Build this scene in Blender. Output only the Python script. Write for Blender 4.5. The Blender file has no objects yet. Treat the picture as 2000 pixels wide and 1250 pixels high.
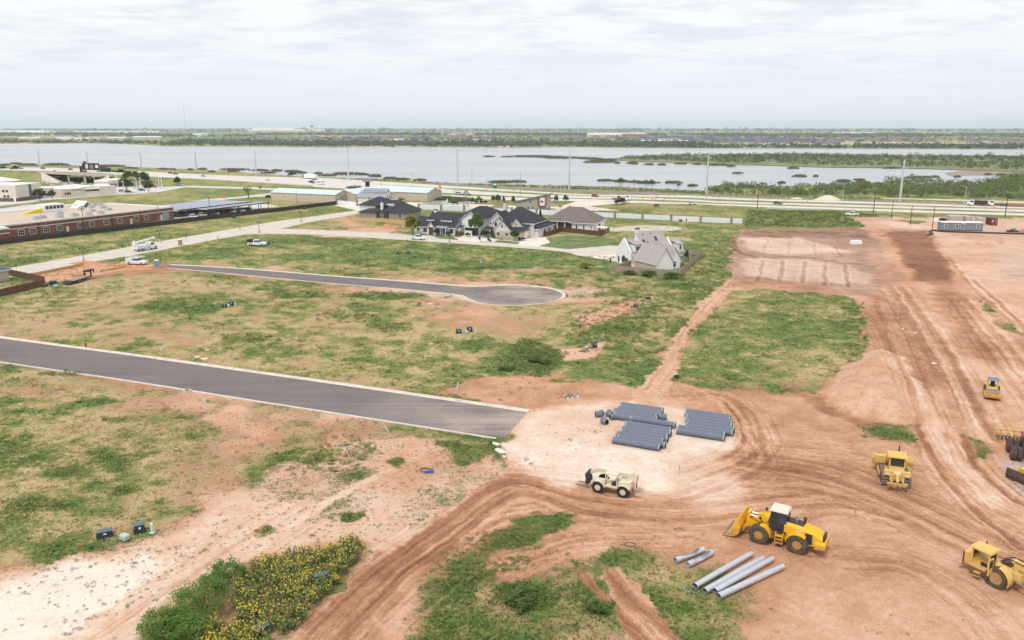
import bpy,bmesh,math,random
import numpy as np
from mathutils import Matrix,Vector
random.seed(7); np.random.seed(7)
S = bpy.context.scene
COL = S.collection
R = math.radians
# ------------------------------------------------------------------ camera
CAM_H,FPX = 40.0,1540.0                      # metres above the field, focal length in photo pixels (2000 wide)
PITCH = math.atan(376.0 / FPX)
cam = bpy.data.objects.new('camera',bpy.data.cameras.new('camera')); COL.objects.link(cam)
cam.location = (0,0,CAM_H); cam.rotation_euler = (math.pi / 2 - PITCH,0,0)
cam.data.sensor_width = 36; cam.data.lens = 36 * FPX / 2000; cam.data.clip_start = 0.5; cam.data.clip_end = 90000
S.camera = cam
# ------------------------------------------------------------------ world: thin bright overcast
SUN_EL,SUN_AZ = 60,-145                      # elevation; azimuth measured clockwise from +Y (camera direction)
W = bpy.data.worlds.new('World'); S.world = W; W.use_nodes = True
nt = W.node_tree; N = nt.nodes; L = nt.links
bg = N['Background']; bg.inputs['Strength'].default_value = 0.08
sky = N.new('ShaderNodeTexSky'); sky.sky_type = 'NISHITA'; sky.sun_disc = False
sky.sun_elevation = R(SUN_EL); sky.sun_rotation = R(SUN_AZ); sky.altitude = 500; sky.dust_density = 2.0
tc = N.new('ShaderNodeTexCoord'); sx = N.new('ShaderNodeSeparateXYZ'); L.new(tc.outputs['Generated'],sx.inputs[0])
def wmath(op,a,b=None,c=None):
    m = N.new('ShaderNodeMath'); m.operation = op
    for i,q in enumerate((a,b,c)):
        if q is None: continue
        if isinstance(q,(int,float)): m.inputs[i].default_value = q
        else: L.new(q,m.inputs[i])
    return m.outputs[0]
up = wmath('MAXIMUM',sx.outputs['Z'],0.0)
den = wmath('ADD',up,0.07)
cx = N.new('ShaderNodeCombineXYZ'); L.new(wmath('DIVIDE',sx.outputs['X'],den),cx.inputs[0]); L.new(wmath('DIVIDE',sx.outputs['Y'],den),cx.inputs[1])
def wnoise(scale,detail,rough,sy=1.0,off=0.0,dist=0.0):
    mp = N.new('ShaderNodeMapping'); mp.inputs['Scale'].default_value = (scale,scale * sy,1); mp.inputs['Location'].default_value = (off,off * .7,off)
    L.new(cx.outputs[0],mp.inputs[0])
    n = N.new('ShaderNodeTexNoise'); n.inputs['Scale'].default_value = 1; n.inputs['Detail'].default_value = detail; n.inputs['Roughness'].default_value = rough
    n.inputs['Distortion'].default_value = dist
    L.new(mp.outputs[0],n.inputs['Vector']); return n.outputs['Fac']
n1 = wnoise(1.0,7,0.55,1.25,3.1,.2); n2 = wnoise(3.2,6,0.6,1.4,9.4,.3)
cl = wmath('ADD',wmath('MULTIPLY',n1,0.62),wmath('MULTIPLY',n2,0.38))
mr = N.new('ShaderNodeMapRange'); mr.inputs['From Min'].default_value = 0.40; mr.inputs['From Max'].default_value = 0.56; mr.interpolation_type = 'SMOOTHSTEP'
L.new(cl,mr.inputs['Value'])
mixc = N.new('ShaderNodeMix'); mixc.data_type = 'RGBA'            # blue-grey veil -> white cloud
mixc.inputs['A'].default_value = (7.3,7.75,8.25,1); mixc.inputs['B'].default_value = (10.0,9.95,9.9,1)
L.new(mr.outputs[0],mixc.inputs['Factor'])
hz = N.new('ShaderNodeMapRange'); hz.inputs['From Min'].default_value = 0.0; hz.inputs['From Max'].default_value = 0.17; hz.interpolation_type = 'SMOOTHSTEP'
L.new(up,hz.inputs['Value'])
mixh = N.new('ShaderNodeMix'); mixh.data_type = 'RGBA'; mixh.inputs['A'].default_value = (8.1,8.6,9.1,1)   # even veil towards the horizon
L.new(wmath('ADD',wmath('MULTIPLY',hz.outputs[0],.85),.0),mixh.inputs['Factor']); L.new(mixc.outputs['Result'],mixh.inputs['B'])
mixs = N.new('ShaderNodeMix'); mixs.data_type = 'RGBA'; mixs.inputs['Factor'].default_value = 0.93   # a little of the clear sky shows through
L.new(sky.outputs[0],mixs.inputs['A']); L.new(mixh.outputs['Result'],mixs.inputs['B']); L.new(mixs.outputs['Result'],bg.inputs['Color'])
# ------------------------------------------------------------------ sun through thin cloud
sl = bpy.data.lights.new('sun','SUN'); sl.energy = 1.5; sl.angle = R(10); sl.color = (1,.965,.91)
sun = bpy.data.objects.new('sun',sl); COL.objects.link(sun); sun.location = (0,0,300)
sdir = Vector((math.sin(R(SUN_AZ)) * math.cos(R(SUN_EL)),math.cos(R(SUN_AZ)) * math.cos(R(SUN_EL)),math.sin(R(SUN_EL))))
sun.rotation_euler = sdir.to_track_quat('Z','Y').to_euler()
S.view_settings.view_transform = 'Standard'; S.view_settings.look = 'None'; S.view_settings.exposure = 0.46; S.view_settings.gamma = 1
S.view_settings.use_curve_mapping = False
S.render.engine = 'CYCLES'; S.cycles.use_denoising = True
S.cycles.max_bounces = 6; S.cycles.diffuse_bounces = 2; S.cycles.glossy_bounces = 2; S.cycles.transmission_bounces = 2; S.cycles.volume_bounces = 2; S.cycles.transparent_max_bounces = 8
S.cycles.use_adaptive_sampling = True; S.cycles.adaptive_threshold = 0.02

# ------------------------------------------------------------------ geometry helpers
cp,sp = math.cos(PITCH),math.sin(PITCH)
def G(px,py,z=0.0):
    """ground point seen at photo pixel (px, py)"""
    a,b = (px - 1000) / FPX,(625 - py) / FPX
    d = (a,cp + b * sp,-sp + b * cp)
    t = (CAM_H - z) / -d[2]
    return Vector((a * t,d[1] * t,z))
def GN(P): return np.array([[G(*p).x,G(*p).y] for p in P])

class MB:
    def __init__(s): s.v = []; s.f = []; s.m = []; s.M = None
    def add(s,vs,fs,m=0):
        o = len(s.v)
        if s.M is not None: vs = [tuple(s.M @ Vector(q)) for q in vs]
        s.v += [tuple(q) for q in vs]; s.f += [tuple(i + o for i in q) for q in fs]; s.m += [m] * len(fs); return s
    def box(s,x0,x1,y0,y1,z0,z1,m=0,tx=0,ty=0):
        """axis box, top face inset by tx, ty"""
        vs = [(x0,y0,z0),(x1,y0,z0),(x1,y1,z0),(x0,y1,z0),(x0 + tx,y0 + ty,z1),(x1 - tx,y0 + ty,z1),(x1 - tx,y1 - ty,z1),(x0 + tx,y1 - ty,z1)]
        return s.add(vs,[(3,2,1,0),(4,5,6,7),(0,1,5,4),(1,2,6,5),(2,3,7,6),(3,0,4,7)],m)
    def cyl(s,p0,p1,r0,r1=None,n=8,m=0,cap=True):
        r1 = r0 if r1 is None else r1; p0 = Vector(p0); p1 = Vector(p1); d = (p1 - p0).normalized()
        a = d.orthogonal().normalized(); b = d.cross(a); vs = []
        for p,r in ((p0,r0),(p1,r1)):
            for i in range(n):
                t = 2 * math.pi * (i + .5) / n; vs.append(p + a * (r * math.cos(t)) + b * (r * math.sin(t)))
        fs = [(i,(i + 1) % n,n + (i + 1) % n,n + i) for i in range(n)]
        if cap: fs += [tuple(range(n - 1,-1,-1)),tuple(range(n,2 * n))]
        return s.add(vs,fs,m)
    def tube(s,p0,p1,r,ri,n=14,m=0,mi=None):
        """hollow pipe"""
        p0 = Vector(p0); p1 = Vector(p1); d = (p1 - p0).normalized(); a = d.orthogonal().normalized(); b = d.cross(a); vs = []
        for p,q in ((p0,r),(p1,r),(p1,ri),(p0,ri)):
            for i in range(n):
                t = 2 * math.pi * i / n; vs.append(p + a * (q * math.cos(t)) + b * (q * math.sin(t)))
        for k in range(4):
            s.add([],[],m)
        fs = []; o = n
        fs = [(k * n + i,k * n + (i + 1) % n,((k + 1) % 4) * n + (i + 1) % n,((k + 1) % 4) * n + i) for k in range(4) for i in range(n)]
        st = len(s.m); s.add(vs,fs,m)
        if mi is not None:
            for k in range(n): s.m[st + 2 * n + k] = mi
        return s
    def prism(s,pts,y0,y1,m=0,ax='y'):
        """outline in x-z extruded along y (ax y), y-z along x (ax x) or x-y along z (ax z)"""
        n = len(pts)
        def V(a,b,c): return {'y': (a,c,b),'x': (c,a,b),'z': (a,b,c)}[ax]
        vs = [V(a,b,y0) for a,b in pts] + [V(a,b,y1) for a,b in pts]
        fs = [(i,(i + 1) % n,n + (i + 1) % n,n + i) for i in range(n)] + [tuple(range(n - 1,-1,-1)),tuple(range(n,2 * n))]
        return s.add(vs,fs,m)
    def loft(s,secs,m=0,cap=True):
        n = len(secs[0]); vs = [q for c in secs for q in c]; fs = []
        for k in range(len(secs) - 1):
            for i in range(n): fs.append((k * n + i,k * n + (i + 1) % n,(k + 1) * n + (i + 1) % n,(k + 1) * n + i))
        if cap: fs += [tuple(range(n - 1,-1,-1)),tuple((len(secs) - 1) * n + i for i in range(n))]
        return s.add(vs,fs,m)
    def path(s,pts,r,n=6,m=0):
        for a,b in zip(pts[:-1],pts[1:]): s.cyl(a,b,r,r,n,m)
        return s
    def mesh(s,name,mats,smooth=False,fixn=True):
        me = bpy.data.meshes.new(name); me.from_pydata(s.v,[],s.f)
        for k in (mats if isinstance(mats,(list,tuple)) else [mats]): me.materials.append(k)
        if s.m and max(s.m) > 0: me.polygons.foreach_set('material_index',s.m)
        if fixn:
            bm = bmesh.new(); bm.from_mesh(me); bmesh.ops.recalc_face_normals(bm,faces=bm.faces); bm.to_mesh(me); bm.free()
        if smooth:
            me.polygons.foreach_set('use_smooth',[True] * len(me.polygons))
            try: me.set_sharp_from_angle(angle=R(40))
            except Exception: pass
        me.update(); return me
    def build(s,name,mats,parent=None,smooth=False,fixn=True,bevel=0):
        o = bpy.data.objects.new(name,s.mesh(name,mats,smooth,fixn)); COL.objects.link(o)
        if parent: o.parent = parent
        if bevel:
            md = o.modifiers.new('bevel','BEVEL'); md.width = bevel; md.segments = 2; md.limit_method = 'ANGLE'; md.angle_limit = R(35)
        return o
def tag(o,label=None,cat=None,group=None,kind=None):
    if label: o['label'] = label
    if cat: o['category'] = cat
    if group: o['group'] = group
    if kind: o['kind'] = kind
    return o
def thing(name,label,cat,loc=(0,0,0),rz=0,group=None):
    o = bpy.data.objects.new(name,None); COL.objects.link(o); o.empty_display_size = .3
    o.location = loc; o.rotation_euler = (0,0,rz); return tag(o,label,cat,group)
def part(name,me,parent,loc=(0,0,0),rot=(0,0,0),scale=(1,1,1)):
    o = bpy.data.objects.new(name,me); COL.objects.link(o); o.parent = parent; o.location = loc; o.rotation_euler = rot; o.scale = scale; return o
KIDS = {}
def clone(root,loc,rz=0,label=None,group=None,scale=None):
    r = root.copy(); COL.objects.link(r); r.location = loc; r.rotation_euler = (0,0,rz)
    if scale: r.scale = scale if isinstance(scale,(tuple,list)) else (scale,) * 3
    if label: r['label'] = label
    if group: r['group'] = group
    if root.name not in KIDS: KIDS[root.name] = [(k,list(k.children)) for k in root.children]
    for ch,gs in KIDS[root.name]:
        c = ch.copy(); COL.objects.link(c); c.parent = r
        for g in gs:
            d = g.copy(); COL.objects.link(d); d.parent = c
    return r
class Frame:
    """local frame standing on the ground from pixel a (origin) with its x axis towards pixel b"""
    def __init__(s,a,b,z=0.0):
        s.o = G(a[0],a[1],z); q = G(b[0],b[1],z); d = q - s.o
        s.rz = math.atan2(d.y,d.x); s.w = d.length
        s.c,s.s = math.cos(s.rz),math.sin(s.rz)
    def x(s,px,py):
        d = G(px,py,s.o.z) - s.o; return d.x * s.c + d.y * s.s
    def y(s,px,py):
        d = G(px,py,s.o.z) - s.o; return -d.x * s.s + d.y * s.c
    def pt(s,x,y,z=0): return Vector((s.o.x + x * s.c - y * s.s,s.o.y + x * s.s + y * s.c,s.o.z + z))
def hd(a,b):
    d = G(*b) - G(*a); return math.atan2(d.y,d.x)
def dims(px,py): return FPX * (sp + cp * (py - 625) / FPX) / CAM_H      # photo pixels per metre at that ground row

# ------------------------------------------------------------------ materials
MATS = {}
def mat(name,col,rough=.65,metal=0.0,var=0.0,scale=3.0,bump=0.0,spec=.35,col2=None,stretch=None,detail=4,emit=0):
    if name in MATS: return MATS[name]
    m = bpy.data.materials.new(name); m.use_nodes = True; MATS[name] = m
    nt = m.node_tree; b = nt.nodes['Principled BSDF']; m.diffuse_color = (*col,1)
    b.inputs['Base Color'].default_value = (*col,1); b.inputs['Roughness'].default_value = rough; b.inputs['Metallic'].default_value = metal
    b.inputs['Specular IOR Level'].default_value = spec
    if emit: b.inputs['Emission Color'].default_value = (*col,1); b.inputs['Emission Strength'].default_value = emit
    if var or col2 or bump:
        t = nt.nodes.new('ShaderNodeTexCoord'); mp = nt.nodes.new('ShaderNodeMapping'); nt.links.new(t.outputs['Object'],mp.inputs[0])
        if stretch: mp.inputs['Scale'].default_value = stretch
        n = nt.nodes.new('ShaderNodeTexNoise'); n.inputs['Scale'].default_value = scale; n.inputs['Detail'].default_value = detail; n.inputs['Roughness'].default_value = .6
        nt.links.new(mp.outputs[0],n.inputs['Vector'])
        if var or col2:
            rp = nt.nodes.new('ShaderNodeValToRGB'); e = rp.color_ramp.elements
            c2 = col2 or tuple(min(1,c * (1 + var)) for c in col)
            c1 = col if col2 else tuple(c * (1 - var) for c in col)
            e[0].position = .32; e[0].color = (*c1,1); e[1].position = .68; e[1].color = (*c2,1)
            nt.links.new(n.outputs['Fac'],rp.inputs[0]); nt.links.new(rp.outputs[0],b.inputs['Base Color'])
        if bump:
            bp = nt.nodes.new('ShaderNodeBump'); bp.inputs['Strength'].default_value = bump; bp.inputs['Distance'].default_value = .05
            nt.links.new(n.outputs['Fac'],bp.inputs['Height']); nt.links.new(bp.outputs[0],b.inputs['Normal'])
    return m

# ================================================================== GROUND SHEET
def vnoise(x,y,seed=0):
    xi = np.floor(x).astype(np.int64); yi = np.floor(y).astype(np.int64); fx = x - xi; fy = y - yi
    fx = fx * fx * (3 - 2 * fx); fy = fy * fy * (3 - 2 * fy)
    def h(a,b):
        n = (a * 374761393 + b * 668265263 + seed * 974634777) & 0x7fffffff
        n = ((n ^ (n >> 13)) * 1274126177) & 0x7fffffff
        return ((n ^ (n >> 16)) & 0xffff) / 65535.0
    return (h(xi,yi) * (1 - fx) + h(xi + 1,yi) * fx) * (1 - fy) + (h(xi,yi + 1) * (1 - fx) + h(xi + 1,yi + 1) * fx) * fy
def fbm(x,y,sc,seed=0,o=4):
    s = 0; a = .5; t = 0
    for k in range(o):
        s = s + a * vnoise(x / sc * 2 ** k + 17.3 * k,y / sc * 2 ** k - 9.1 * k,seed + k); t += a; a *= .55
    return s / t
def sstep(x): x = np.clip(x,0,1); return x * x * (3 - 2 * x)
def polydist(P,x,y):
    """signed distance to polygon P (positive inside)"""
    ins = np.zeros(x.shape,bool); d2 = np.full(x.shape,1e18); n = len(P)
    for i in range(n):
        ax,ay = P[i]; bx,by = P[(i + 1) % n]
        ex,ey = bx - ax,by - ay; q = np.clip(((x - ax) * ex + (y - ay) * ey) / (ex * ex + ey * ey + 1e-12),0,1)
        d2 = np.minimum(d2,(x - ax - q * ex) ** 2 + (y - ay - q * ey) ** 2)
        c = (ay > y) != (by > y)
        ins ^= c & (x < (bx - ax) * (y - ay) / (by - ay + (1e-12 if by == ay else 0)) + ax)
    return np.where(ins,1,-1) * np.sqrt(d2)
def linedist(P,x,y):
    d2 = np.full(x.shape,1e18)
    for (ax,ay),(bx,by) in zip(P[:-1],P[1:]):
        ex,ey = bx - ax,by - ay; q = np.clip(((x - ax) * ex + (y - ay) * ey) / (ex * ex + ey * ey + 1e-12),0,1)
        d2 = np.minimum(d2,(x - ax - q * ex) ** 2 + (y - ay - q * ey) ** 2)
    return np.sqrt(d2)

def smooth_line(P,n=6):
    """Catmull-Rom through 2-d points"""
    P = np.asarray(P,float); Q = np.vstack([2 * P[0] - P[1],P,2 * P[-1] - P[-2]]); out = []
    for i in range(1,len(Q) - 2):
        for t in np.linspace(0,1,n,endpoint=False):
            a,b,c,d = Q[i - 1],Q[i],Q[i + 1],Q[i + 2]
            out.append(.5 * (2 * b + (c - a) * t + (2 * a - 5 * b + 4 * c - d) * t * t + (3 * b - a - 3 * c + d) * t ** 3))
    out.append(P[-1]); return np.array(out)

# (polygon in photo pixels, cover, green, tone, grey, edge softness m)
LAYERS = [
 # green country round the houses and along the main road
 ([(-300,600),(-300,330),(700,350),(2300,385),(2300,425),(1640,425),(1690,445),(1445,447),(1420,520),(1330,600),(1100,520),(340,510),(0,560)],.93,.55,.5,0,6),
 ([(0,480),(330,440),(690,395),(690,408),(545,440),(300,480),(0,522)],.90,.50,.6,0,4),
 ([(560,448),(690,415),(800,440),(820,458),(800,470)],.62,.30,.62,0,4),
 ([(640,452),(770,440),(800,444),(760,455),(690,466),(600,462)],.15,.2,.6,0,3),
 ([(330,500),(545,458),(800,470),(1100,495),(1200,505),(1110,530),(900,545),(600,535),(360,512)],.90,.66,.55,0,5),
 ([(350,505),(620,515),(900,535),(1110,520),(1200,520),(1260,560),(1110,560),(900,560),(600,540),(345,520)],.62,.26,.55,0,7),
 ([(1040,488),(1110,462),(1180,466),(1260,470),(1420,480),(1400,505),(1330,520),(1210,505),(1210,488)],.95,.72,.5,0,3),
 ([(1380,470),(1440,470),(1430,530),(1340,640),(1290,690),(1240,745),(1180,745),(1200,640),(1300,560)],.93,.64,.5,0,3),
 ([(1380,430),(1450,438),(1440,470),(1300,470),(1180,455)],.9,.55,.5,0,4),
 # the mixed field between the two new streets
 ([(-200,690),(-200,560),(90,555),(330,528),(900,590),(1110,592),(1250,560),(1330,600),(1250,700),(1180,760),(1030,800),(640,745),(300,700),(0,655)],.80,.32,.54,0,8),
 ([(150,600),(420,560),(700,560),(860,600),(820,660),(560,650),(260,650)],.80,.50,.52,0,16),
 ([(280,590),(430,566),(470,590),(400,612),(300,612)],.97,.88,.5,0,5),
 ([(40,590),(130,575),(160,590),(90,612)],.95,.55,.5,0,4),
 ([(-200,655),(60,620),(260,630),(560,690),(800,735),(1000,790),(640,745),(300,700),(0,655)],.70,.26,.56,0,8),
 ([(760,610),(1000,600),(1130,620),(1060,690),(930,720),(740,690)],.72,.26,.54,0,12),
 ([(900,740),(1060,725),(1200,745),(1240,765),(1120,790),(1030,802),(850,770)],.12,.35,.52,0,3),
 ([(980,675),(1060,660),(1110,700),(1060,735),(960,730),(930,715)],.93,.68,.5,0,3),
 ([(900,660),(960,645),(975,660),(930,690),(900,685)],.95,.70,.5,0,2),
 ([(1130,640),(1240,590),(1300,600),(1250,690),(1200,745),(1090,745),(1120,690)],.90,.64,.5,0,3),
 ([(1080,690),(1190,665),(1170,690),(1100,710)],.15,.4,.6,0,2),
 ([(1110,620),(1240,585),(1255,592),(1150,640)],.12,.4,.60,0,2),
 ([(820,585),(960,600),(1000,620),(850,640)],.6,.25,.55,0,4),
 # field in front of the near street
 ([(-300,705),(0,706),(500,785),(975,856),(985,900),(640,840),(480,950),(330,1040),(100,1090),(-300,1200)],.70,.19,.50,0,6),
 ([(-300,760),(120,800),(400,820),(430,880),(300,960),(100,960),(-300,900)],.78,.27,.50,0,14),
 ([(-300,960),(90,970),(120,1040),(0,1070),(-300,1090)],.68,.42,.47,0,7),
 ([(380,800),(600,810),(620,850),(480,900),(420,900)],.58,.24,.45,0,7),
 ([(200,780),(480,790),(640,822),(420,815),(200,800)],.50,.22,.60,0,5),
 # pale stripped earth
 ([(-300,1200),(40,1110),(160,1085),(330,1050),(440,985),(520,920),(640,868),(800,850),(960,880),(1000,905),(960,960),(800,1085),(700,1100),(560,1250),(520,1400),(-300,1400)],.22,.36,.67,0,3),
 ([(-300,1230),(0,1150),(130,1095),(240,1090),(330,1100),(250,1160),(120,1230),(-50,1300),(-300,1400)],.16,.45,.97,0,3),
 ([(560,900),(650,868),(720,870),(760,890),(700,940),(600,935)],.40,.62,.74,0,2.5),
 ([(880,862),(960,872),(940,905),(890,900)],.45,.66,.55,0,1.5),
 # worked earth, right half
 ([(1000,905),(1040,802),(1240,762),(1310,740),(1400,760),(1580,770),(1700,690),(1690,600),(1640,575),(1430,556),(1440,448),(1690,445),(1640,424),(2300,428),(2300,1500),(500,1500),(560,1250),(800,1085),(960,960)],.02,.5,.50,0,1.5),
 ([(985,870),(1035,803),(1130,786),(1250,781),(1330,800),(1430,840),(1450,880),(1420,925),(1300,965),(1180,950),(1080,945),(1010,915)],0,.5,.86,0,3),
 ([(1090,800),(1250,790),(1330,810),(1300,880),(1120,870),(1050,850)],0,.5,.80,0,3),
 ([(1320,880),(1460,890),(1440,1000),(1330,985)],0,.5,.70,0.1,4),
 ([(1235,765),(1300,700),(1330,640),(1400,562),(1432,540),(1436,580),(1362,655),(1325,735),(1300,790),(1250,790)],.02,.5,.58,0,1.2),
 ([(1440,565),(1530,557),(1650,574),(1682,590),(1693,660),(1682,700),(1620,735),(1590,768),(1480,762),(1400,756),(1330,742),(1322,700),(1360,640),(1420,575)],.97,.57,.48,0,2.2),
 ([(1330,742),(1480,735),(1600,745),(1560,775),(1400,765)],.70,.58,.42,0,3),
 ([(1445,447),(1690,444),(1725,480),(1760,560),(1700,580),(1640,575),(1430,556),(1415,520),(1432,480)],0,.5,.36,.40,1.5),
 ([(1455,447),(1690,444),(1700,466),(1440,462)],.06,.5,.20,.35,2),
 ([(1450,466),(1560,463),(1620,482),(1680,494),(1540,498),(1460,488)],0,.5,.68,.35,3),
 ([(1450,502),(1560,506),(1660,520),(1720,540),(1690,556),(1540,548),(1455,538)],0,.5,.58,.40,3),
 ([(1430,548),(1560,553),(1660,572),(1640,577),(1430,560)],0,.5,.40,.05,1.5),
 ([(1690,600),(1720,560),(1800,620),(1850,740),(1800,770),(1720,700),(1695,690)],.02,.5,.30,.05,4),
 ([(1726,452),(1806,450),(1850,520),(1868,560),(1830,566),(1790,548)],0,.5,.12,.05,3),
 ([(1790,548),(1850,548),(1900,590),(2100,760),(2100,920),(1900,740),(1830,640)],0,.5,.60,0,2.5),
 ([(1800,540),(1866,552),(1920,640),(1960,720),(1900,700),(1840,610)],0,.5,.34,0,5),
 ([(1700,470),(1760,560),(1850,660),(1940,800),(1880,800),(1800,640),(1720,560)],.02,.5,.46,.10,3),
 ([(1830,470),(2300,455),(2300,800),(2000,660),(1900,560)],0,.5,.62,0,2),
 ([(1930,480),(2100,500),(2100,560),(1960,550)],0,.5,.54,.4,3),
 ([(1885,552),(2000,650),(2010,690),(1950,640)],.55,.6,.5,0,1.2),
 ([(1640,424),(2300,428),(2300,470),(1830,470),(1800,448),(1690,446)],0,.5,.56,.25,2),
 ([(1700,432),(1820,438),(1830,446),(1760,446)],.12,.5,.70,.1,2),
 ([(1725,427),(1800,432),(1780,437)],.9,.6,.5,0,1.5),
 ([(1455,442),(1462,408),(1640,414),(1690,444),(1560,440)],.97,.76,.5,0,1.5),
 ([(1600,780),(1640,722),(1700,690),(1760,705),(1800,765),(1790,828),(1740,826),(1660,812)],0,.5,.63,0,.5),
 ([(1790,830),(1830,800),(1900,900),(2000,1000),(2300,1200),(2000,1130),(1880,1000),(1820,930)],0,.5,.60,0,1.2),
 ([(1560,772),(1600,778),(1660,815),(1740,830),(1700,838),(1620,815)],.04,.5,.30,0,1.2),
 ([(1690,832),(1790,828),(1815,860),(1800,872),(1700,850)],.60,.52,.45,0,4),
 ([(1880,840),(1920,860),(1940,890),(1900,905)],.6,.5,.35,.1,1.5),
 ([(1960,900),(2200,900),(2200,990),(1990,970)],0,.5,.45,.8,3),
 # tracks and wear
 ([(500,1400),(570,1250),(700,1120),(850,1010),(985,925),(1060,940),(960,1000),(880,1065),(780,1150),(700,1300),(640,1400)],0,.5,.35,0,.8),
 ([(1010,930),(1200,985),(1420,990),(1700,930),(1700,980),(1420,1050),(1200,1030),(1050,1000)],.03,.5,.44,0,4),
 ([(1400,880),(1660,900),(1900,990),(2200,1120),(2200,1190),(1800,1040),(1560,960),(1420,930)],0,.5,.40,0,4),
 ([(1600,1090),(2300,1200),(2300,1500),(1480,1500),(1490,1210)],.02,.5,.53,0,4),
 # grass of the lower edge
 ([(740,1400),(790,1240),(810,1180),(900,1110),(990,1130),(1110,1105),(1180,1150),(1230,1230),(1240,1400)],.80,.50,.46,0,3.5),
 ([(1160,1110),(1230,1060),(1320,1085),(1390,1110),(1440,1140),(1480,1200),(1460,1260),(1380,1400),(1260,1400),(1240,1220)],.80,.45,.46,0,5),
 ([(1160,1110),(1200,1100),(1280,1200),(1380,1270),(1340,1290),(1240,1250),(1180,1160)],.12,.5,.36,0,.8),
 ([(960,1050),(1060,1010),(1130,1020),(1000,1070)],.42,.45,.46,0,2),
 ([(870,1080),(1030,1030),(1050,1060),(880,1120),(800,1160)],.44,.34,.50,0,3),
 ([(1440,1210),(1560,1225),(1600,1260),(1420,1300)],.3,.5,.5,0,2),
 ([(1010,1005),(1120,1002),(1090,1030),(1020,1032)],.55,.5,.46,0,1.2),
 # foot of the mesquite and sunflowers
 ([(250,1400),(300,1200),(420,1130),(500,1090),(700,1050),(725,1080),(640,1180),(560,1260),(500,1400)],.45,.5,.45,0,1),
]
BRUSH = [ # ellipses (x, y, rx, ry px): cover, green, tone
 (600,890,60,14,.8,.66,.6),(780,905,16,9,.95,.7,.6),(880,868,30,8,.9,.7,.5),(690,1010,22,8,.8,.5,.7),(905,905,12,6,.8,.6,.6),
 (250,955,26,7,.95,.72,.5),(60,985,60,14,.9,.66,.5),(520,1035,25,8,.8,.6,.7),(1020,1165,60,26,1,.82,.46),(1160,1185,30,14,1,.8,.46),
 (960,560,80,10,.3,.3,.6),(1045,690,40,12,1,.8,.5),(680,620,60,10,.9,.7,.5),(760,640,50,9,.9,.66,.5),(580,575,60,8,.95,.78,.5),
 (740,578,70,7,.95,.76,.5),(120,730,40,5,.9,.6,.5),(480,660,50,8,.85,.6,.5),(905,430,50,5,.95,.6,.5),(230,820,40,6,.9,.7,.5),
]
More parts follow.
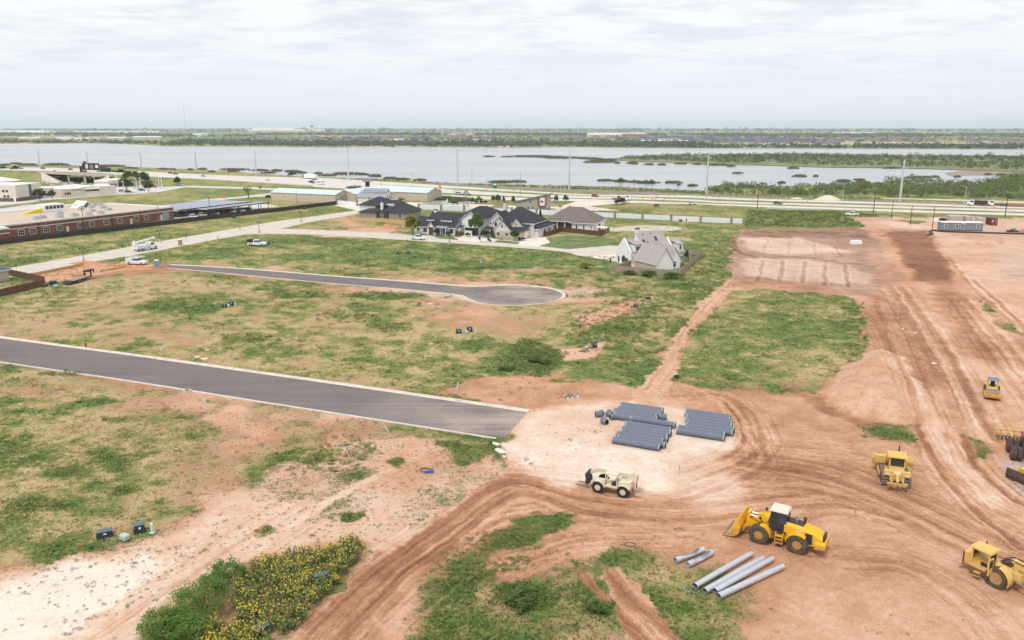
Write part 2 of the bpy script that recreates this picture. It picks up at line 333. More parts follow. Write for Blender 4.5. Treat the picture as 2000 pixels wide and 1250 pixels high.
TRACKS = [ # (pixels, width m, tone change, depth)
 ([(600,1250),(720,1130),(860,1025),(1000,940),(1150,975),(1350,985),(1600,960)],.9,-.13,.05),
 ([(660,1250),(760,1150),(890,1050),(1010,965),(1150,1000),(1350,1015),(1600,985),(1750,1010)],.9,-.15,.06),
 ([(630,1250),(740,1140),(870,1040),(990,958)],.5,-.1,.05),
 ([(1000,930),(1150,945),(1300,980),(1440,940),(1500,900),(1475,850),(1440,790),(1380,765)],.7,-.14,.04),
 ([(1380,930),(1445,905),(1490,870),(1480,830),(1455,795),(1400,770),(1300,775)],.6,-.16,.04),
 ([(1360,915),(1425,890),(1455,855),(1445,820),(1420,790)],.6,-.12,.04),
 ([(1420,880),(1600,905),(1750,960),(1900,1030),(2050,1100)],.9,-.12,.04),
 ([(1440,905),(1600,930),(1750,985),(1900,1060),(2050,1130)],.9,-.14,.04),
 ([(1450,950),(1600,960),(1720,1000),(1850,1060),(2050,1160)],.7,-.12,.04),
 ([(1500,870),(1640,880),(1800,920),(1900,975),(2050,1050)],.7,-.08,.03),
 ([(1640,1090),(1760,1100),(1860,1150),(1950,1230),(2000,1300)],.8,-.1,.03),
 ([(1180,1105),(1230,1170),(1310,1230),(1400,1290)],.9,-.22,.12),
 ([(1130,1110),(1185,1180),(1260,1250),(1330,1310)],.8,-.22,.12),
 ([(1260,760),(1310,700),(1345,635),(1420,560),(1440,540)],.5,-.12,.03),
 ([(1285,765),(1325,705),(1362,640),(1430,565)],.5,-.08,.03),
 ([(1880,580),(1990,700),(2050,780)],1.0,-.16,.02),([(1850,580),(1940,700),(2030,820)],.8,-.10,.02),([(1870,585),(1965,700),(2040,800)],.7,-.08,.02),
 ([(1760,560),(1830,660),(1890,760),(1950,860)],1.2,-.16,.02),([(1740,560),(1790,650),(1850,770),(1880,850)],1.2,-.12,.02),
 ([(1725,590),(1760,680),(1800,780),(1850,880),(1950,990)],1.4,.10,.02),
 ([(1690,610),(1720,650),(1750,720),(1790,800)],.9,-.1,.02),
 ([(1790,830),(1830,905),(1900,990),(2000,1070)],.7,-.25,.15),
 ([(1880,850),(1905,905),(1960,960),(2010,990)],.7,-.28,.2),
 ([(1830,640),(1880,740),(1925,830),(1960,870)],.8,-.14,.05),
 ([(1400,470),(1440,530),(1330,640)],.3,-.05,0),
 ([(1445,505),(1560,503),(1700,520)],2.0,-.22,.05),([(1440,455),(1560,452),(1690,462)],2.2,-.2,.1),([(1430,460),(1440,490),(1480,503)],1.5,-.25,.1),
 ([(1490,510),(1480,548)],.8,-.25,.0),([(1530,510),(1522,550)],.8,-.25,0),([(1572,512),(1566,553)],.8,-.25,0),([(1612,514),(1610,556)],.8,-.25,0),([(1650,520),(1655,560)],.8,-.25,0),
 ([(1500,466),(1490,492)],.7,-.16,0),([(1545,468),(1540,496)],.7,-.16,0),([(1590,474),(1592,498)],.7,-.16,0),([(1630,482),(1645,500)],.7,-.2,0),
 ([(1880,475),(1960,474),(2050,478)],.8,-.22,.1),([(1850,500),(1900,560),(1990,640)],.8,-.2,.1),([(1900,545),(1960,600),(2020,660)],.8,-.3,.1),
 ([(970,1140),(1110,1060),(1300,1050)],.5,-.1,.02),([(830,1200),(960,1095),(1100,1045)],.5,-.08,.02),
 ([(240,1260),(420,1130),(640,980),(820,890)],.9,.06,.01),([(160,1240),(350,1120),(560,985)],.9,.05,.01),
 ([(740,1200),(860,1090),(970,1020),(1080,1000)],.6,-.16,.05),
]
_x = []
for P,w,dt,dz in TRACKS:
    if min(p[1] for p in P) < 560 or len(P) < 3: continue
    for k,(o_,ww) in enumerate(((-2.1,.30),(-1.1,.26),(1.2,.28),(2.4,.32))):
        Q = GN(P); T_ = np.gradient(Q,axis=0); T_ /= np.linalg.norm(T_,axis=1)[:,None]; Q = Q + np.stack([-T_[:,1],T_[:,0]],1) * (o_ + .3 * math.sin(len(_x))); _x.append((Q,ww,(-.10 if (k + len(_x)) % 3 else .07),dz * .6))
PILES = [ # (pixel polygon, height, run-out m)
 ([(1600,780),(1640,722),(1700,690),(1760,705),(1800,765),(1790,828),(1740,826),(1660,812)],2.6,5.0),
 ([(1790,832),(1700,700),(1760,640),(1860,740),(1900,860)],.5,4),
]
def warp(x,y):
    r = np.hypot(x,y); a = np.clip(r * .013,1.2,9)
    return x + (fbm(x,y,5,31,4) - .5) * 2 * a + (fbm(x,y,1.3,36,3) - .5) * 1.8,y + (fbm(x,y,5,41,4) - .5) * 2 * a + (fbm(x,y,1.3,46,3) - .5) * 1.8
def ground_state(x,y):
    """cover, green, tone, grey, height of the ground at world points"""
    x = np.asarray(x,float); y = np.asarray(y,float)
    wx,wy = warp(x,y); r = np.hypot(x,y)
    big = fbm(x,y,26,5,4); mid = fbm(x,y,7,15,4); far = fbm(x,y * .35,420,77,5); far2 = fbm(x,y * .3,130,87,4)
    nr_ = r < 300; c = np.clip(.97 - (far2 > .66) * .5,0,1); c = np.where(nr_,.25,c); g = np.clip(.62 + (far - .5) * 1.2,.2,.95); t = np.clip(.55 + (far2 - .5),.3,.8); k = np.zeros_like(x); z = np.zeros_like(x)
    def apply(arr,v,m): return arr * (1 - m) + v * m
    for P,lc,lg,lt,lk,s in LAYERS:
        s = max(s * 1.7,2.4) if lc > .3 else s
        Q = GN(P); lo = Q.min(0) - s * 2; hi = Q.max(0) + s * 2
        q = np.where((wx > lo[0]) & (wx < hi[0]) & (wy > lo[1]) & (wy < hi[1]))[0]
        if len(q) == 0: continue
        m = sstep(polydist(Q,wx[q],wy[q]) / s + .5)
        c[q] = apply(c[q],lc,m); g[q] = apply(g[q],lg,m); t[q] = apply(t[q],lt,m); k[q] = apply(k[q],lk,m)
    for ex,ey,rx,ry,lc,lg,lt in BRUSH:
        o = G(ex,ey); a = G(ex + rx,ey) - o; b = G(ex,ey - ry) - o
        det = a.x * b.y - a.y * b.x; u = ((wx - o.x) * b.y - (wy - o.y) * b.x) / det; v = (a.x * (wy - o.y) - a.y * (wx - o.x)) / det
        m = sstep((1.25 - np.hypot(u,v)) / .6); c = apply(c,lc,m); g = apply(g,lg,m); t = apply(t,lt,m)
    # natural patchiness
    mixed = np.clip(1 - np.abs(c - .58) * 2.0,0,1)
    c = np.clip(c + (big - .5) * .7 * mixed + (mid - .5) * 1.2 * (mixed + .15 * (c > .15)),0,1)
    fin = fbm(x,y,2.4,25,3) - .5; g = np.clip(g + ((big - .5) * 1.0 + (mid - .5) * 1.25) * (.45 + .55 * mixed) + fin * 1.2 * (r < 330) * (.6 + .4 * mixed),0,1)
    t = np.clip(t + (fbm(x,y,11,65,4) - .5) * .34,0,1)
    for P,w,dt,dz in TRACKS + _x:
        w = w * .78
        Q = smooth_line(P if isinstance(P,np.ndarray) else GN(P),5)
        lo = Q.min(0) - 6; hi = Q.max(0) + 6; q = np.where((x > lo[0]) & (x < hi[0]) & (y > lo[1]) & (y < hi[1]))[0]
        if len(q) == 0: continue
        xx = x[q] + (wx[q] - x[q]) * .25; yy = y[q] + (wy[q] - y[q]) * .25
        d = linedist(Q,xx,yy); m = sstep((w * 1.25 - d) / (w * .8)) * (.45 + .8 * fbm(x[q],y[q],3,91,3))
        berm = np.exp(-((d - w * 1.5) / (w * .45)) ** 2)
        if isinstance(P,np.ndarray): m = m * (c[q] < .3); berm = berm * (c[q] < .3)
        t[q] = np.clip(t[q] + dt * m - dt * .45 * berm,0,1); c[q] *= 1 - .6 * np.clip(m,0,1); z[q] += -dz * m + dz * .5 * berm
    for P,h,run in PILES:
        Q = GN(P); lo = Q.min(0) - 9; hi = Q.max(0) + 9; q = np.where((x > lo[0]) & (x < hi[0]) & (y > lo[1]) & (y < hi[1]))[0]
        if len(q) == 0: continue
        d = polydist(Q,wx[q] * .5 + x[q] * .5,wy[q] * .5 + y[q] * .5)
        z[q] += h * np.clip(d / run,0,1) ** .8 * (.7 + .6 * fbm(x[q],y[q],4,3,4)); 
    return c,g,t,k,z
def flow_field(x,y):
    """distance along and across the nearest wheel track, and how near it is"""
    second = np.full(x.shape,1e9); tid = np.full(x.shape,-1.0); wt = np.zeros_like(x); best = np.full(x.shape,1e9); al = np.zeros_like(x); ac = np.zeros_like(x); n0 = 0.0
    for P,w,dt,dz in TRACKS:
        Q = smooth_line(GN(P),4); s0 = n0; ws = .12 if dt > 0 or P[0][0] < 300 else .5 if max(p[1] for p in P) < 900 else 1.0
        for (ax,ay),(bx,by) in zip(Q[:-1],Q[1:]):
            ex,ey = bx - ax,by - ay; L_ = math.hypot(ex,ey); q = np.clip(((x - ax) * ex + (y - ay) * ey) / (L_ * L_),0,1); dx,dy = x - ax - q * ex,y - ay - q * ey; d = np.hypot(dx,dy); m = d < best
            second = np.where(m & (tid != n0),best,np.where((d < second) & (tid != n0) & ~m,d,second)); tid = np.where(m,n0,tid); best = np.where(m,d,best); al = np.where(m,s0 + q * L_,al); wt = np.where(m,ws * sstep((6.0 - d) / 5.0),wt); ac = np.where(m,d * np.sign(ex * dy - ey * dx),ac); s0 += L_
        n0 += 37.0
    wt = wt * sstep((second - best - .25) / .9)
    for P,h,run in PILES[:1]: wt = wt * (1 - sstep(polydist(GN(P),x,y) / 1.0 + 1))
    return al,ac,wt
# sheet: fan of rings round the viewpoint's foot, denser near, reaching the horizon
dense = np.radians(np.linspace(-46,46,640)); coarse = np.radians(np.linspace(46,314,60)[1:-1])
AZ = np.concatenate([dense,coarse]); RR = [2,12,25,38]; q = 46.0
while q < 24000: RR.append(q); q += max(.12,min(q * q * 4.6e-5,q * .12))
RR.append(25000); RR = np.array(RR)
na,nr = len(AZ),len(RR)
gx = (RR[:,None] * np.sin(AZ)[None]).ravel(); gy = (RR[:,None] * np.cos(AZ)[None]).ravel()
gc,gg,gt,gk,gz = ground_state(gx,gy)
near = np.hypot(gx,gy) < 160
gz = gz + np.where(near & (gc < .9),(fbm(gx,gy,2.2,55,4) - .5) * .10,0)
KEEPFLAT = [[(-200,655),(0,655),(1040,800),(1000,865),(970,860),(0,712),(-200,690)],[(300,505),(1120,545),(1120,605),(850,595),(300,530)]]
for P in KEEPFLAT: gz = gz * (1 - sstep(polydist(GN(P),gx,gy) / 2 + 1))
i = np.arange(nr - 1)[:,None] * na; j = np.arange(na)[None]; j2 = (j + 1) % na
quads = np.stack([i + j,i + na + j,i + na + j2,i + j2],-1).reshape(-1,4)[:,::-1]
me = bpy.data.meshes.new('ground'); nv = na * nr
me.vertices.add(nv + 1); me.vertices.foreach_set('co',np.concatenate([np.stack([gx,gy,gz],-1).ravel(),[0,0,0]]))
fan = [(nv,(k + 1) % na,k) for k in range(na)]
me.loops.add(len(quads) * 4 + na * 3); me.polygons.add(len(quads) + na)
me.loops.foreach_set('vertex_index',np.concatenate([quads.ravel(),np.array(fan).ravel()]).astype(np.int32))
me.polygons.foreach_set('loop_start',np.concatenate([np.arange(len(quads)) * 4,len(quads) * 4 + np.arange(na) * 3]).astype(np.int32))
me.update(calc_edges=True); me.polygons.foreach_set('use_smooth',[True] * len(me.polygons))
at = me.attributes.new('soil','FLOAT_COLOR','POINT')
at.data.foreach_set('color',np.concatenate([np.stack([gc,gg,gt,gk],-1).ravel(),[.5,.5,.5,0]]).astype(np.float32))
nearv = np.hypot(gx,gy) < 330; fl = np.zeros((nv + 1,3),np.float32); fa,fc,fw = flow_field(gx[nearv],gy[nearv]); fl[:-1][nearv] = np.stack([fa,fc,fw],1)
at = me.attributes.new('flow','FLOAT_VECTOR','POINT'); at.data.foreach_set('vector',fl.ravel())
me.validate()

class NT:
    def __init__(s,name):
        s.m = bpy.data.materials.new(name); s.m.use_nodes = True; s.t = s.m.node_tree; s.b = s.t.nodes['Principled BSDF']; s.N = s.t.nodes; s.L = s.t.links
    def link(s,a,b): s.L.new(a,b)
    def math(s,op,a,b=None,c=None,clamp=False):
        n = s.N.new('ShaderNodeMath'); n.operation = op; n.use_clamp = clamp
        for i,q in enumerate((a,b,c)):
            if q is None: continue
            if isinstance(q,(int,float)): n.inputs[i].default_value = q
            else: s.L.new(q,n.inputs[i])
        return n.outputs[0]
    def obj(s,sc=(1,1,1)):
        t = s.N.new('ShaderNodeTexCoord'); m = s.N.new('ShaderNodeMapping'); m.inputs['Scale'].default_value = sc; s.L.new(t.outputs['Object'],m.inputs[0]); return m.outputs[0]
    def noise(s,scale,detail=4,rough=.6,vec=None,dist=0):
        n = s.N.new('ShaderNodeTexNoise'); n.inputs['Scale'].default_value = scale; n.inputs['Detail'].default_value = detail; n.inputs['Roughness'].default_value = rough; n.inputs['Distortion'].default_value = dist
        s.L.new(vec if vec is not None else s.obj(),n.inputs['Vector']); return n.outputs['Fac']
    def ramp(s,f,stops):
        r = s.N.new('ShaderNodeValToRGB'); e = r.color_ramp.elements
        for i,(p,c) in enumerate(stops):
            q = e[i] if i < 2 else e.new(p)
            q.position = p; q.color = (*c,1)
        s.L.new(f,r.inputs[0]); return r.outputs[0]
    def mix(s,f,a,b,mode='MIX'):
        n = s.N.new('ShaderNodeMix'); n.data_type = 'RGBA'; n.blend_type = mode
        for key,q in (('Factor',f),('A',a),('B',b)):
            sk = n.inputs[0] if key == 'Factor' else n.inputs[key]
            if key != 'Factor':
                sk = [i for i in n.inputs if i.name == key and i.type == 'RGBA'][0]
            if isinstance(q,(int,float)): sk.default_value = q
            elif isinstance(q,tuple): sk.default_value = (*q,1)
            else: s.L.new(q,sk)
        return [o for o in n.outputs if o.type == 'RGBA'][0]
    def map(s,v,a,b,c=0.0,d=1.0,smooth=True):
        n = s.N.new('ShaderNodeMapRange'); n.interpolation_type = 'SMOOTHSTEP' if smooth else 'LINEAR'
        for i,q in enumerate((v,a,b,c,d)):
            if isinstance(q,(int,float)): n.inputs[i].default_value = q
            else: s.L.new(q,n.inputs[i])
        return n.outputs[0]
    def bump(s,h,strength,dist):
        n = s.N.new('ShaderNodeBump'); n.inputs['Strength'].default_value = strength; n.inputs['Distance'].default_value = dist
        s.L.new(h,n.inputs['Height']); s.L.new(n.outputs[0],s.b.inputs['Normal'])
    def set(s,col=None,rough=None,spec=None):
        if col is not None: s.L.new(col,s.b.inputs['Base Color'])
        if rough is not None: s.b.inputs['Roughness'].default_value = rough
        if spec is not None: s.b.inputs['Specular IOR Level'].default_value = spec
DRY,OLIVE,MIDG,LUSH = (.51,.375,.20),(.335,.275,.115),(.188,.220,.064),(.115,.182,.043)
g_ = NT('soil_and_grass')
av = g_.N.new('ShaderNodeAttribute'); av.attribute_name = 'soil'
sep = g_.N.new('ShaderNodeSeparateColor'); g_.link(av.outputs['Color'],sep.inputs[0])
cov,grn,ton,gry = sep.outputs[0],sep.outputs[1],sep.outputs[2],av.outputs['Alpha']
nf = g_.noise(5.5,3,.65); nm = g_.noise(1.3,5,.65); nl = g_.noise(.28,5,.6)
tex = g_.math('ADD',g_.math('MULTIPLY',nf,.30),g_.math('ADD',g_.math('MULTIPLY',nm,.42),g_.math('MULTIPLY',nl,.28)))
# clumps: grass stands where texture beats 1-cover
thr = g_.math('SUBTRACT',.70,g_.math('MULTIPLY',cov,.40))
gm = g_.map(tex,g_.math('SUBTRACT',thr,.07),g_.math('ADD',thr,.07))
gh = g_.math('ADD',grn,g_.math('ADD',g_.math('MULTIPLY',g_.math('SUBTRACT',nm,.5),1.7),g_.math('MULTIPLY',g_.math('SUBTRACT',nf,.5),1.2)))
gh = g_.math('ADD',gh,g_.math('MULTIPLY',g_.math('SUBTRACT',nl,.5),1.5),clamp=True)
gcol = g_.ramp(gh,[(.08,DRY),(.36,OLIVE),(.62,MIDG),(.95,LUSH)])
th = g_.math('ADD',ton,g_.math('ADD',g_.math('MULTIPLY',g_.math('SUBTRACT',nm,.5),.42),g_.math('MULTIPLY',g_.math('SUBTRACT',nl,.5),.5)))
fv = g_.N.new('ShaderNodeAttribute'); fv.attribute_name = 'flow'; fsep = g_.N.new('ShaderNodeSeparateXYZ'); g_.link(fv.outputs['Vector'],fsep.inputs[0])
fcm = g_.N.new('ShaderNodeCombineXYZ'); g_.link(g_.math('MULTIPLY',fsep.outputs[0],.10),fcm.inputs[0]); g_.link(g_.math('MULTIPLY',fsep.outputs[1],2.6),fcm.inputs[1]); strk = g_.noise(1,4,.65,fcm.outputs[0])
fcm2 = g_.N.new('ShaderNodeCombineXYZ'); g_.link(g_.math('MULTIPLY',fsep.outputs[0],2.2),fcm2.inputs[0]); g_.link(g_.math('MULTIPLY',fsep.outputs[1],1.6),fcm2.inputs[1]); lug = g_.noise(1,2,.5,fcm2.outputs[0])
sk = g_.math('MULTIPLY',g_.math('ADD',g_.math('MULTIPLY',g_.math('SUBTRACT',strk,.5),1.5),g_.math('MULTIPLY',g_.math('SUBTRACT',lug,.5),.5)),fsep.outputs[2])
th = g_.math('ADD',th,g_.math('MULTIPLY',sk,.27))
th = g_.math('ADD',th,g_.math('MULTIPLY',g_.math('SUBTRACT',nf,.5),.45),clamp=True)
dcol = g_.ramp(th,[(.02,(.19,.085,.045)),(.30,(.355,.172,.093)),(.52,(.535,.296,.180)),(.74,(.65,.445,.328)),(1.0,(.76,.675,.58))])
hs = g_.N.new('ShaderNodeHueSaturation'); hs.inputs['Saturation'].default_value = .45; hs.inputs['Value'].default_value = .96; g_.link(dcol,hs.inputs['Color'])
dcol = g_.mix(gry,dcol,hs.outputs[0])
nw = g_.noise(.62,6,.72); nw2 = g_.noise(.11,4,.6)
wm = g_.math('ADD',g_.math('ADD',nw,g_.math('MULTIPLY',g_.math('SUBTRACT',nw2,.5),.55)),g_.math('MULTIPLY',g_.math('SUBTRACT',grn,.42),.30))
wm = g_.math('MULTIPLY',g_.map(wm,.575,.66),g_.map(cov,.18,.5))
gcol = g_.mix(g_.math('MULTIPLY',wm,.85),gcol,g_.ramp(nf,[(.35,(.075,.115,.032)),(.65,(.150,.190,.062))]))
gm = g_.math('MAXIMUM',gm,g_.math('MULTIPLY',wm,.9))
col = g_.mix(gm,dcol,gcol)
g_.set(col,.92,.15)
g_.bump(g_.math('ADD',g_.math('MULTIPLY',nm,.6),g_.math('ADD',g_.math('MULTIPLY',nf,.35),g_.math('ADD',g_.math('MULTIPLY',gm,.35),g_.math('MULTIPLY',sk,.5)))),.75,.35)
me.materials.append(g_.m)
ground = bpy.data.objects.new('ground',me); COL.objects.link(ground); tag(ground,'flat red and pale earth with rough grass reaching to the horizon',kind='structure')

# ================================================================== LAKE, ROADS
def sheet(name,P,z,m,label,n=1,world=False,rough=0,kind='structure'):
    """flat patch from photo-pixel outline"""
    Q = np.asarray(P,float) if world else GN(P)
    if n > 1: Q = smooth_line(np.vstack([Q,Q[:1]]),n)[:-1]
    mb = MB(); mb.v = [(a,b,z) for a,b in Q]; mb.f = [tuple(range(len(Q)))]; mb.m = [0]
    o = mb.build(name,m,fixn=False); me = o.data
    bm = bmesh.new(); bm.from_mesh(me); bmesh.ops.triangulate(bm,faces=bm.faces); bmesh.ops.recalc_face_normals(bm,faces=bm.faces)
    for f in bm.faces:
        if f.normal.z < 0: f.normal_flip()
    bm.to_mesh(me); bm.free(); return tag(o,label,kind=kind)
def ribbon(name,secs,z,m,label,thick=0.0,sub=6,zf=None,kind='structure',parent=None):
    """road strip; secs = (px, y_far, y_near)"""
    A = GN([(x,a) for x,a,b in secs]) if zf is None else np.array([[*G(x,a,zf(x)).xy] for x,a,b in secs])
    B = GN([(x,b) for x,a,b in secs]) if zf is None else np.array([[*G(x,b,zf(x)).xy] for x,a,b in secs])
    A = smooth_line(A,sub); B = smooth_line(B,sub); n = len(A)
    zs = [z] * n if zf is None else list(np.interp(np.arange(n) / sub,np.arange(len(secs)),[zf(s[0]) + z for s in secs]))
    mb = MB(); vs = [(*A[i],zs[i]) for i in range(n)] + [(*B[i],zs[i]) for i in range(n)]
    fs = [(i,i + 1,n + i + 1,n + i) for i in range(n - 1)]
    if thick:
        vs += [(*A[i],zs[i] - thick) for i in range(n)] + [(*B[i],zs[i] - thick) for i in range(n)]
        fs += [(i,i + 1,2 * n + i + 1,2 * n + i) for i in range(n - 1)] + [(n + i,n + i + 1,3 * n + i + 1,3 * n + i) for i in range(n - 1)] + [(0,n,3 * n,2 * n),(n - 1,2 * n - 1,4 * n - 1,3 * n - 1)]
    mb.add(vs,fs); o = mb.build(name,m,parent); return o if parent else tag(o,label,kind=kind)
# water
w_ = NT('lake_water'); w_.b.inputs['Base Color'].default_value = (.16,.175,.20,1); w_.b.inputs['Roughness'].default_value = .22; w_.b.inputs['IOR'].default_value = 1.33
wv = w_.noise(.35,4,.6,w_.obj((.35,1.0,1))); wl = w_.noise(.006,4,.55,w_.obj((.25,1.0,1)))
w_.set(w_.ramp(wl,[(.35,(.29,.305,.325)),(.65,(.38,.39,.40))]))
w_.bump(wv,.22,.25)
LAKE = [(-500,286),(-100,284),(0,283),(190,281.5),(300,284),(330,286),(500,286.5),(640,288),(800,287),(1000,289),(1110,287),(1180,288.5),(1400,290),(1600,290),(1800,291),(2000,292),(2400,294),
        (2400,330),(2000,337),(1960,342),(1945,352),(1900,360),(1850,359),(1800,362),(1762,352),(1700,359),(1640,360),(1520,364),(1450,362),(1395,362),(1375,372),(1300,369.5),(1200,365),(1100,362.5),(1000,361),(900,358),(850,356),(760,350),(640,346),(560,343),(480,337),(380,331),(250,326),(100,322),(-100,320),(-500,312)]
lake = sheet('lake',LAKE,.03,w_.m,'wide grey lake rippled by wind behind the main road',2)
grass_land = mat('rough_grass',(.13,.15,.055),.9,var=.4,scale=.06,bump=.3,col2=(.26,.25,.11))
pen = sheet('peninsula',[(1180,311),(1260,304),(1330,303),(1450,301),(1600,301),(1800,304),(2000,305),(2400,306),(2400,338),(2000,336),(1900,333),(1800,330),(1700,328),(1600,327),(1480,323),(1380,321),(1320,317.5),(1250,316.5)],.45,grass_land,'low green spit of land running out into the lake',3)
concrete_road = mat('concrete_paving',(.60,.555,.50),.85,var=.10,scale=.12,bump=.1)
old_asphalt = mat('grey_asphalt',(.23,.205,.205),.9,var=.16,scale=.25)
pale_path = mat('pale_dirt_path',(.62,.50,.40),.95,var=.12,scale=.2)
def zdeck(px): return float(np.interp(px,[-200,150,260,420,640,3000],[7.0,7.0,6.2,3.2,.02,.02]))
ribbon('bridge_roadway',[(-150,322,330),(0,326,333),(100,328,336),(200,330.5,340),(300,336,346),(400,341,351),(500,345,357),(610,347,364)],.16,concrete_road,'raised concrete carriageway of the main road beside the lake',.15,4,zdeck)
ribbon('carriageway',[(598,346,352),(700,352,358),(800,358,363.5),(1000,371,374),(1120,378.5,381),(1200,381,383.5),(1340,382,386),(1400,385,389),(1500,389,392.5),(1700,394.5,398),(1850,399.5,403),(2000,405,407.5),(2300,415,418)],.10,concrete_road,'pale concrete carriageway nearest the dark new lane of the main road',.1,4)
ribbon('carriageway',[(598,352.2,364),(700,358.2,370),(800,364.5,374),(1000,378,383),(1120,382.5,387),(1220,385.5,389),(1340,389.5,392.5),(1400,393,396),(1500,396,399),(1700,401.5,405),(1850,406,409.5),(2000,410,414),(2300,420,425)],.10,concrete_road,'middle concrete carriageway of the main road carrying most cars',.1,4)
ribbon('frontage_road',[(740,375,381),(800,378,384),(900,382,388),(1000,386,391),(1120,388.5,393),(1200,391,396),(1340,396,398.5),(1400,398.5,401),(1500,401.5,405),(1700,408,412),(1850,413,417),(2000,417,421.5),(2300,428,433)],.10,concrete_road,'concrete frontage road nearest the houses',.1,4)
ribbon('new_lane',[(820,357,358.3),(1000,366,369),(1120,371.5,375),(1250,375.5,379),(1340,379,381.8),(1400,382,384.5),(1500,386,388.5),(1700,391.5,394),(1850,396.5,399),(2000,402,404.5),(2300,412,415)],.08,old_asphalt,'dark new asphalt lane of the main road nearest the lake',.08,4)
ribbon('dirt_path',[(1000,362.2,363.2),(1100,364.6,365.8),(1200,367.5,368.7),(1300,371.5,372.3),(1400,374.5,375.2)],.01,pale_path,'thin pale dirt path along the lake shore',0,4)
ribbon('dirt_path',[(1725,386.5,388),(1800,388,390),(1900,390.5,393.5),(2000,393.5,397),(2300,402,406)],.01,pale_path,'pale dirt path beside the parked dump trucks',0,4)
# embankment under the raised carriageway
eb = MB(); prof = []
for px,ya,yb in [(-150,322,330),(0,326,333),(60,327,334.5)]: prof.append((px,ya,yb))
def embank(name,secs,label):
    mb = MB(); ss = []
    for px,ya,yb in secs:
        h = zdeck(px); A = G(px,ya,h); B = G(px,yb,h); d = (B - A).normalized(); w = h * 2.6 + .3
        ss.append([A - d * w - Vector((0,0,h)),A - d * .6 - Vector((0,0,.03)),B + d * .6 - Vector((0,0,.03)),B + d * w - Vector((0,0,h))])
    mb.loft(ss,0,False); o = mb.build(name,slope_grass,smooth=False); return tag(o,label,kind='structure')
slope_grass = mat('slope_grass',(.17,.19,.06),.95,var=.3,scale=.12,bump=.4,col2=(.30,.28,.11))
embank('embankment',[(-150,322,330),(0,326,333),(50,327,334.3),(84,327.6,335.3)],'grassy road embankment left of the underpass')
embank('embankment',[(205,331,340.5),(250,333,343),(300,336,346),(400,341,351),(500,345,357),(610,347,364)],'long grassy road embankment right of the underpass')
# residential streets
street_conc = mat('street_concrete',(.565,.50,.435),.9,var=.10,scale=.25,bump=.1)
ribbon('side_street',[(-150,552,586),(0,526.5,546),(150,501,517),(300,473.5,491),(440,449.5,464.5),(545,431.5,447),(600,424.5,435),(690,411.5,419),(730,402,408)],.012,street_conc,'pale concrete street running past the dark fence',0,5)
ribbon('side_street',[(470,451.2,458),(545,446.8,456.8),(650,450.5,460),(800,457.8,469.5),(900,463.5,476),(1000,470,483),(1080,475,489.5),(1130,478.5,496),(1200,480,503),(1250,482,504)],.016,street_conc,'pale concrete street in front of the dark-roofed houses',0,5)
def disc(name,cx,cy,rx,ry,z,m,label,n=40):
    return sheet(name,[(cx + rx * math.cos(t),cy + ry * math.sin(t)) for t in np.linspace(0,2 * math.pi,n,endpoint=False)],z,m,label)
disc('turning_circle',1185,491.5,72,11.8,.020,street_conc,'round concrete street end beside the white house')
ribbon('side_street',[(1165,446,452),(1190,443.5,452),(1215,442.5,452)],.012,street_conc,'short concrete street stub behind the brown fence',0,4)
disc('turning_circle',1268,446.3,64,6.2,.016,street_conc,'round concrete street end behind the white house')
# near streets: asphalt with pale kerb-and-gutter
na_ = NT('fresh_asphalt'); vv = na_.obj((.35,.35,.35))
def rot_obj(nt,rz,sc):
    t = nt.N.new('ShaderNodeTexCoord'); m = nt.N.new('ShaderNodeMapping'); m.inputs['Rotation'].default_value = (0,0,rz); m.inputs['Scale'].default_value = sc; nt.L.new(t.outputs['Object'],m.inputs[0])
    m2 = nt.N.new('ShaderNodeMapping'); nt.L.new(m.outputs[0],m2.inputs[0]); return m2.outputs[0]
RZ_U = hd((0,680),(1000,828))
st = na_.noise(1,4,.6,rot_obj(na_,-RZ_U,(.035,.9,1))); fn = na_.noise(9,3,.7); lg = na_.noise(.09,4,.6)
ac = na_.ramp(na_.math('ADD',na_.math('MULTIPLY',st,.36),na_.math('ADD',na_.math('MULTIPLY',fn,.42),na_.math('MULTIPLY',lg,.3))),[(.32,(.125,.105,.106)),(.50,(.170,.146,.143)),(.70,(.235,.203,.192))])
# dried mud carried on from the earth pad at the far end
tcw = na_.N.new('ShaderNodeTexCoord'); sp3 = na_.N.new('ShaderNodeSeparateXYZ'); na_.link(tcw.outputs['Object'],sp3.inputs[0])
e0,e1 = G(640,790),G(1000,830)
dust = na_.math('MULTIPLY',na_.map(sp3.outputs['X'],e0.x,e1.x),na_.map(na_.math('ADD',na_.math('MULTIPLY',st,.25),na_.math('ADD',na_.math('MULTIPLY',fn,.25),na_.math('MULTIPLY',lg,.5))),.36,.64))
na_.set(na_.mix(na_.math('MULTIPLY',dust,.75),ac,(.46,.375,.315)),.9,.1); na_.bump(fn,.25,.02)
kerb_m = mat('kerb_concrete',(.66,.585,.52),.85,var=.10,scale=.6,bump=.1)
ROAD_A = [(-200,626,676),(-80,646,693),(0,660.5,706),(250,694,742.5),(500,729,782),(750,764.5,820.5),(900,786,844),(970,796,855)]
ra = ribbon('asphalt_street',[(x,a,b) for x,a,b in ROAD_A[:-1]] + [(1007,801.8,830)],.02,na_.m,'fresh grey asphalt street crossing the field towards the earth pad',0,6)
sheet('asphalt_street',[(960,795),(1030,805.5),(986,854.5),(900,843.8)],.0215,na_.m,'slanting end of the near asphalt street at the earth pad')
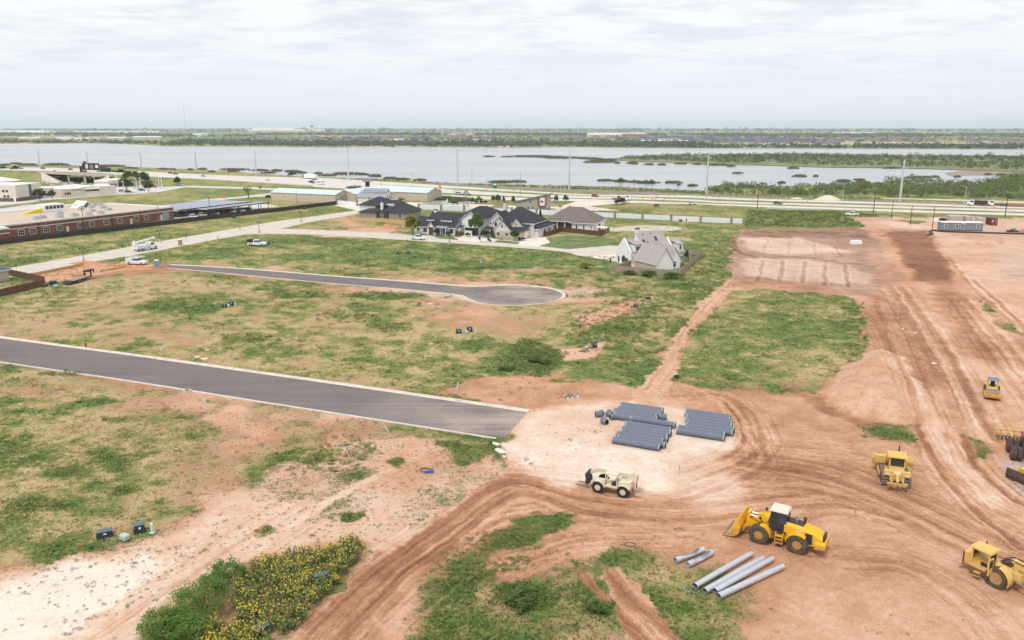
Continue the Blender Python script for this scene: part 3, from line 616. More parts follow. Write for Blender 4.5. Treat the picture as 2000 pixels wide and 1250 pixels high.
def kerb(name,pts,w,label,out=1,h=.15):
    """kerb and gutter along a world polyline; out = side of the kerb"""
    P = np.asarray(pts); T = np.gradient(P,axis=0); T /= np.linalg.norm(T,axis=1)[:,None]; Nn = np.stack([-T[:,1],T[:,0]],1) * out
    mb = MB(); secs = []
    for p,n in zip(P,Nn):
        f = lambda a,z: (p[0] + n[0] * a,p[1] + n[1] * a,z)
        secs.append([f(0,.024),f(w * .62,.028),f(w * .66,h),f(w * .97,h + .005),f(w,-.05),f(0,-.05)])
    mb.loft(secs); return tag(mb.build(name,kerb_m),label,kind='structure')
far_edge = smooth_line(GN([(x,a) for x,a,b in ROAD_A] + [(1030,805)]),6); near_edge = smooth_line(GN([(x,b) for x,a,b in ROAD_A]),6)
kerb('kerb',far_edge,.85,'pale concrete kerb along the far side of the near asphalt street',1)
kerb('kerb',near_edge,.60,'pale concrete kerb along the near side of the near asphalt street',-1)
# second street with round end
CUL = [(330,517.6,523.5),(400,521,529.5),(500,527.5,539),(640,539,552.5),(780,549.5,564),(860,556,571.5),(905,559.5,576)]
ends = [(905,559.5),(930,560.2),(960,558.8),(1000,557.6),(1040,559.5),(1075,564.5),(1095,572),(1098,579),(1085,586.5),(1055,592.5),(1015,596),(975,595.6),(940,591.5),(918,584),(905,577.5),(890,574.6)]
OUT = [(x,a) for x,a,b in CUL[:-1]] + ends[:-1] + [(890,574.6)] + [(x,b) for x,a,b in CUL[:-1]][::-1]
sheet('asphalt_street',OUT,.022,na_.m,'fresh asphalt street ending in a round turning place',3)
ke = smooth_line(GN([(x,a) for x,a,b in CUL[:-1]] + ends + [(x,b) for x,a,b in CUL[:-1]][::-1]),5)
kerb('kerb',ke,.7,'pale kerb round the asphalt turning place',1)
# drives and yards
pale_conc = mat('pale_concrete',(.70,.63,.56),.85,var=.06,scale=.4)
for P,z,lb in [([(893,469),(930,474),(975,468),(920,455),(905,459)][::1],.03,'pale concrete drive in front of the brown double gate'),
              ([(1010,478.5),(1048,482),(1075,474),(1065,463),(1026,462),(1022,466)],.03,'pale concrete drive at the right end of the gabled grey-white house'),
              ([(1150,502),(1205,512),(1240,522),(1232,506),(1205,496)],.03,'pale concrete apron of the white house with beige roof')]:
    sheet('driveway',P,z,pale_conc,lb)
site_pale = mat('packed_caliche',(.70,.60,.50),.95,var=.08,scale=.1)
for P,z,lb in [([(735,400),(800,395),(860,396),(1000,402),(1090,404),(1130,392),(1240,394),(1200,398),(1150,403),(1210,411),(1150,412),(1060,409),(960,410),(850,407),(790,408)],.03,'pale gravel yard round the pond and the sloped-roof building'),
              ([(640,398),(690,402),(735,402),(815,412),(780,415),(700,412)],.035,'pale lane leading in from the gap in the white wall')]:
    sheet('yard',P,z,site_pale,lb)
lot = mat('parking_concrete',(.57,.54,.51),.9,var=.08,scale=.1)
for P,z,lb in [([(340,428),(400,420),(545,403),(520,399),(440,396),(300,404),(340,410)],.03,'concrete parking lot under the metal carports'),
              ([(-100,420),(60,400),(120,400),(160,396),(60,415),(0,430)],.03,'grey asphalt yard behind the brick building'),
              ([(0,402),(120,389),(215,381.5),(300,377),(360,366),(300,364),(200,366),(0,375),(-200,395),(-200,425)],.03,'pale concrete lot round the cream building and dealership'),
              ([(300,367),(355,362.5),(500,366),(640,374),(640,377),(500,369.5),(360,366),(320,370)],.035,'narrow frontage lane below the embankment'),
              ([(360,393),(430,391),(480,386),(530,383),(530,377.5),(460,385)],.035,'pale lane leading to the green-roofed storage building')]:
    sheet('parking_lot',P,z,lot,lb)
lawn = mat('mown_lawn',(.135,.180,.058),.95,var=.4,scale=.22)
for P,lb in [([(848,462.5),(858,466),(898,469),(876,459),(850,456)],'small green lawn of the long white house'),
              ([(893,469),(925,472),(951,463),(935,456)],'green lawn right of the brown gate'),
              ([(965,473),(1012,477.5),(1020,473.5),(972,469)],'narrow green lawn of the gabled grey-white house'),
              ([(1042,479),(1110,487),(1200,479),(1205,468),(1170,461),(1110,460),(1068,466)],'green lawn beside the dark brown fence'),
              ([(1150,503),(1200,515),(1225,521),(1236,528),(1205,526),(1170,518),(1130,508)],'watered lawn in front of the white house'),
              ([(1300,525),(1345,497),(1350,503),(1318,532)],'strip of lawn inside the grey fence')]:
    sheet('lawn',P,.026,lawn,lb)
pond = sheet('pond',[(815,399.5),(830,395.5),(860,392.5),(900,391),(935,392),(940,396),(915,398.5),(870,401)],.05,w_.m,'small grey pond with a fountain',3)

# ================================================================== BUILDINGS
white_wall = mat('white_painted_brick',(.80,.79,.77),.7,var=.03,scale=2)
cream_wall = mat('cream_stucco',(.72,.655,.565),.85,var=.05,scale=.4)
tan_wall = mat('tan_block',(.56,.485,.40),.9,var=.07,scale=1.5)
trim_w = mat('white_trim',(.82,.81,.79),.6)
glass = mat('dark_glass',(.035,.045,.05),.12,spec=.6)
glass_g = mat('teal_glass',(.06,.14,.15),.12,spec=.6)
dark_door = mat('dark_brown_wood',(.10,.055,.038),.7,var=.2,scale=3)
stone_m = mat('tan_stone',(.42,.34,.25),.9,col2=(.58,.50,.41),scale=2.2,bump=.3)
def shingle(name,c,c2):
    s = NT(name); v = s.obj(); n = s.noise(6,3,.7); n2 = s.noise(1.1,3,.6)
    s.set(s.ramp(s.math('ADD',s.math('MULTIPLY',n,.6),s.math('MULTIPLY',n2,.4)),[(.36,c),(.66,c2)]),.9,.2); s.bump(n,.3,.04); return s.m
roof_dark = shingle('charcoal_shingle',(.030,.032,.042),(.065,.066,.078))
roof_brown = shingle('brown_shingle',(.135,.105,.10),(.24,.195,.185))
roof_beige = shingle('beige_shingle',(.35,.305,.295),(.47,.415,.40))
roof_metal = mat('grey_standing_seam',(.34,.36,.42),.45,.3,var=.04,scale=.3)
roof_mint = mat('mint_metal_roof',(.56,.67,.65),.5,var=.05,scale=.2)
brick_m = NT('red_brick'); bt = brick_m.N.new('ShaderNodeTexBrick'); bt.inputs['Scale'].default_value = 1.0; bt.inputs['Color1'].default_value = (.235,.085,.06,1); bt.inputs['Color2'].default_value = (.17,.062,.048,1)
bt.inputs['Mortar'].default_value = (.33,.24,.20,1); bt.inputs['Brick Width'].default_value = .6; bt.inputs['Row Height'].default_value = .22; bt.inputs['Mortar Size'].default_value = .015
mpb = brick_m.N.new('ShaderNodeMapping'); mpb.inputs['Rotation'].default_value = (R(90),0,0); tcb = brick_m.N.new('ShaderNodeTexCoord'); brick_m.link(tcb.outputs['Object'],mpb.inputs[0]); brick_m.link(mpb.outputs[0],bt.inputs['Vector'])
brick_m.set(bt.outputs['Color'],.9,.2); brick_m = brick_m.m
grey_brick = mat('grey_brown_brick',(.33,.275,.255),.9,var=.15,scale=5)

def wall_gable(house,x0,x1,y0,y1,ze,zr,axis,wm,rm,ov=.45,z0=0,tr=trim_w,names=('wall','roof')):
    mb = MB()
    if axis == 'x': mb.prism([(y0,z0),(y1,z0),(y1,ze),((y0 + y1) / 2,zr),(y0,ze)],x0,x1,ax='x')
    else: mb.prism([(x0,z0),(x1,z0),(x1,ze),((x0 + x1) / 2,zr),(x0,ze)],y0,y1,ax='y')
    w = mb.build(names[0],wm,house)
    mb = MB(); th = .16
    a0,a1 = (y0,y1) if axis == 'x' else (x0,x1); b0,b1 = (x0,x1) if axis == 'x' else (y0,y1); mid = (a0 + a1) / 2; sl = (zr - ze) / (mid - a0)
    up = .06
    P = [(a0 - ov,ze - ov * sl + up),(mid,zr + up),(a1 + ov,ze - ov * sl + up),(a1 + ov,ze - ov * sl + up + th),(mid,zr + up + th * 1.25),(a0 - ov,ze - ov * sl + up + th)]
    mb.prism(P,b0 - ov,b1 + ov,ax=axis); r = mb.build(names[1],rm,house)
    if tr:                                                     # pale rake and fascia boards
        mb = MB(); t2 = .05
        for b in (b0 - ov - .03,b1 + ov - .02):
            for s_,e in ((a0,-1),(a1,1)):
                q = [(s_ + e * ov,ze - ov * sl + up - .02),(mid,zr + up - .02),(mid,zr + up + .14),(s_ + e * ov,ze - ov * sl + up + .14)]
                mb.prism(q,b,b + t2,ax=axis)
        for s_,e in ((a0,-1),(a1,1)):
            c = s_ + e * (ov + .02); z = ze - ov * sl + up
            if axis == 'x': mb.box(b0 - ov,b1 + ov,min(c,c + e * .05),max(c,c + e * .05),z - .05,z + .12)
            else: mb.box(min(c,c + e * .05),max(c,c + e * .05),b0 - ov,b1 + ov,z - .05,z + .12)
        mb.build('trim',tr,house)
    return w,r
def wall_hip(house,x0,x1,y0,y1,ze,zr,wm,rm,ov=.5,z0=0,tr=trim_w,walls=True):
    if walls: MB().box(x0,x1,y0,y1,z0,ze).build('wall',wm,house)
    X0,X1,Y0,Y1 = x0 - ov,x1 + ov,y0 - ov,y1 + ov; h = min(X1 - X0,Y1 - Y0) / 2; th = .14
    if X1 - X0 >= Y1 - Y0: ra,rb = (X0 + h,(Y0 + Y1) / 2),(X1 - h,(Y0 + Y1) / 2)
    else: ra,rb = ((X0 + X1) / 2,Y0 + h),((X0 + X1) / 2,Y1 - h)
    mb = MB(); v = [(X0,Y0,ze),(X1,Y0,ze),(X1,Y1,ze),(X0,Y1,ze),(X0,Y0,ze + th),(X1,Y0,ze + th),(X1,Y1,ze + th),(X0,Y1,ze + th),(*ra,zr),(*rb,zr)]
    f = [(3,2,1,0),(0,1,5,4),(1,2,6,5),(2,3,7,6),(3,0,4,7)]
    if X1 - X0 >= Y1 - Y0: f += [(4,5,9,8),(5,6,9),(6,7,8,9),(7,4,8)]
    else: f += [(4,5,8),(5,6,9,8),(6,7,9),(7,4,8,9)]
    mb.add(v,f); r = mb.build('roof',rm,house)
    if tr:
        mb = MB(); e = .03
        mb.box(X0,X1,Y0 - e - .05,Y0 - e,ze - .12,ze + .1); mb.box(X1 + e,X1 + e + .05,Y0,Y1,ze - .12,ze + .1); mb.box(X0 - e - .05,X0 - e,Y0,Y1,ze - .12,ze + .1); mb.build('fascia',tr,house)
    return r
def window(house,face,a,z,w,h,at,fm=trim_w,pm=glass,arch=False,n=1,rows=1):
    """window on a face: '-y' wall at y=at (a = x centre), '-x' or '+x' wall at x=at (a = y centre)"""
    def out(s): # outline
        W,Hh = w / 2 + s,h + s
        if not arch: return [(a - W,z - s),(a + W,z - s),(a + W,z + Hh),(a - W,z + Hh)]
        return [(a - W,z - s),(a + W,z - s)] + [(a + W * math.cos(t),z + Hh - W + W * math.sin(t)) for t in np.linspace(0,math.pi,7)]
    ax = 'y' if face in ('-y','+y') else 'x'; sg = -1 if face[0] == '-' else 1
    lo,hi = sorted((at + sg * .002,at + sg * .06)); fr_ = MB().prism(out(.10),lo,hi,ax=ax).build('window',fm,house)
    pw = w / n; ph = h / rows
    for k in range(n):
        for j in range(rows if not arch else 1):
            lo2,hi2 = sorted((at + sg * .045,at + sg * .075)); mb = MB()
            if arch: mb.prism(out(-.03),lo2,hi2,ax=ax)
            else: mb.prism([(a - w / 2 + k * pw + .04,z + j * ph + .04),(a - w / 2 + (k + 1) * pw - .04,z + j * ph + .04),(a - w / 2 + (k + 1) * pw - .04,z + (j + 1) * ph - .04),(a - w / 2 + k * pw + .04,z + (j + 1) * ph - .04)],lo2,hi2,ax=ax)
            mb.build('pane',pm,fr_)
    return fr_
def chimney(house,x,y,z0,z1,w,m,cap=True):
    c = MB().box(x - w / 2,x + w / 2,y - w / 2,y + w / 2,z0,z1).build('chimney',m,house)
    if cap: MB().box(x - w / 2 - .12,x + w / 2 + .12,y - w / 2 - .12,y + w / 2 + .12,z1 - .02,z1 + .28,tx=.08,ty=.08).build('chimney_cap',dark_door,c)
def house(name,label,px,rz=None,cat='house'):
    return thing(name,label,cat,G(*px),RZ_U if rz is None else rz)

# --- long white house with dormers
h = house('white_house','long white house with charcoal roof, two flat dormers and a two-storey garage wing',(810,456))
wall_gable(h,0,17.2,0,10,3.0,6.0,'x',white_wall,roof_dark)
wall_gable(h,4.2,17.6,3.4,12.5,4.7,7.6,'x',white_wall,roof_dark)
for xa,nwin in ((5.0,2),(11.2,3)):                        # shed dormers
    wd = 1.25 * nwin; d = MB().box(xa,xa + wd,2.1,5.5,3.6,5.05).build('dormer',white_wall,h)
    MB().prism([(1.5,5.15),(6.5,5.75),(6.5,5.9),(1.5,5.32)],xa - .5,xa + wd + .5,ax='x').build('dormer_roof',roof_dark,d); MB().box(xa - .55,xa + wd + .55,1.42,1.49,5.08,5.36).build('fascia',trim_w,d)
    for k in range(nwin):
        MB().box(xa + .35 + k * 1.25,xa + .95 + k * 1.25,2.04,2.12,4.35,4.95).build('pane',glass,d)
wall_gable(h,6.6,9.4,-1.6,4,3.1,4.9,'y',white_wall,roof_dark)          # entrance gable
MB().box(7.0,9.0,-1.66,-1.55,.1,3.0).build('entrance',dark_door,h)
mb = MB(); mb.prism([(-1.9,2.75),(0.2,3.25),(0.2,3.4),(-1.9,2.92)],9.6,14.6,ax='x'); mb.build('porch_roof',roof_metal,h)
for x in (10,12,14.3): MB().box(x - .14,x + .14,-1.75,-1.47,0,2.74).build('porch_post',white_wall,h)
window(h,'-y',4.6,.9,1.3,1.5,0,dark_door,glass,True); window(h,'-y',15.9,.9,1.4,1.5,0,dark_door,glass,True)
window(h,'-y',1.6,1.3,.6,.8,0,dark_door); window(h,'-y',11.0,.3,1.0,2.1,0,dark_door); window(h,'-y',13.2,.6,1.2,1.8,0,dark_door)
wall_gable(h,17.9,26.2,4.5,16,5.9,8.7,'y',white_wall,roof_dark)        # garage wing
window(h,'-y',21.8,4.0,1.6,1.8,4.5,dark_door,glass,False,2)
MB().box(19.6,25.0,4.42,4.52,.05,2.7).build('garage_shade_panel',mat('garage_shade',(.035,.035,.04),.9),h)  # solid dark slab; shade inside the garage put into its colour
MB().box(17.3,18.6,2.2,9,0,2.9,tx=0).build('wall',white_wall,h); MB().prism([(16.9,2.9),(19.2,3.5),(19.2,3.65),(16.9,3.05)],1.8,9).build('roof',roof_dark,h)
window(h,'-y',17.45,4.4,.01,.01,3.4) if False else None
wall_hip(h,11,29.5,13,28,5.2,9.6,white_wall,roof_dark)
wall_hip(h,24,33,15,27,4.2,7.4,white_wall,roof_dark)
chimney(h,5.2,8,7.0,8.6,.9,white_wall); chimney(h,31.0,17,5,8.4,.9,white_wall,False)
mb = MB(); mb.cyl((28.4,16.5,7.0),(28.4,16.4,7.5),.04); mb.cyl((28.3,16.2,7.5),(28.45,16.4,7.65),.42,.2,10); mb.build('satellite_dish',trim_w,h)
# gate and low walls of its drive
t = thing('double_gate','brown timber double gate across the drive of the long white house','gate',G(886,459.5),RZ_U)
for k in range(2):
    lf = MB(); lf.box(k * 2.25 + .05,k * 2.25 + 2.15,-.06,.06,.15,.3); lf.box(k * 2.25 + .05,k * 2.25 + 2.15,-.06,.06,1.5,1.65)
    lf.box(k * 2.25 + .05,k * 2.25 + 2.15,-.03,.03,.25,1.55); o = lf.build('gate_leaf',dark_door,t)
    br = MB(); br.M = None; br.add([(k * 2.25 + .1,-.09,.3),(k * 2.25 + .3,-.09,.3),(k * 2.25 + 2.1,-.09,1.5),(k * 2.25 + 1.9,-.09,1.5),(k * 2.25 + .1,-.06,.3),(k * 2.25 + .3,-.06,.3),(k * 2.25 + 2.1,-.06,1.5),(k * 2.25 + 1.9,-.06,1.5)],[(0,1,2,3),(7,6,5,4),(0,4,5,1),(1,5,6,2),(2,6,7,3),(3,7,4,0)]); br.build('brace',mat('tan_wood',(.30,.19,.11),.8,var=.15),o)
o = MB().box(0,3.1,-.15,.15,0,1.9).box(-.05,3.15,-.2,.2,1.9,1.98).build('garden_wall',white_wall); o.location = G(907.5,460.3); o.rotation_euler.z = RZ_U; tag(o,'short white wall right of the brown double gate','wall')

# --- gabled grey-white house
gw = mat('pale_grey_stucco',(.66,.635,.60),.85,var=.04,scale=1)
h = house('gabled_house','two-storey pale house with stacked white-trimmed gables and charcoal roof',(955,461))
wall_hip(h,1.5,17.5,1.5,15.5,5.2,10.6,gw,roof_dark)
wall_hip(h,10.5,19.2,2.0,19.5,3.2,7.0,gw,roof_dark)
wall_gable(h,.2,7.0,-.4,8,5.6,9.0,'y',gw,roof_dark,.4); wall_gable(h,2.2,6.4,-1.2,4,5.2,7.2,'y',gw,roof_dark,.35)
wall_gable(h,3.8,10.4,-4.0,4,3.1,6.4,'y',gw,roof_dark,.4); wall_gable(h,9.3,13.6,-.6,5,4.6,6.9,'y',gw,roof_dark,.35)
MB().box(3.75,12.5,-4.06,-3.99,0,2.7).build('stone_facing',mat('pale_stone',(.50,.44,.37),.9,var=.15,scale=3),h)
MB().box(10.4,15.5,-3.2,4,0,3.0).build('wall',stone_m,h); MB().prism([(-3.7,2.95),(2.4,4.9),(2.4,5.1),(-3.7,3.1)],10.3,16.1,ax='x').build('roof',roof_dark,h)
MB().prism([(-2.6,3.0),(0.6,3.7),(0.6,3.85),(-2.6,3.15)],-.9,4.2,ax='x').build('porch_roof',roof_dark,h)
for x in (-.5,1.5,3.4): MB().box(x - .15,x + .15,-2.4,-2.1,0,3.0).build('porch_post',trim_w,h)
window(h,'-y',7.1,3.9,.7,1.3,-4.0); window(h,'-y',5.6,1.0,1.3,1.3,-4.06,trim_w,glass,False,2); window(h,'-y',9.0,1.0,1.3,1.3,-4.06,trim_w,glass,False,2); window(h,'-y',12.6,1.0,1.2,1.3,-3.2,trim_w,glass,False,2)
window(h,'-y',3.4,3.9,1.0,1.7,-1.2,trim_w,glass,True); window(h,'-y',5.2,3.9,1.0,1.7,-1.2,trim_w,glass,True); window(h,'-y',11.4,4.6,.6,.9,-.6,trim_w,glass,True); window(h,'-y',.9,4.4,.6,1.1,-.4)
window(h,'-y',1.5,.3,1.6,2.2,1.5 - 1.9,dark_door,glass)
MB().box(15.45,15.56,-2.6,2.6,.1,2.4).build('garage_door',trim_w,h)
window(h,'+x',9,1.2,1.4,1.3,19.2); window(h,'+x',14,1.0,1.4,1.6,19.2)
chimney(h,3.0,9,8,12.0,1.3,gw)

# --- dark hipped house
h = house('hipped_house','brick house with sweeping black hip roof behind a new yellow fence',(703,424.5))
wall_hip(h,6,23.5,0,15,3.1,7.8,grey_brick,roof_dark,.6,tr=None); wall_hip(h,1.2,10,-2.2,5,2.8,4.3,grey_brick,roof_dark,.6,tr=None)
MB().box(-1.5,7.0,2.2,14,0,5.4).build('wall',white_wall,h); wall_hip(h,-1.5,13,2.2,15,5.4,9.0,white_wall,roof_dark,.6,walls=False,tr=None)
wall_hip(h,16,25.8,-1.0,9,3.0,6.2,grey_brick,roof_dark,.6,tr=None)
chimney(h,11.3,1.0,3,7.2,1.0,white_wall); d = MB().box(12.5,16.0,3.0,6,5.2,6.2).build('dormer',white_wall,h)
for k in range(3): MB().box(12.75 + k * 1.15,13.35 + k * 1.15,2.94,3.02,5.4,6.0).build('pane',glass,d)
window(h,'-y',9.8,.7,2.0,1.5,-1.5,dark_door); window(h,'-y',21.5,.6,1.6,2.0,-1.0,trim_w,glass,False,2)
MB().box(12.6,15.8,-.06,.0,.1,2.9).build('porch_shade_panel',mat('porch_shade',(.05,.045,.045),.9),h)  # dark sheet on the wall, shade under the porch given as colour
for x in (12.7,14.2,15.7): MB().box(x - .1,x + .1,-1.2,-1.0,0,3.05).build('porch_post',mat('tan_wood',(.30,.19,.11),.8),h)

# --- brown roofed house
h = house('brown_roofed_house','white house with broad brown hip roof inside a dark brown fence',(1064,446.5))
wall_hip(h,0,21,0,15,3.3,8.6,white_wall,roof_brown,.7); wall_hip(h,12.5,21.6,-3.2,9,3.3,7.0,white_wall,roof_brown,.7)
MB().box(1.5,12,-.07,.0,.1,2.9).build('porch_shade_panel',MATS['porch_shade'],h)  # porch shade painted as a thin dark sheet, no recess behind
for x in (2.2,5.4,8.6,11.8): MB().box(x - .18,x + .18,-.3,-.05,0,3.25).build('porch_post',trim_w,h)
window(h,'-y',14.5,.8,.7,1.7,-3.2,trim_w); window(h,'-y',17.5,.5,.6,2.0,-3.2,trim_w); window(h,'-y',20.5,.9,.4,1.3,-3.2,trim_w)
window(h,'+x',4.5,.2,2.4,2.4,21.6,trim_w,dark_door)
chimney(h,3.5,9,5,8.4,1.0,white_wall); 
for x,y in ((5.5,5.5),(9.5,6.6),(12.5,6.0)): MB().box(x,x + .4,y,y + .4,6.6,7.4 + (y - 5.5) * .6).build('roof_vent',dark_door,h)

# --- white house with beige roof
h = house('white_gabled_house','tall white house with steep beige roofs, parapet gables and skylights inside a grey fence',(1277,530),R(26.4))
ww = mat('bright_white_stucco',(.84,.84,.84),.7,var=.02,scale=2)
wall_gable(h,3.6,12.6,9.4,19.0,3.4,9.3,'x',ww,roof_beige,.35)
wall_gable(h,-.6,5.4,-1.7,8.6,2.6,6.9,'y',ww,roof_beige,.35)
wall_gable(h,5.6,9.8,.6,12,2.9,6.4,'y',ww,roof_beige,.35)
wall_gable(h,.3,7,11.9,19.2,3.7,7.2,'x',ww,roof_beige,.05,tr=None)
MB().prism([(11.55,0),(19.5,0),(19.5,3.9),(15.55,7.75),(11.55,3.9)],-.05,.35,ax='x').build('gable_wall',ww,h)
wall_gable(h,9,18,9.5,16.5,3.5,6.9,'x',ww,roof_beige,.3)
MB().prism([(9.2,0),(16.8,0),(16.8,3.7),(13,7.5),(9.2,3.7)],13.9,14.4,ax='x').build('gable_wall',ww,h)
MB().box(-.68,-.61,-1.5,8.2,0,2.2).build('stone_facing',stone_m,h)
MB().box(1.2,7,9.1,12,0,2.6).build('porch_shade',tan_wall,h)
for y in (13.2,15.5,17.8): window(h,'-x',y,.15,.9,1.9,-.05,ww,dark_door,True)
d = MB().box(1.2,3.5,11.4,14.5,3.9,6.0).build('dormer',ww,h); MB().prism([(11.0,6.05),(15.5,6.9),(15.5,7.05),(11.0,6.2)],.9,3.8,ax='x').build('dormer_roof',roof_beige,d)
window(h,'-y',2.3,4.3,1.3,1.2,11.4,ww,glass,False,2)
d = MB().box(15.2,17.2,9.0,12.0,3.4,5.7).build('dormer',ww,h); MB().prism([(8.7,5.7),(12.6,6.5),(12.6,6.65),(8.7,5.85)],14.9,17.5,ax='x').build('dormer_roof',roof_beige,d)
window(h,'-y',16.2,4.0,.7,1.3,9.0,ww,glass)
d = MB().box(10.4,12.8,8.6,11,3.3,5.2).build('dormer',ww,h); MB().prism([(8.3,5.2),(11.6,6.1),(11.6,6.25),(8.3,5.35)],10.2,13.0,ax='x').build('dormer_roof',roof_beige,d)
window(h,'-y',11.6,3.7,1.7,1.1,8.6,ww,glass_g)
sl_ = (9.3 - 3.4) / 4.8
for x,y in ((4.8,11.9),(9.4,12.4)):
    z = 3.4 + (y - 9.4) * sl_ + .26; mb = MB(); n_ = Vector((0,-sl_,1)).normalized(); t_ = Vector((0,1,sl_)).normalized()
    c = Vector((x,y,z)); mb.add([c + Vector((sx_ * .42,0,0)) + t_ * (ty_ * .75) + n_ * zz for zz in (-.05,.1) for sx_,ty_ in ((-1,-1),(1,-1),(1,1),(-1,1))],[(0,1,2,3),(4,5,6,7),(0,1,5,4),(1,2,6,5),(2,3,7,6),(3,0,4,7)]); mb.build('skylight',glass,h)
for x,y in ((5.2,13.4),(8.2,13.5),(6.0,11.6)): MB().cyl((x,y,5),(x,y,3.4 + (y - 9.4) * sl_ + .7),.12,n=8).build('roof_vent',dark_door,h)
chimney(h,3.9,14.4,6,10.3,1.0,ww)
MB().box(5.4,5.55,-1.0,.2,.1,2.2).build('door',dark_door,h); window(h,'-y',7.7,.7,.9,1.6,.6,ww,glass)
mb = MB(); mb.box(11.2,14.5,2.5,5.5,2.5,2.65); [mb.box(a,a + .12,b,b + .12,0,2.5) for a in (11.3,14.3) for b in (2.6,5.3)]; mb.build('pergola',dark_door,h)

# --- house at the left edge
h = house('blue_roofed_house','corner of a house with blue-grey roof and porch at the left edge',(-122,566),RZ_U)
wall_hip(h,-12,4.5,4,16,2.9,6.8,tan_wall,mat('blue_grey_shingle',(.12,.14,.19),.9,var=.25,scale=5),.6)
wall_hip(h,-4,7.4,2.0,8,2.9,4.4,tan_wall,MATS['blue_grey_shingle'],.5,walls=False)
for x in (0,7.2): MB().box(x - .12,x + .12,2.2,2.45,0,2.9).build('porch_post',trim_w,h)
MB().box(.5,1.7,3.0,4.0,0,1.1).box(2.4,4.2,3.0,3.9,0,.8).build('patio_furniture',mat('dark_wicker',(.06,.045,.04),.8),h)

# --- brick school-like building with flat roof
F = Frame((27,467),(340,427)); LB = F.w
h = thing('brick_building','long red brick building with flat tan roof and white bands behind the dark fence','building',F.o,F.rz)
flat_roof = mat('tan_flat_roof',(.56,.44,.36),.95,var=.08,scale=.15)
outl = [(0,0),(LB,0),(LB,42),(LB - 14,46),(18,46),(-40,40),(-40,-9),(-7,-9),(-5,0)]
mb = MB(); mb.prism(outl,0,5.0,ax='z'); mb.build('wall',brick_m,h)
rf = MB().prism([(a * 1.0,b) for a,b in outl],5.004,5.05,ax='z').build('roof',flat_roof,h)
mb = MB()
for a,b in zip(outl,outl[1:] + outl[:1]):
    A = Vector((*a,0)); B = Vector((*b,0)); d = (B - A).normalized(); n_ = Vector((d.y,-d.x,0))
    for z0,z1,w_o,w_i in ((5.0,5.55,.12,.45),(3.55,3.8,.10,-.005)):
        q = [A + n_ * w_o - d * w_o,B + n_ * w_o + d * w_o,B - n_ * w_i,A - n_ * w_i]
        mb.add([(*v.xy,z) for z in (z0,z1) for v in q],[(3,2,1,0),(4,5,6,7),(0,1,5,4),(1,2,6,5),(2,3,7,6),(3,0,4,7)])
mb.build('white_band',trim_w,h)
for px in (43,66,92,118,158,181,209,235,268,287): 
    a = float(np.interp(px,[27,340],[0,1])); xx = F.x(px,467 - a * 40); window(h,'-y',xx,1.1,2.3,1.9,0,trim_w,glass,False,3,2)
for px in (133,257,316): 
    a = float(np.interp(px,[27,340],[0,1])); xx = F.x(px,467 - a * 40); MB().box(xx - .6,xx + .6,-.08,-.01,.05,2.3).build('door',cream_wall,h)
xx = F.x(326,429); MB().box(xx - 1.7,xx + 1.7,-.08,-.01,.05,3.3).build('roller_door',mat('grey_shutter',(.33,.37,.42),.6),h)
for px in (78,163,220,276): xx = F.x(px,467 - (px - 27) / 313 * 40); MB().box(xx - .12,xx + .12,-.2,-.04,.3,4.9).build('downpipe',dark_door,h)
ac = MB(); ac.box(-1.3,1.3,-1,1,0,1.0,tx=.15,ty=.1); ac.box(-.8,.8,-.7,.7,1.0,1.35,tx=.1,ty=.1); ac.cyl((-.55,0,1.35),(-.55,0,1.5),.4,n=10); acm = ac.mesh('rooftop_unit',mat('galvanised_sheet',(.48,.49,.49),.5,.2,var=.12))
for px,py in ((107,409),(154,406),(161,412),(176,402),(181,407),(188,402),(198,402),(204,408),(215,413),(184,416),(177,424),(200,420),(150,426),(120,429),(87,430),(120,421),(75,433),(80,414)):
    part('rooftop_unit',acm,h,(F.x(px,py + 21),F.y(px,py + 21),5.05),(0,0,random.uniform(-.1,.1)))
# yellow roofed hall and glazed clerestory rising from the roof
ylw = mat('yellow_canopy',(.72,.58,.03),.6)
x0,y0 = F.x(30,446),F.y(30,446); x1 = F.x(72,438)
MB().prism([(x0 + 4,5.0),(x1,5.0),(x1 + .6,6.8),(x1 - 3,6.4),(x0 + 6,5.5)],y0 + 1,y0 + 3).build('yellow_canopy',ylw,h)
o = MB().box(x1 + 1.5,x1 + 10.5,y0 + 1,y0 + 7,5.0,8.2).build('clerestory',trim_w,h)
for k in range(5): MB().box(x1 + 1.9 + k * 1.7,x1 + 3.2 + k * 1.7,y0 + .92,y0 + 1.0,6.3,7.6).build('pane',glass,o)
mb = MB(); mb.prism([(x1 + 20,5.0),(x1 + 27,5.0),(x1 + 23.5,8.0)],34,41); o = mb.build('roof_lantern',trim_w,h); MB().prism([(x1 + 21,5.4),(x1 + 26,5.4),(x1 + 23.5,7.5)],33.9,33.98).build('pane',glass_g,o)

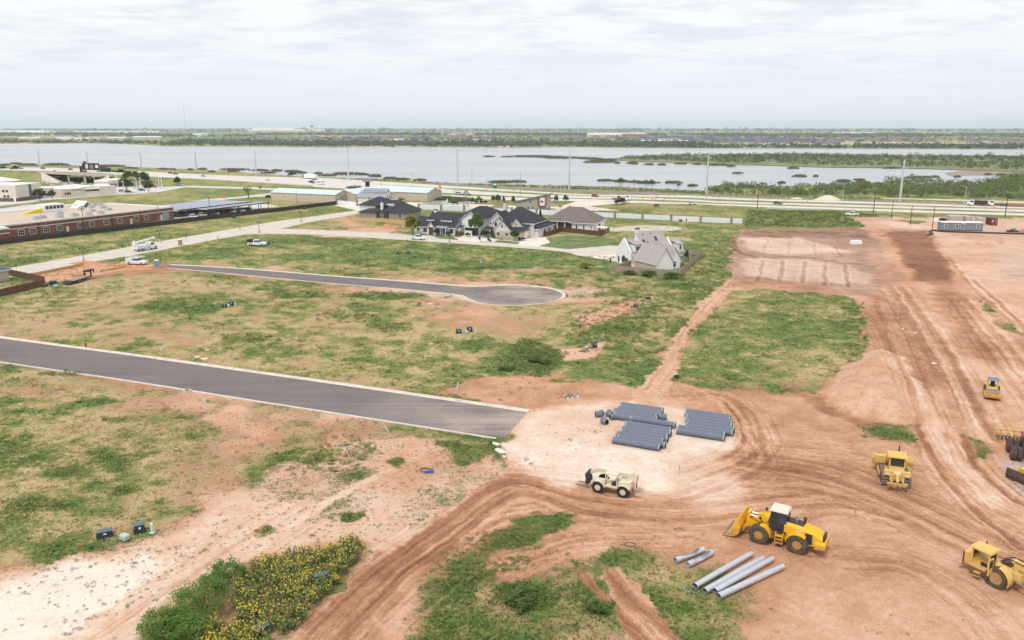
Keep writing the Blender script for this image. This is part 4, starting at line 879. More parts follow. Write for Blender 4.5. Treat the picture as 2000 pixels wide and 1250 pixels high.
# --- metal carports
steel_d = mat('dark_brown_steel',(.06,.045,.04),.6)
def carport(a,b,d,z,lb,n=6):
    F = Frame(a,b); t = thing('carport',lb,'carport',F.o,F.rz)
    MB().prism([(0,z),(F.w,z),(F.w,z + .25),(0,z + .25)],0,d).build('roof',roof_metal,t)
    MB().box(0,F.w,-.06,-.01,z - .15,z + .3).build('fascia',steel_d,t)
    for k in range(n):
        for y in (.8,d - .8): MB().box((k + .03) * F.w / (n - .9),(k + .03) * F.w / (n - .9) + .22,y,y + .22,0,z - .002).build('column',steel_d,t)
    return F,t
FC1,c1 = carport((352,425),(492,407.5),26,3.3,'wide grey metal carport beside the end of the brick building',7)
MB().box(-16,0,10,36,3.55,3.8).build('roof',roof_metal,c1)
FC2,c2 = carport((404,423.5),(528,407.5),6.5,3.1,'narrow grey metal carport along the dark fence',7)
for o in (c2,): o.location.z = 0

# --- storage building with mint roof
F = Frame((530,391),(655,397)); h = thing('storage_building','long tan storage building with pale mint metal roof','building',F.o,F.rz)
wall_gable(h,0,F.w,0,14,4.4,6.2,'x',tan_wall,roof_mint,.3,tr=None); wall_gable(h,F.w - 9,F.w + 6,10,34,4.2,6.4,'y',tan_wall,roof_mint,.3,tr=None)
wall_gable(h,F.w + 2,F.w + 40,30,46,4.6,6.8,'x',tan_wall,roof_mint,.3,tr=None)
for k in range(9): MB().box(2 + k * 4.6,2.7 + k * 4.6,-.1,-.01,2.9,3.2).build('wall_lamp',trim_w,h)
MB().box(F.w - .02,F.w + .08,4.5,8.5,.1,3.6).build('roller_door',MATS['grey_shutter'],h)
# --- barn-like cream building
F = Frame((699,400),(742,401.5)); h = thing('barn_building','cream barn-like building with raised ridge roof left of the pond','building',F.o,RZ_U + R(4))
wall_gable(h,0,16,0,11,4.6,7.0,'x',cream_wall,roof_metal,.5); wall_gable(h,1.5,15,3.4,7.8,7.0,8.3,'x',cream_wall,roof_metal,.3)
for k in range(8): MB().box(2.2 + k * 1.6,3.2 + k * 1.6,3.3,3.41,6.95,7.45).build('pane',glass,h)
for y in (3.4,5.5,7.6): window(h,'+x',y,3.6,.7,1.9,16,trim_w,glass)
for y in (3.0,8.0): window(h,'+x',y,.6,1.8,1.7,16,trim_w,glass)
window(h,'-y',7,1.8,.7,2.2,0,trim_w,glass); MB().prism([(16,3.6),(19,2.6),(19,2.75),(16,3.75)],1,10).build('porch_roof',roof_metal,h)
for y in (1.2,9.8): MB().box(18.7,18.9,y,y + .2,0,2.7).build('porch_post',trim_w,h)
# --- modern building with mono-pitch roof
F = Frame((1007,411),(1066,412.5)); h = thing('modern_building','grey modern building with single sloping roof and timber panels','building',F.o,F.rz)
gp = mat('grey_panel',(.40,.385,.365),.8,var=.04); wood_p = mat('timber_panel',(.33,.15,.07),.7,var=.2,scale=2)
MB().prism([(0,0),(F.w,0),(F.w,7.6),(0,3.9)],0,12).build('wall',gp,h); MB().prism([(-.6,3.85),(F.w + 1,7.8),(F.w + 1,8.05),(-.6,4.1)],-.5,12.5).build('roof',mat('dark_roof_sheet',(.10,.105,.12),.6),h)
w_ = F.w; MB().box(w_ - 4.4,w_ - 3.0,-.08,-.01,2.6,6.6).build('timber_panel',wood_p,h); MB().box(w_ - 3,w_ - .6,-.07,-.01,2.6,6.8).build('white_panel',trim_w,h); MB().box(w_ - .6,w_ + .5,-.1,-.01,2.6,7.4).build('timber_panel',wood_p,h)
MB().box(w_ + .02,w_ + .1,0,11,0,6.8).build('glass_front',mat('blue_grey_glass',(.10,.12,.15),.2,spec=.6),h)
for xx in (2.2,6.5,8.7): window(h,'-y',xx,1.0,.9,.9,0,gp,glass)
window(h,'-y',7.6,4.0,.8,.8,0,gp,glass); MB().box(w_ - 3.6,w_ - .4,-1.2,-.01,2.4,2.6).build('canopy',steel_d,h); window(h,'-y',w_ - 2.0,4.4,1.4,.5,-.07,dark_door,glass,False,3)

# --- cream complex at the left
F = Frame((33.6,394),(83,387)); h = thing('cream_building','cream flat-roofed two-storey block at the left edge with tall teal window strip','building',F.o,F.rz)
MB().box(0,F.w,0,40,0,9.0).build('wall',cream_wall,h); MB().box(-.05,F.w + .05,-.05,40,.0,2.0).build('brick_base',mat('brown_brick',(.17,.10,.085),.9,var=.15,scale=4),h)
MB().box(.4,F.w - .4,.4,39.6,9.002,9.08).build('roof',mat('white_membrane',(.78,.77,.75),.8),h)
xx = F.x(60,390); o = MB().box(xx - 1.2,xx + 1.2,-.12,-.06,.6,8.6).build('window_strip',steel_d,h)
for k in range(6): MB().box(xx - 1.0,xx + 1.0,-.16,-.11,.8 + k * 1.3,1.85 + k * 1.3).build('pane',glass_g,o)
for y,z in ((5.0,5.2),(7.0,5.2),(4.6,2.3),(6.6,2.3)): window(h,'-x',y,z,1.4,1.2,0,tan_wall,glass)
MB().box(-.12,-.06,.5,1.7,.1,2.6).build('door',trim_w,h)
F = Frame((83,389),(228,379.5)); h = thing('cream_wing','low cream flat-roofed wing with entrance recess beside the parking lot','building',F.o,F.rz)
mem = MATS['white_membrane']; xb,xc,xd,xe = F.x(119,386.5),F.x(167,383.5),F.x(195,381.6),F.w
MB().box(-14,xb,9,30,0,5.6).build('wall',cream_wall,h); MB().box(xb,xc,-1.0,30,0,5.0).build('wall',mat('sand_stucco',(.63,.55,.46),.85,var=.04,scale=.5),h); MB().box(xc,xd,3.0,30,0,5.4).build('wall',MATS['sand_stucco'],h); MB().box(xd,xe,0,18,0,5.4).build('wall',cream_wall,h)
MB().box(xc,xd,-1.2,-.9,0,2.8).build('screen_wall',cream_wall,h); MB().box(xc - 8,xd,-1.0,3.2,4.0,4.5).build('canopy',trim_w,h)
for a,b,y0_,y1_,zz in ((-14,xb,9,30,5.6),(xb,xc,-1,30,5.0),(xc,xd,3,30,5.4),(xd,xe,0,18,5.4)): MB().box(a + .3,b - .3,y0_ + .3,y1_ - .3,zz + .002,zz + .06).build('roof',mem,h)
for px in (127,134,140): xx = F.x(px,386); window(h,'-y',xx,1.6,1.1,1.5,-1.0,trim_w,glass)
for px,py in ((97,352),(105,357),(120,350),(130,354),(143,352),(165,353),(180,356),(75,353),(88,349)):
    part('rooftop_unit',acm,h,(F.x(px,py + 24),F.y(px,py + 24),5.3),(0,0,.1),(.8,.8,1.0))
F = Frame((-60,376),(60,366)); h = thing('rear_hall','low white roofed halls behind the cream block','building',F.o,F.rz)
wall_hip(h,16,56,20,50,4,8.5,cream_wall,mem,.5,tr=None); MB().box(-10,40,0,18,0,5.2).build('wall',tan_wall,h); MB().box(-9.6,39.6,.4,17.6,5.2,5.3).build('roof',mem,h)
mat('pale_blue_sheet',(.55,.60,.68),.7)
# red-banded shop and restaurant row near the underpass
for a,b,d,z,m1,lb in (((40,350.5),(86,346.5),14,4.2,mat('red_metal',(.42,.035,.04),.6),'low red-banded shop below the left embankment'),((66,352),(98,349.5),12,4.0,trim_w,'small white shop with red lettering near the underpass'),((212,366.5),(250,362.5),10,5.0,trim_w,'white dealership office with red band under the embankment')):
    F = Frame(a,b); h = thing('shop_building',lb,'shop',F.o,F.rz); MB().box(0,F.w,0,d,0,z - 1.2).build('wall',cream_wall,h); MB().box(-.4,F.w + .4,-.5,d + .4,z - 1.2,z).build('fascia',m1,h)
    MB().box(F.w * .45,F.w * .85,-.56,-.51,z - .9,z - .3).build('lettering',MATS['red_metal'] if m1 is trim_w else trim_w,h)
    for k in range(4): MB().box(F.w * (.1 + k * .22),F.w * (.26 + k * .22),-.06,-.01,.4,2.3).build('window',glass,h)
# --- overpass
F = Frame((86,337.5),(205,343.5)); 
z7 = 7.0; A,B = G(80,328,z7),G(80,335.5,z7); A2,B2 = G(212,331,z7),G(212,341,z7)
br = thing('overpass','concrete road overpass with sloped abutment above the dark underpass','bridge',(0,0,0))
con = mat('bridge_concrete',(.56,.48,.41),.9,var=.08,scale=.2)
nb = (B - A).normalized(); L_ = (B2 - B); Ld = L_.normalized()
def PT(s,d,z): v = B + L_ * s + nb * d; return (v.x,v.y,z)
mb = MB(); mb.add([PT(-.05,1.0,5.6),PT(1.05,1.0,5.6),PT(1.05,1.0,7.02),PT(-.05,1.0,7.02),PT(-.05,-26,5.6),PT(1.05,-26,5.6),PT(1.05,-26,7.02),PT(-.05,-26,7.02)],[(0,1,2,3),(7,6,5,4),(0,4,5,1),(3,2,6,7),(0,3,7,4),(1,5,6,2)]); mb.build('deck',con,br)
mb = MB(); mb.add([PT(-.05,1.05,7.0),PT(1.05,1.05,7.0),PT(1.05,1.05,7.9),PT(-.05,1.05,7.9),PT(-.05,.75,7.0),PT(1.05,.75,7.0),PT(1.05,.75,7.9),PT(-.05,.75,7.9)],[(0,1,2,3),(7,6,5,4),(0,4,5,1),(3,2,6,7),(0,3,7,4),(1,5,6,2)]); mb.build('parapet',con,br)
for s in (.42,.66):
    for d in (-2,-9,-16,-23): p = PT(s,d,0); MB().cyl(p,(p[0],p[1],5.6),.8,n=10).build('pier',con,br)
def abut(s0,s1):
    mb = MB(); mb.add([PT(s0,2,6.9),PT(s1,14,0),PT(s0,20,0),PT(s1,-26,0),PT(s0,-26,5.6),PT(s0 + (s0 - s1) * .1,2,0),PT(s0 + (s0 - s1) * .1,-26,0)],[(0,1,2),(0,4,3,1),(0,2,5),(4,6,3),(0,5,6,4)]); mb.build('abutment',con,br)
abut(.0,.32); abut(1.0,.78)
# --- guard rail along the raised carriageway
gr_ = thing('guard_rail','long metal guard rail along the raised carriageway','guard rail',(0,0,0))
gal = mat('galvanised_steel',(.50,.51,.52),.45,.6,var=.08)
secs = [(-150,330),(0,333),(100,336),(200,340),(300,346),(400,351),(500,357),(610,364)]
Q = [G(x,y,zdeck(x)) for x,y in secs]; mb = MB(); pm = MB().box(-.08,.08,-.08,.08,-.6,.62).mesh('post',gal)
for a,b in zip(Q[:-1],Q[1:]):
    mb.cyl(a + Vector((0,0,.6)),b + Vector((0,0,.6)),.17,n=4); n_ = int((b - a).length / 6)
    for k in range(n_): part('post',pm,gr_,a.lerp(b,k / n_))
mb.build('rail',gal,gr_)

# ================================================================== WALLS AND FENCES
def px_path(P): return [G(*p) for p in P]
def fence(name,label,P,hgt,m,mp=None,step=2.44,picket=.15,thick=.03,post_h=None,cat='fence',frame=False):
    """panels of boards between posts along ground pixels"""
    t = thing(name,label,cat,G(*P[0])); o = t.location.copy(); Q = [q - o for q in px_path(P)]
    nb = max(2,int(step / picket)); mb = MB(); rnd = random.Random(5)
    for k in range(nb): mb.box(k / nb + .002 / step,(k + 1) / nb - .05 / nb,-thick / 2,thick / 2,.06,hgt - rnd.uniform(0,.04))
    mb.box(0,1,thick / 2 + .002,thick / 2 + .05,.3,.4); mb.box(0,1,thick / 2 + .002,thick / 2 + .05,hgt - .45,hgt - .35)
    pan = mb.mesh('panel',m); pst = MB().box(-.06,.06,-.06,.06,0,(post_h or hgt + .06)).mesh('post',mp or m)
    for a,b in zip(Q[:-1],Q[1:]):
        d = b - a; L_ = d.length; n = max(1,round(L_ / step)); rz = math.atan2(d.y,d.x)
        for k in range(n):
            p = a + d * (k / n); part('panel',pan,t,p,(0,0,rz),(L_ / n,1,1)); part('post',pst,t,p + Vector((0,0,0)),(0,0,rz))
    part('post',pst,t,Q[-1]); return t
fence_dk = mat('weathered_dark_board',(.060,.052,.048),.9,var=.35,scale=1.6); fence_br = mat('brown_stained_board',(.135,.068,.045),.85,var=.3,scale=1.4)
fence_new = mat('new_cedar_board',(.66,.43,.22),.8,var=.15,scale=1.2); fence_gry = mat('grey_weathered_board',(.37,.285,.24),.9,var=.2,scale=1.3); fence_ch = mat('chestnut_board',(.15,.082,.05),.85,var=.22,scale=1.4)
fence('long_dark_fence','very long weathered dark board fence behind the brick building and carports',[(-120,494),(0,478.6),(150,460.5),(312,441),(400,430),(500,418.5),(610,405.5),(657,400)],2.0,fence_dk)
fence('stained_fence','chestnut brown board fence round the yard at the left edge',[(-60,524),(0,534.5),(88,553.5),(84,560),(0,580),(-80,600)],1.9,fence_ch)
fence('cedar_fence','new yellow cedar fence in front of the black-roofed house',[(685,432),(745,434),(775,437.5),(815,440),(836,425.5)],1.8,fence_new)
fence('brown_fence','dark brown board fence round the brown-roofed house',[(1027,459.5),(1040,459.8),(1070,461.6),(1096,452.5),(1130,456.2),(1174,461.3),(1190,452.5)],1.9,fence_br)
fence('brown_fence','dark brown board fence between the long white house and the gabled house',[(923,461),(942,453),(951,448)],1.9,fence_br)
fence('grey_fence','greyed board fence round the yard of the white house with beige roof',[(1232,520),(1202,531.5),(1250,535.5),(1327,541),(1371,500.5),(1330,497)],1.9,fence_gry)
# white wall of panels and stone pillars
wp = mat('white_panel_wall',(.76,.79,.82),.6,var=.02,scale=.5); pil = mat('brown_stone_pillar',(.30,.245,.19),.9,var=.3,scale=3,bump=.3)
def panel_wall(label,pts):
    t = thing('panel_wall',label,'wall',G(*pts[0])); o = t.location.copy()
    pm_ = MB().box(0,1,-.06,.06,.05,2.25).mesh('panel',wp); pp = MB().box(-.45,.45,-.45,.45,0,2.7).box(-.52,.52,-.52,.52,2.7,2.85).mesh('pillar',pil)
    for a,b in zip(pts[:-1],pts[1:]):
        A = G(*a) - o; B = G(*b) - o; d = B - A; n = 6 if d.length > 7 else 3; rz = math.atan2(d.y,d.x)
        for k in range(n): part('panel',pm_,t,A + d * (k / n) + d.normalized() * .02,(0,0,rz),(d.length / n - .04,1,1))
        part('pillar',pp,t,A,(0,0,rz))
    part('pillar',pp,t,G(*pts[-1]) - o); return t
panel_wall('white panel wall with stone pillars left of the entrance gap',[(659,399.3),(698,403),(740,405),(783,407)])
panel_wall('long white panel wall with stone pillars behind the houses',[(818,408.8),(862,411),(907,413),(953,415),(1000,416.6),(1048,418.6),(1098,420.6),(1149,423),(1201,425.6),(1255,428.2),(1311,431),(1368,434),(1428,436.3),(1452,437)])
for a,b in (((783,408),(800,409.5)),((802,410),(816,409.5))):
    F = Frame(a,b); mb = MB(); x = 0; rr = random.Random(3)
    while x < F.w:
        w = rr.uniform(.5,1.2); hgt = rr.uniform(.8,1.3); mb.box(x,x + w,-.4,.4,0,hgt,tx=.1,ty=.1); x += w + .02
    o = mb.build('stone_wall',mat('orange_boulder',(.56,.42,.32),.9,var=.2,scale=1.2)); o.location = F.o; o.rotation_euler.z = F.rz; tag(o,'low rough stone wall at the %s side of the entrance gap' % ('left' if a[0] < 790 else 'right'),'wall')

# ================================================================== ROAD VEHICLES
tyre = mat('tyre_rubber',(.028,.027,.027),.9,var=.2,scale=4); rimm = mat('wheel_metal',(.45,.45,.46),.4,.5); blk = mat('black_plastic',(.03,.03,.032),.7); chrome = mat('bright_metal',(.6,.61,.63),.3,.8)
tail = mat('red_lens',(.35,.02,.02),.4); lampm = mat('clear_lens',(.75,.75,.72),.2)
PAINT = {'white': (.80,.80,.80),'silver': (.48,.49,.50),'grey': (.20,.21,.22),'black': (.025,.026,.03),'red': (.33,.025,.035),'blue': (.04,.07,.18),'tan': (.46,.38,.28),'maroon': (.17,.02,.03)}
def paint(c): return mat('paint_' + c,PAINT[c],.3,0,spec=.5)
def sec(x,w,z0,z1,c=.14): return [(x,-w,z0),(x,w,z0),(x,w,z1 - c),(x,w - c,z1),(x,-w + c,z1),(x,-w,z1 - c)]
WHEEL = {}
def wheel_mesh(r,w,rim=None,n=16):
    k = (r,w,rim.name if rim else '')
    if k not in WHEEL:
        mb = MB(); mb.cyl((0,-w / 2,0),(0,w / 2,0),r,n=n,m=0); mb.cyl((0,-w / 2 - .012,0),(0,w / 2 + .012,0),r * .58,n=n,m=1); mb.cyl((0,-w / 2 - .05,0),(0,w / 2 + .05,0),r * .2,n=8,m=1)
        WHEEL[k] = mb.mesh('wheel',[tyre,rim or rimm],True)
    return WHEEL[k]
def wheels(t,xs,y,r,w,rim=None):
    for x in xs:
        for s in (-1,1): part('wheel',wheel_mesh(r,w,rim),t,(x,s * y,r))
CARM = {}
def car(kind,colour,px,py,toward,label,z=0.0,group=None,cat=None,scale=1.0):
    """toward = pixel the nose points to"""
    p = G(px,py,z); q = G(*toward,z); rz = math.atan2(q.y - p.y,q.x - p.x)
    t = thing({'pickup': 'pickup_truck','suv': 'suv','sedan': 'car','van': 'van'}[kind],label,cat or {'pickup': 'pickup','suv': 'suv','sedan': 'car','van': 'van'}[kind],p + Vector((0,0,.10 if z else .03)),rz,group); t.scale = (scale,) * 3
    key = (kind,colour)
    if key not in CARM:
        b = MB(); g = MB(); rf = MB(); l = MB()
        if kind == 'pickup':
            b.loft([sec(2.9,.82,.5,.95),sec(2.8,.95,.38,1.08),sec(1.35,.97,.36,1.18),sec(-1.0,.97,.36,1.16)]); b.loft([sec(-1.02,.97,.4,1.14,.05),sec(-2.85,.96,.45,1.14,.05)])
            b.box(-2.7,-1.15,-.78,.78,1.141,1.15,0); g.loft([[(x,y,z) for x,y,z in ((1.3,-.85,1.15),(1.3,.85,1.15),(.55,.7,1.78),(.55,-.7,1.78))],[(x,y,z) for x,y,z in ((-1.0,-.85,1.15),(-1.0,.85,1.15),(-.85,.7,1.78),(-.85,-.7,1.78))]])
            rf.box(-.95,.62,-.74,.74,1.781,1.86,tx=.08,ty=.08); rf.box(-.98,-.72,-.87,.87,1.1,1.79,ty=.14); l.box(2.82,2.93,-.78,-.45,.72,.92); l.box(2.82,2.93,.45,.78,.72,.92)
            bed = MB(); bed.box(-2.68,-1.18,-.76,.76,1.152,1.16)
        elif kind == 'van':
            b.loft([sec(3.1,.8,.5,.95),sec(3.0,.95,.38,1.15),sec(2.3,1.0,.36,1.45),sec(1.7,1.02,.36,2.45),sec(-3.2,1.02,.4,2.5),sec(-3.3,.98,.5,2.4)]); g.box(-2.9,1.5,-1.035,1.035,1.5,2.15); g.loft([[(2.32,-.85,1.47),(2.32,.85,1.47),(1.8,.85,2.3),(1.8,-.85,2.3)],[(2.2,-.85,1.4),(2.2,.85,1.4),(1.68,.85,2.2),(1.68,-.85,2.2)]]); l.box(3.02,3.13,-.75,-.45,.75,.95); l.box(3.02,3.13,.45,.75,.75,.95); bed = None
        else:
            hh = 1.72 if kind == 'suv' else 1.43; zb = 1.05 if kind == 'suv' else .92; xr = -2.2 if kind == 'suv' else -1.55
            b.loft([sec(2.35,.72,.45,.75),sec(2.25,.88,.34,.88),sec(1.0,.92,.32,zb),sec(-1.9,.92,.32,zb + .03),sec(-2.35,.82,.42,zb - .05)])
            g.loft([[(1.05,-.82,zb),(1.05,.82,zb),(.25,.64,hh - .05),(.25,-.64,hh - .05)],[(xr - .1,-.82,zb),(xr - .1,.82,zb),(xr + .35,.64,hh - .05),(xr + .35,-.64,hh - .05)]])
            rf.box(xr + .28,.35,-.67,.67,hh - .049,hh + .03,tx=.08,ty=.06); l.box(2.2,2.31,-.75,-.45,.6,.78); l.box(2.2,2.31,.45,.75,.6,.78); bed = None
        CARM[key] = (b.mesh('body',paint(colour),True),g.mesh('windows',glass),rf.mesh('cab_roof',paint(colour)) if rf.f else None,l.mesh('headlights',lampm),bed.mesh('bed_floor',blk) if bed else None)
    names = ('body','windows','cab_roof','headlight','bed_floor')
    for nme,me_ in zip(names,CARM[key]):
        if me_ is not None: part(nme,me_,t)
    wx = {'pickup': (1.85,-1.8),'van': (2.1,-2.0),'suv': (1.45,-1.4),'sedan': (1.45,-1.4)}[kind]; wheels(t,wx,.86 if kind != 'van' else .9,.39 if kind != 'sedan' else .33,.26)
    return t
ZD = lambda px: zdeck(px)
def hw(kind,col,px,py,lb,left=False,z=None):
    zz = ZD(px) if z is None else z; return car(kind,col,px,py,(px + (-40 if left else 40),py + (-2.1 if left else 2.1)),lb,zz,'cars on the main road')
hw('sedan','blue',84,330.5,'small blue car on the raised road left of the underpass',z=7); hw('sedan','blue',138,332.5,'dark blue car on the overpass above the underpass',z=7); hw('van','white',180,330.8,'white van at the right end of the overpass',True,z=7)
hw('sedan','maroon',333,339.5,'dark red car on the raised road ahead of a black one'); hw('sedan','black',343,341,'black car close behind the dark red car'); hw('sedan','silver',397,345.5,'silver car alone on the raised road')
hw('sedan','white',523,353,'white car on the main road left of the long white trailer'); hw('pickup','black',609,357.5,'black pickup alongside the long white trailer'); hw('van','white',627,360.5,'white passenger van behind the long white trailer')
hw('pickup','white',892,376,'white pickup beyond another white pickup on the main road',True); hw('suv','silver',897,380.5,'silver suv nearest the pond on the main road'); hw('suv','red',1163,385.2,'red suv on the main road'); hw('suv','white',1353,399.8,'white suv on the frontage road near the black sign',False); hw('sedan','black',1519,399,'black car on the main road right of the tall black pole')
car('sedan','black',1072,389,(1110,391),'black car just behind the sloped roof building',group='cars on the main road')
car('pickup','white',817,468,(850,470.5),'white pickup parked at the kerb before the long white house'); car('suv','white',908,457.5,(945,461),'white car parked in the garage opening of the long white house')
for i,(k,c,x,y) in enumerate([('suv','black',346,424),('suv','silver',358,420.5),('pickup','silver',371,419),('suv','white',378,426),('suv','silver',396,423),('suv','black',386,418),('suv','grey',409,420),('suv','white',420,419.2),('suv','black',431,418),('pickup','red',445,416.3),('suv','white',452,415.5),('sedan','silver',466,414),('suv','white',471,413.2),('suv','black',478,412.5),('suv','grey',486,411.8),('sedan','red',400,418)]):
    car(k,c,x,y,(x + 30,y + 2),'%s %s, number %d from the brick building under the carports' % ({'suv': c + ' suv','pickup': c + ' pickup','sedan': c + ' car'}[k],'parked',i + 1) if False else '%s parked %s' % ({'suv': c + ' suv','pickup': c + ' pickup','sedan': c + ' car'}[k],['against the end wall of the brick building','second in from the brick building under the carport','under the carport behind the lone white suv','in the open before the carport, by the dark fence','under the carport right of the lone white suv','deep under the wide carport','under the narrow carport near its left end','under the narrow carport left of a black suv','under the narrow carport left of a red pickup','under the narrow carport, only red pickup there','just right of the red pickup under the carport','between two white ones under the narrow carport','left of the last two under the narrow carport','second from the right end under the narrow carport','last at the right end under the narrow carport','deep in the shade of the wide carport'][i]),group='cars under the carports')
for i,(k,c,x,y,lb) in enumerate([('sedan','grey',238,374.5,'grey car parked by the corner of the cream wing'),('sedan','black',250,375.5,'black car parked under the big dealership tree'),('sedan','white',268,368.5,'white car in the dealership row'),('sedan','black',277,372.5,'black car at the edge of the dealership lot'),('suv','maroon',283,363.5,'dark red suv in the dealership row'),('suv','white',276,364.5,'white suv in the back of the dealership row'),('sedan','silver',303,363,'silver car at the back right of the dealership'),('sedan','white',311,366,'white car at the right end of the dealership'),('sedan','maroon',300,366.3,'dark red car near the right end of the dealership'),('suv','white',354,362.8,'white suv by the lone round tree on the lane')]):
    car(k,c,x,y,(x + 30,y + 1),lb,group='cars at the dealership')
car('suv','black',526,386.5,(560,384),'black suv beside the left end of the storage building')
wp_ = car('pickup','white',1664,421,(1630,420),'white pickup hitched to a trailer at the site entrance')

def truck_cab(t,x,col='white',w=1.2,hood=True,h=2.7):
    """conventional cab with hood; x = rear of the cab"""
    pm_ = paint(col); b = MB()
    if hood: b.loft([sec(x + 3.2,w * .8,.6,1.35),sec(x + 3.1,w * .9,.55,1.55),sec(x + 1.7,w * .92,.55,1.75)])
    b.loft([sec(x + 1.75,w,.6,1.8),sec(x,w,.6,1.8)]); b.build('cab',pm_,t)
    g = MB(); g.loft([[(x + 1.7,-w + .08,1.75),(x + 1.7,w - .08,1.75),(x + 1.35,w - .16,h - .15),(x + 1.35,-w + .16,h - .15)],[(x + .12,-w + .08,1.75),(x + .12,w - .08,1.75),(x + .2,w - .16,h - .15),(x + .2,-w + .16,h - .15)]]); g.build('windows',glass,t)
    r = MB(); r.box(x,x + 1.45,-w + .05,w - .05,h - .148,h,tx=.1,ty=.1); r.box(x,x + .2,-w + .02,w - .02,1.7,h - .1); r.build('cab_roof',pm_,t); MB().box(x + 3.05,x + 3.22,-.5,.5,.75,1.3).build('grille',blk,t)
def heavy(name,label,px,py,toward,cat='truck',z=None):
    zz = 0 if z is None else z; p = G(px,py,zz); q = G(*toward,zz); return thing(name,label,cat,p + Vector((0,0,.12 if zz or py < 425 else .03)),math.atan2(q.y - p.y,q.x - p.x))
# semi trailer
t = heavy('semi_truck','tan semi truck pulling a long white box trailer on the main road',606,351,(566,348.6)); t.location.z = .2
truck_cab(t,6.5,'tan',1.25,True,3.4); MB().box(-7.5,6.0,-1.28,1.28,1.1,4.0).build('trailer',mat('white_trailer',(.82,.82,.82),.5),t); MB().box(-7,9,-.5,.5,.55,1.09).build('chassis',blk,t); wheels(t,(8.9,5.0,3.8,-5.2,-6.4),1.1,.5,.3)
# flatbed on the main road
t = heavy('flatbed_truck','white flatbed truck on the main road right of the red suv',1216,391.5,(1256,393)); truck_cab(t,1.8,'white',1.1); MB().box(-6.5,1.6,-1.2,1.2,1.0,1.25).build('flatbed',mat('grey_deck',(.28,.27,.27),.8),t); MB().box(-3,-1.6,-.5,.5,1.25,2.3).build('load',blk,t); MB().box(-6,4,-.4,.4,.55,.99).build('chassis',blk,t); wheels(t,(3.9,-3,-4.2),1.0,.48,.28)
# dump trucks
for px,py,lb,bed in ((1906,402,'white dump truck with dark tipper bed parked beside the new lane',True),(1945,402.8,'white truck with bare dark chassis parked behind the dump truck',False)):
    t = heavy('dump_truck' if bed else 'tractor_truck',lb,px,py,(px - 40,py - 1.3)); truck_cab(t,1.2,'white',1.2,True,2.9)
    if bed: mb = MB(); mb.prism([(.9,1.1),(.9,2.7),(-5.2,2.7),(-5.0,1.1)],-1.25,1.25); mb.build('tipper_bed',mat('dark_maroon_steel',(.055,.03,.03),.7),t)
    MB().box(-5.2,3.5,-.45,.45,.6,1.08).build('chassis',blk,t); wheels(t,(3.4,-2.4,-3.7),1.05,.5,.3)
# trailer behind the pickup at the site entrance
def flat_trailer(t,L_,w,z,axles,m,deck,rails=True):
    MB().box(-L_ / 2,L_ / 2,-w / 2,w / 2,z - .12,z).build('deck',deck,t)
    fr_ = MB(); fr_.box(-L_ / 2,L_ / 2,-w / 2 - .08,-w / 2,z - .25,z + .02); fr_.box(-L_ / 2,L_ / 2,w / 2,w / 2 + .08,z - .25,z + .02); fr_.box(-L_ / 2,L_ / 2,-.4,-.25,z - .35,z - .13); fr_.box(-L_ / 2,L_ / 2,.25,.4,z - .35,z - .13); fr_.build('frame',m,t)
    for x in axles:
        for s in (-1,1): part('wheel',wheel_mesh(.36,.25),t,(x,s * (w / 2 - .02),.36))
t = heavy('flat_trailer','low black flat trailer behind the white pickup at the site entrance',1695,422,(1665,421),'trailer'); flat_trailer(t,7.5,2.2,.75,(-1.0,0,1.0),blk,blk)
# bucket truck
t = heavy('bucket_truck','white utility bucket truck with folded boom on the side street',286,488.5,(312,484)); truck_cab(t,.9,'white',1.15,True,2.6)
MB().box(-4.6,.7,-1.2,1.2,.9,2.0).build('utility_body',paint('white'),t); 
for k in range(4):
    for s in (-1,1): MB().box(-4.4 + k * 1.25,-3.3 + k * 1.25,*sorted((s * 1.2,s * 1.23)),1.0,1.85).build('locker_door',mat('white_door',(.72,.72,.71),.4),t)
MB().box(-4.6,3.6,-.45,.45,.55,.89).build('chassis',blk,t); bm_ = MB(); bm_.cyl((-3.6,0,2.0),(-3.6,0,3.0),.45,n=10); bm_.build('turret',paint('white'),t)
bm_ = MB(); bm_.M = None; a,b = Vector((-4.4,.2,2.9)),Vector((3.8,.2,3.7)); bm_.cyl(a,b,.34,.28,8); bm_.build('boom',paint('white'),t); MB().box(3.4,4.1,-.15,.55,3.3,4.0,tx=-.03,ty=-.03).build('bucket',paint('white'),t); MB().box(-4.9,-4.3,-.6,.6,2.0,3.6,tx=.1,ty=.1).build('boom_cradle',paint('white'),t); wheels(t,(3.0,-2.2),1.0,.5,.35)
# pickup with ladder rack
t = car('pickup','white',268,516.5,(300,517.3),'white service pickup with roof rack parked behind the red dirt mound'); t.scale = (1.08,) * 3
MB().box(-2.8,-1.1,-.98,.98,1.15,1.7).build('tool_boxes',paint('white'),t); rk = MB()
for s in (-.8,.8): rk.box(-2.9,2.3,s - .05,s + .05,2.15,2.25); [rk.box(x,x + .06,s - .03,s + .03,1.2,2.15) for x in (-2.7,-1.2)]
rk.box(-2.9,2.4,-.25,.25,2.26,2.36); rk.build('ladder_rack',paint('white'),t)
